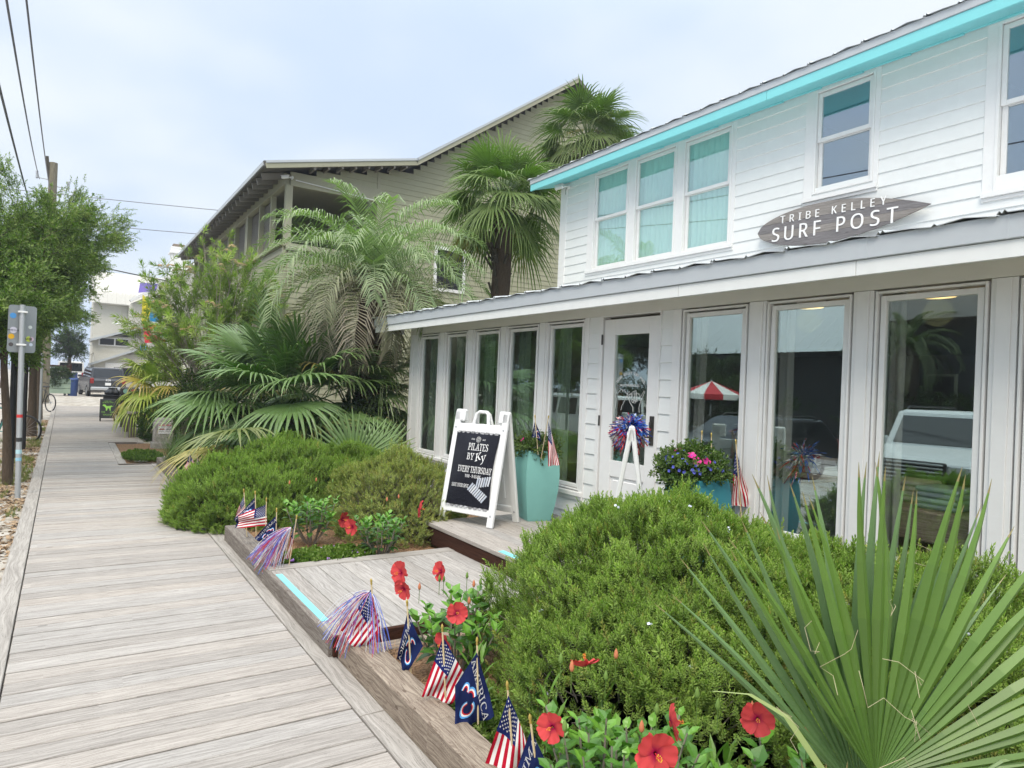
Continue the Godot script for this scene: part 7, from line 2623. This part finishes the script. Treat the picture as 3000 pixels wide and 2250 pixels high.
	# bins
	for i in 2:
		var wb := thing("wheeled_bin", ["black wheeled bin heaped with bags behind the gallery sign", "black wheeled bin with round stickers next to the bench"][i], "bin", Vector3([1.25, 1.75][i], -0.05, [-28.6, -28.0][i]), "black bins at the end of the boardwalk")
		var body := MB.new()
		var lo := 0.26
		var hi := 0.31
		for k in 4:
			var a := PI / 4 + k * PI / 2
			var a2 := a + PI / 2
			body.quad(Vector3(cos(a) * lo, 0.05, sin(a) * lo) * Vector3(1.3, 1, 1.3), Vector3(cos(a2) * lo, 0.05, sin(a2) * lo) * Vector3(1.3, 1, 1.3), Vector3(cos(a2) * hi, 0.75, sin(a2) * hi) * Vector3(1.3, 1, 1.3), Vector3(cos(a) * hi, 0.75, sin(a) * hi) * Vector3(1.3, 1, 1.3), Vector3(cos(a + PI / 4), 0, sin(a + PI / 4)))
		body.box(Vector3(0, 0.74, 0), Vector3(0.62, 0.05, 0.62), 0.01)
		part("body", body.mesh(), M.black, wb)
		if i == 1:
			bpart("lid", Vector3(0, 0.92, 0), Vector3(0.58, 0.3, 0.58), flat(0.03, 0.03, 0.033, 0.4), wb, 0.05)
			for q in [[-0.13, Color(0.25, 0.45, 0.38)], [0.12, Color(0.40, 0.12, 0.08)]]:
				var st := MB.new()
				st.col = q[1]
				st.lathe(Vector3(q[0], 0.93, 0.288), [Vector2(0.085, 0.0), Vector2(0.083, 0.006), Vector2(0.0, 0.006)], 14, Basis(Vector3.RIGHT, PI / 2))
				part("sticker", st.mesh(), M.paintv, wb)
		else:
			for k in 5:
				var bg := MB.new()
				bg.lathe(Vector3(rf(-0.15, 0.15), 0.74, rf(-0.15, 0.15)), [Vector2(0.0, 0.0), Vector2(0.16, 0.04), Vector2(0.17, 0.12), Vector2(0.08, 0.2), Vector2(0.03, 0.24), Vector2(0.05, 0.28)], 9)
				part("bag", bg.mesh(), M.black, wb)
		for x in [-0.25, 0.25]:
			var wm := MB.new()
			wm.lathe(Vector3(), [Vector2(0.1, -0.025), Vector2(0.1, 0.025), Vector2(0.0, 0.025)], 12, Basis(Vector3.BACK, PI / 2))
			part("wheel", wm.mesh(), M.black, wb, Vector3(x, 0.1, -0.25))

func pot(label: String, at: Vector3, turn: float, col: Color) -> void:
	var t := thing("flower_pot", label, "flower pot", at, "", turn)
	var b := MB.new()
	# square in plan with softened corners, widest above the middle
	var prof := [[0.0, 0.125], [0.02, 0.132], [0.15, 0.157], [0.32, 0.180], [0.46, 0.186], [0.58, 0.180], [0.68, 0.166], [0.70, 0.163], [0.70, 0.14], [0.62, 0.138]]
	var pts: Array = []
	var uvs: Array = []
	for q in prof:
		var r: Array = []
		var u: Array = []
		for k in 4:
			for m in [-0.97, -0.6, 0.0, 0.6, 0.97]:
				var bulge: float = 1.0 - 0.03 * m * m
				var p := Vector3(m * q[1], q[0], q[1] * bulge * 1.0)
				if absf(m) > 0.9: p = Vector3(m * q[1] * 0.985, q[0], q[1] * 0.955)
				r.append(Basis(Vector3.UP, k * PI / 2.0) * p)
				u.append(Vector2(k * 0.3 + m * 0.15, q[0]))
		r.append(r[0])
		u.append(Vector2(1.3, q[0]))
		pts.append(r)
		uvs.append(u)
	b.sheet(pts, uvs, Vector3(0, 0, 1))
	# the sheet closes on itself, so normals are set from the axis
	for i in b.v.size():
		var o := Vector3(b.v[i].x, 0, b.v[i].z)
		if b.n[i].dot(o) < 0.0 and b.v[i].y < 0.69: b.n[i] = -b.n[i]
	b.box(Vector3(0, 0.005, 0), Vector3(0.23, 0.01, 0.23))
	part("body", b.mesh(), M.glaze_teal if col.r > 0.1 else M.glaze_blue, t)
	bpart("soil", Vector3(0, 0.64, 0), Vector3(0.27, 0.02, 0.27), M.mulch, t)

func pot_plant(label: String, at: Vector3, rad: Vector3, n: int, pinks: int, blues: int, c0: Color, c1: Color) -> void:
	var o := clump("potted_plant", label, "plant", at, rad, n, 0.026, c0, c1, "", 0.35, leaf_twig(8, 0.075, 0.028, 0.019, 17))
	for i in pinks + blues:
		var pink := i < pinks
		var d := some_dir()
		d.y = absf(d.y) if not pink else 0.9
		d = (d + Vector3(-0.35, 0.0, 0.35)).normalized()
		var p := Vector3(d.x * rad.x, d.y * rad.y, d.z * rad.z) * 1.08
		var b := MB.new()
		var r := 0.034 if pink else 0.0135
		b.col = Color(0.62, 0.02, 0.26) if pink else Color(0.13, 0.15, 0.68)
		var bs := face_to(d)
		for k in 5:
			var a := TAU * k / 5.0
			var a2 := a + 0.55
			var a3 := a - 0.55
			b.quad(Vector3(), bs * Vector3(cos(a3), sin(a3), 0.2) * r * 0.85, bs * Vector3(cos(a), sin(a), 0.28) * r, bs * Vector3(cos(a2), sin(a2), 0.2) * r * 0.85, d)
		part("flower", b.mesh(), M.paintv, o, p)

# ---------------------------------------------------------------- small flags on sticks
func flag(called: String, label: String, stick0: Vector3, stick1: Vector3, c: Array, star: bool, seed_: int, group: String, mirrored := false) -> void:
	var t := thing(called, label, "flag", stick0, group)
	var sb := MB.new()
	sb.tube([Vector3(), stick1 - stick0], [0.0042], 7)
	part("stick", sb.mesh(), M.stick, t)
	var fb := MB.new()
	var d := (stick1 - stick0).normalized()
	fb.lathe(stick1 - stick0, [Vector2(0.0045, -0.006), Vector2(0.0062, 0.0), Vector2(0.0045, 0.005), Vector2(0.007, 0.013), Vector2(0.0055, 0.022), Vector2(0.0, 0.031)], 9, grow(d))
	part("finial", fb.mesh(), M.gold, t)
	# u along the fly, v down the hoist
	var nz := noise(1.0, 2, seed_)
	var a: Vector3 = c[0] - stick0
	var hb: Vector3 = c[1] - stick0
	var yb: Vector3 = c[2] - stick0
	var ya: Vector3 = c[3] - stick0
	var nn := (ya - a).cross(hb - a).normalized()
	if nn.dot(Vector3(-0.54, 0.2, 0.84)) < 0.0: nn = -nn
	var size := (ya - a).length()
	var at := func(u: float, v: float) -> Vector3:
		var p := a.lerp(ya, u).lerp(hb.lerp(yb, u), v)
		var w := size * (0.055 * sin(u * 5.0 + v * 7.5 + seed_) * (0.3 + u) + 0.05 * nz.get_noise_2d(u * 1.5, v * 2.2) * (0.4 + u))
		return p + nn * w
	var b := MB.new()
	var n := 26
	var m := 13
	var navy := Color(0.012, 0.022, 0.085)
	for i in n:
		for j in m:
			var u0 := i / float(n)
			var u1 := (i + 1.0) / n
			var v0 := j / float(m)
			var v1 := (j + 1.0) / m
			var col := navy
			if star:
				col = Color(0.40, 0.008, 0.03) if j % 2 == 0 else Color(0.72, 0.71, 0.70)
				if u0 < 0.395 and j < 7: col = Color(0.015, 0.022, 0.11)
			b.col = col
			var p0: Vector3 = at.call(u0, v0)
			var p1: Vector3 = at.call(u1, v0)
			var p2: Vector3 = at.call(u1, v1)
			var p3: Vector3 = at.call(u0, v1)
			var k := b.v.size()
			b.quad(p0, p1, p2, p3, nn)
			# smooth shading from the true surface slope
			for q in 4:
				var uu: float = [u0, u1, u1, u0][q]
				var vv: float = [v0, v0, v1, v1][q]
				var du: Vector3 = at.call(uu + 0.01, vv) - at.call(uu - 0.01, vv)
				var dv: Vector3 = at.call(uu, vv + 0.01) - at.call(uu, vv - 0.01)
				var g := du.cross(dv).normalized()
				if g.dot(nn) < 0.0: g = -g
				b.n[k + q] = g
	var cloth := part("cloth", b.mesh(), M.cloth, t)
	var lift := nn * 0.0032
	if star:
		# fifty stars, nine rows of six and five
		var sm := MB.new()
		sm.col = Color(0.74, 0.73, 0.73)
		for r in 9:
			for q in 6 - (r % 2):
				var cu := (0.035 + q * 0.063 + (0.0315 if r % 2 else 0.0))
				var cv := 7.0 / 13.0 * (r + 1.0) / 10.0
				var pts: Array = []
				for k in 10:
					var rr := 0.026 if k % 2 == 0 else 0.011
					var an := TAU * k / 10.0
					pts.append(at.call(cu + rr * sin(an) * 0.68, cv - rr * cos(an)) + lift)
				var ce: Vector3 = at.call(cu, cv) + lift
				for k in 10: sm.tri(ce, pts[k], pts[(k + 1) % 10], nn)
		part("stars", sm.mesh(), M.cloth, cloth)
	else:
		var sgn := -1.0 if mirrored else 1.0
		var bend := func(v: Vector3) -> Array:
			var p: Vector3 = at.call(0.5 + v.x, 0.2 - v.y)
			return [p + lift, nn]
		part("lettering", bent(letters("AMERICA", 0.155, 0.0001, serif), bend), M.letter, cloth)
		# ribbon shaped like a 2 5 0 in red, white and blue bands
		for k in 3:
			var rb := MB.new()
			rb.col = [Color(0.55, 0.02, 0.03), Color(0.75, 0.74, 0.74), Color(0.10, 0.33, 0.70)][k]
			var off := 0.034 * (k - 1)
			for stroke in [[0.66, 0.64, 0.17, -2.0, 3.3], [0.50, 0.60, 0.22, 3.5, 5.0], [0.30, 0.62, 0.10, 2.2, 5.6]]:
				var prev: Array = []
				for i in 19:
					var an := lerpf(stroke[3], stroke[4], i / 18.0)
					var ra: float = stroke[2] + off
					var rb2: float = ra + 0.034
					var e := [at.call(stroke[0] + ra * 0.66 * cos(an), stroke[1] + ra * sin(an)) + lift, at.call(stroke[0] + rb2 * 0.66 * cos(an), stroke[1] + rb2 * sin(an)) + lift]
					if i: rb.quad(prev[0], prev[1], e[1], e[0], nn)
					prev = e
			part("ribbon_print", rb.mesh(), M.cloth, cloth)

func tassel(label: String, top: Vector3, to: Array, n: int) -> void:
	var t := thing("ribbon_tassel", label, "tassel", top, "red white and blue ribbon tassels")
	for k in 3:
		var b := MB.new()
		for i in int(n / 3.0):
			var e: Vector3 = to[rng.randi() % to.size()] + Vector3(rf(-0.07, 0.07), rf(-0.03, 0.05), rf(-0.07, 0.07)) - top
			var g := rf(0.85, 1.15)
			b.col = [Color(0.62, 0.05, 0.08), Color(0.74, 0.74, 0.78), Color(0.13, 0.20, 0.68)][k] * g
			var mid := e * 0.45 + Vector3(rf(-0.03, 0.03), 0.06 + rf(0.0, 0.05), rf(-0.03, 0.03))
			var pts: Array = []
			for m in 6:
				var f := m / 5.0
				pts.append(mid * 2.0 * f * (1.0 - f) + e * f * f + some_dir() * 0.008 * f)
			b.tube(pts, [0.0016], 3, false)
		part(["red_ribbons", "white_ribbons", "blue_ribbons"][k], b.mesh(), M.paintv, t)

func flags() -> void:
	var gs := "stars and stripes stick flags"
	var ga := "navy stick flags with ribbon emblem"
	flag("striped_flag", "stars and stripes flag standing closest to the big red flowers", Vector3(1.491, 0.02, -2.16), Vector3(1.449, 0.445, -2.189), [Vector3(1.453, 0.42, -2.187), Vector3(1.515, 0.255, -2.147), Vector3(1.561, 0.09, -2.115), Vector3(1.374, 0.085, -2.24)], true, 1, gs)
	flag("striped_flag", "stars and stripes flag folded over between two navy flags", Vector3(1.508, 0.03, -2.77), Vector3(1.475, 0.469, -2.791), [Vector3(1.478, 0.436, -2.789), Vector3(1.575, 0.262, -2.728), Vector3(1.523, 0.132, -2.762), Vector3(1.408, 0.17, -2.836)], true, 3, gs)
	flag("striped_flag", "stars and stripes flag spread before ribbons at the near deck corner", Vector3(1.470, 0.06, -3.535), Vector3(1.428, 0.486, -3.559), [Vector3(1.429, 0.457, -3.559), Vector3(1.483, 0.243, -3.525), Vector3(1.402, 0.105, -3.578), Vector3(1.292, 0.214, -3.648)], true, 5, gs)
	flag("striped_flag", "narrow stars and stripes flag beside ribbons at the far deck corner", Vector3(1.483, 0.06, -5.441), Vector3(1.525, 0.498, -5.412), [Vector3(1.522, 0.474, -5.415), Vector3(1.515, 0.36, -5.416), Vector3(1.497, 0.174, -5.431), Vector3(1.458, 0.184, -5.455)], true, 7, gs)
	flag("striped_flag", "stars and stripes flag flying level in the middle of its group", Vector3(1.446, 0.08, -6.035), Vector3(1.439, 0.538, -6.038), [Vector3(1.439, 0.506, -6.038), Vector3(1.453, 0.325, -6.03), Vector3(1.243, 0.295, -6.166), Vector3(1.243, 0.40, -6.165)], true, 9, gs)
	flag("striped_flag", "drooping stars and stripes flag against the round dark bush", Vector3(1.395, 0.08, -6.485), Vector3(1.351, 0.547, -6.511), [Vector3(1.35, 0.508, -6.512), Vector3(1.372, 0.38, -6.498), Vector3(1.297, 0.285, -6.547), Vector3(1.296, 0.33, -6.549)], true, 11, gs)
	flag("striped_flag", "small stars and stripes flag beyond the round dark bush", Vector3(1.31, 0.02, -9.75), Vector3(1.331, 0.575, -9.736), [Vector3(1.331, 0.545, -9.736), Vector3(1.385, 0.43, -9.705), Vector3(1.305, 0.32, -9.754), Vector3(1.262, 0.345, -9.78)], true, 13, gs)
	flag("striped_flag", "stars and stripes flag in the teal pot with pink petunias", Vector3(3.78, 0.93, -5.30), Vector3(3.70, 1.33, -5.10), [Vector3(3.703, 1.30, -5.103), Vector3(3.75, 1.12, -5.07), Vector3(3.80, 0.905, -5.03), Vector3(3.715, 0.885, -5.09)], true, 15, gs)
	flag("striped_flag", "large stars and stripes flag leaning beside the blue flower pot", Vector3(4.26, 0.28, -3.30), Vector3(4.268, 1.246, -3.44), [Vector3(4.268, 1.20, -3.437), Vector3(4.31, 1.03, -3.41), Vector3(4.386, 0.772, -3.364), Vector3(4.246, 0.762, -3.454)], true, 17, gs)
	flag("striped_flag", "small stars and stripes flag rising from the blue flowered plant", Vector3(4.2, 1.0, -3.72), Vector3(4.215, 1.292, -3.73), [Vector3(4.215, 1.26, -3.73), Vector3(4.24, 1.17, -3.71), Vector3(4.22, 1.08, -3.73), Vector3(4.19, 1.10, -3.75)], true, 19, gs)
	flag("navy_flag", "navy flag with ribbon emblem closest to the lowest striped flag", Vector3(1.536, 0.03, -2.528), Vector3(1.514, 0.486, -2.54), [Vector3(1.515, 0.450, -2.539), Vector3(1.44, 0.30, -2.588), Vector3(1.449, 0.085, -2.583), Vector3(1.588, 0.185, -2.494)], false, 2, ga)
	flag("navy_flag", "navy flag seen from its reverse beside the red hibiscus", Vector3(1.516, 0.03, -3.17), Vector3(1.479, 0.468, -3.193), [Vector3(1.482, 0.438, -3.191), Vector3(1.554, 0.26, -3.146), Vector3(1.487, 0.115, -3.189), Vector3(1.446, 0.194, -3.216)], false, 4, ga, true)
	flag("navy_flag", "navy flag seen from its reverse above the far ribbons", Vector3(1.46, 0.08, -5.729), Vector3(1.451, 0.501, -5.733), [Vector3(1.452, 0.466, -5.732), Vector3(1.463, 0.33, -5.726), Vector3(1.379, 0.235, -5.781), Vector3(1.300, 0.27, -5.831)], false, 6, ga, true)
	flag("navy_flag", "navy flag half hidden behind the level striped flag", Vector3(1.43, 0.08, -6.284), Vector3(1.403, 0.559, -6.299), [Vector3(1.403, 0.527, -6.299), Vector3(1.414, 0.40, -6.293), Vector3(1.268, 0.25, -6.388), Vector3(1.262, 0.335, -6.392)], false, 8, ga)
	flag("navy_flag", "small navy flag beyond the round dark bush", Vector3(1.40, 0.02, -9.575), Vector3(1.396, 0.549, -9.575), [Vector3(1.397, 0.52, -9.575), Vector3(1.435, 0.42, -9.551), Vector3(1.411, 0.33, -9.567), Vector3(1.37, 0.38, -9.59)], false, 10, ga)
	flag("navy_flag", "navy flag standing in the teal pot behind the petunias", Vector3(3.85, 0.95, -5.45), Vector3(3.83, 1.31, -5.50), [Vector3(3.832, 1.28, -5.50), Vector3(3.88, 1.15, -5.47), Vector3(3.885, 1.08, -5.465), Vector3(3.81, 1.12, -5.52)], false, 12, ga)
	flag("navy_flag", "navy flag rising from the blue flowered plant", Vector3(4.24, 1.0, -3.64), Vector3(4.24, 1.28, -3.655), [Vector3(4.24, 1.25, -3.655), Vector3(4.265, 1.15, -3.64), Vector3(4.255, 1.08, -3.645), Vector3(4.20, 1.11, -3.68)], false, 14, ga)
	flag("navy_flag", "lowest navy flag among the glossy leaves of the low hibiscus bush", Vector3(1.462, 0.02, -1.93), Vector3(1.402, 0.425, -1.962), [Vector3(1.404, 0.395, -1.961), Vector3(1.47, 0.25, -1.915), Vector3(1.44, 0.08, -1.94), Vector3(1.335, 0.12, -2.01)], false, 16, ga)
	tassel("thin ribbon tassel behind the striped flag at the near deck corner", Vector3(1.43, 0.44, -3.57), [Vector3(1.30, 0.12, -3.72), Vector3(1.34, 0.10, -3.62), Vector3(1.45, 0.13, -3.45), Vector3(1.28, 0.2, -3.75)], 100)
	tassel("full ribbon tassel spilling over the timber at the far deck corner", Vector3(1.50, 0.42, -5.46), [Vector3(1.30, 0.10, -5.50), Vector3(1.36, 0.12, -5.42), Vector3(1.40, 0.13, -5.55), Vector3(1.28, 0.16, -5.60)], 190)
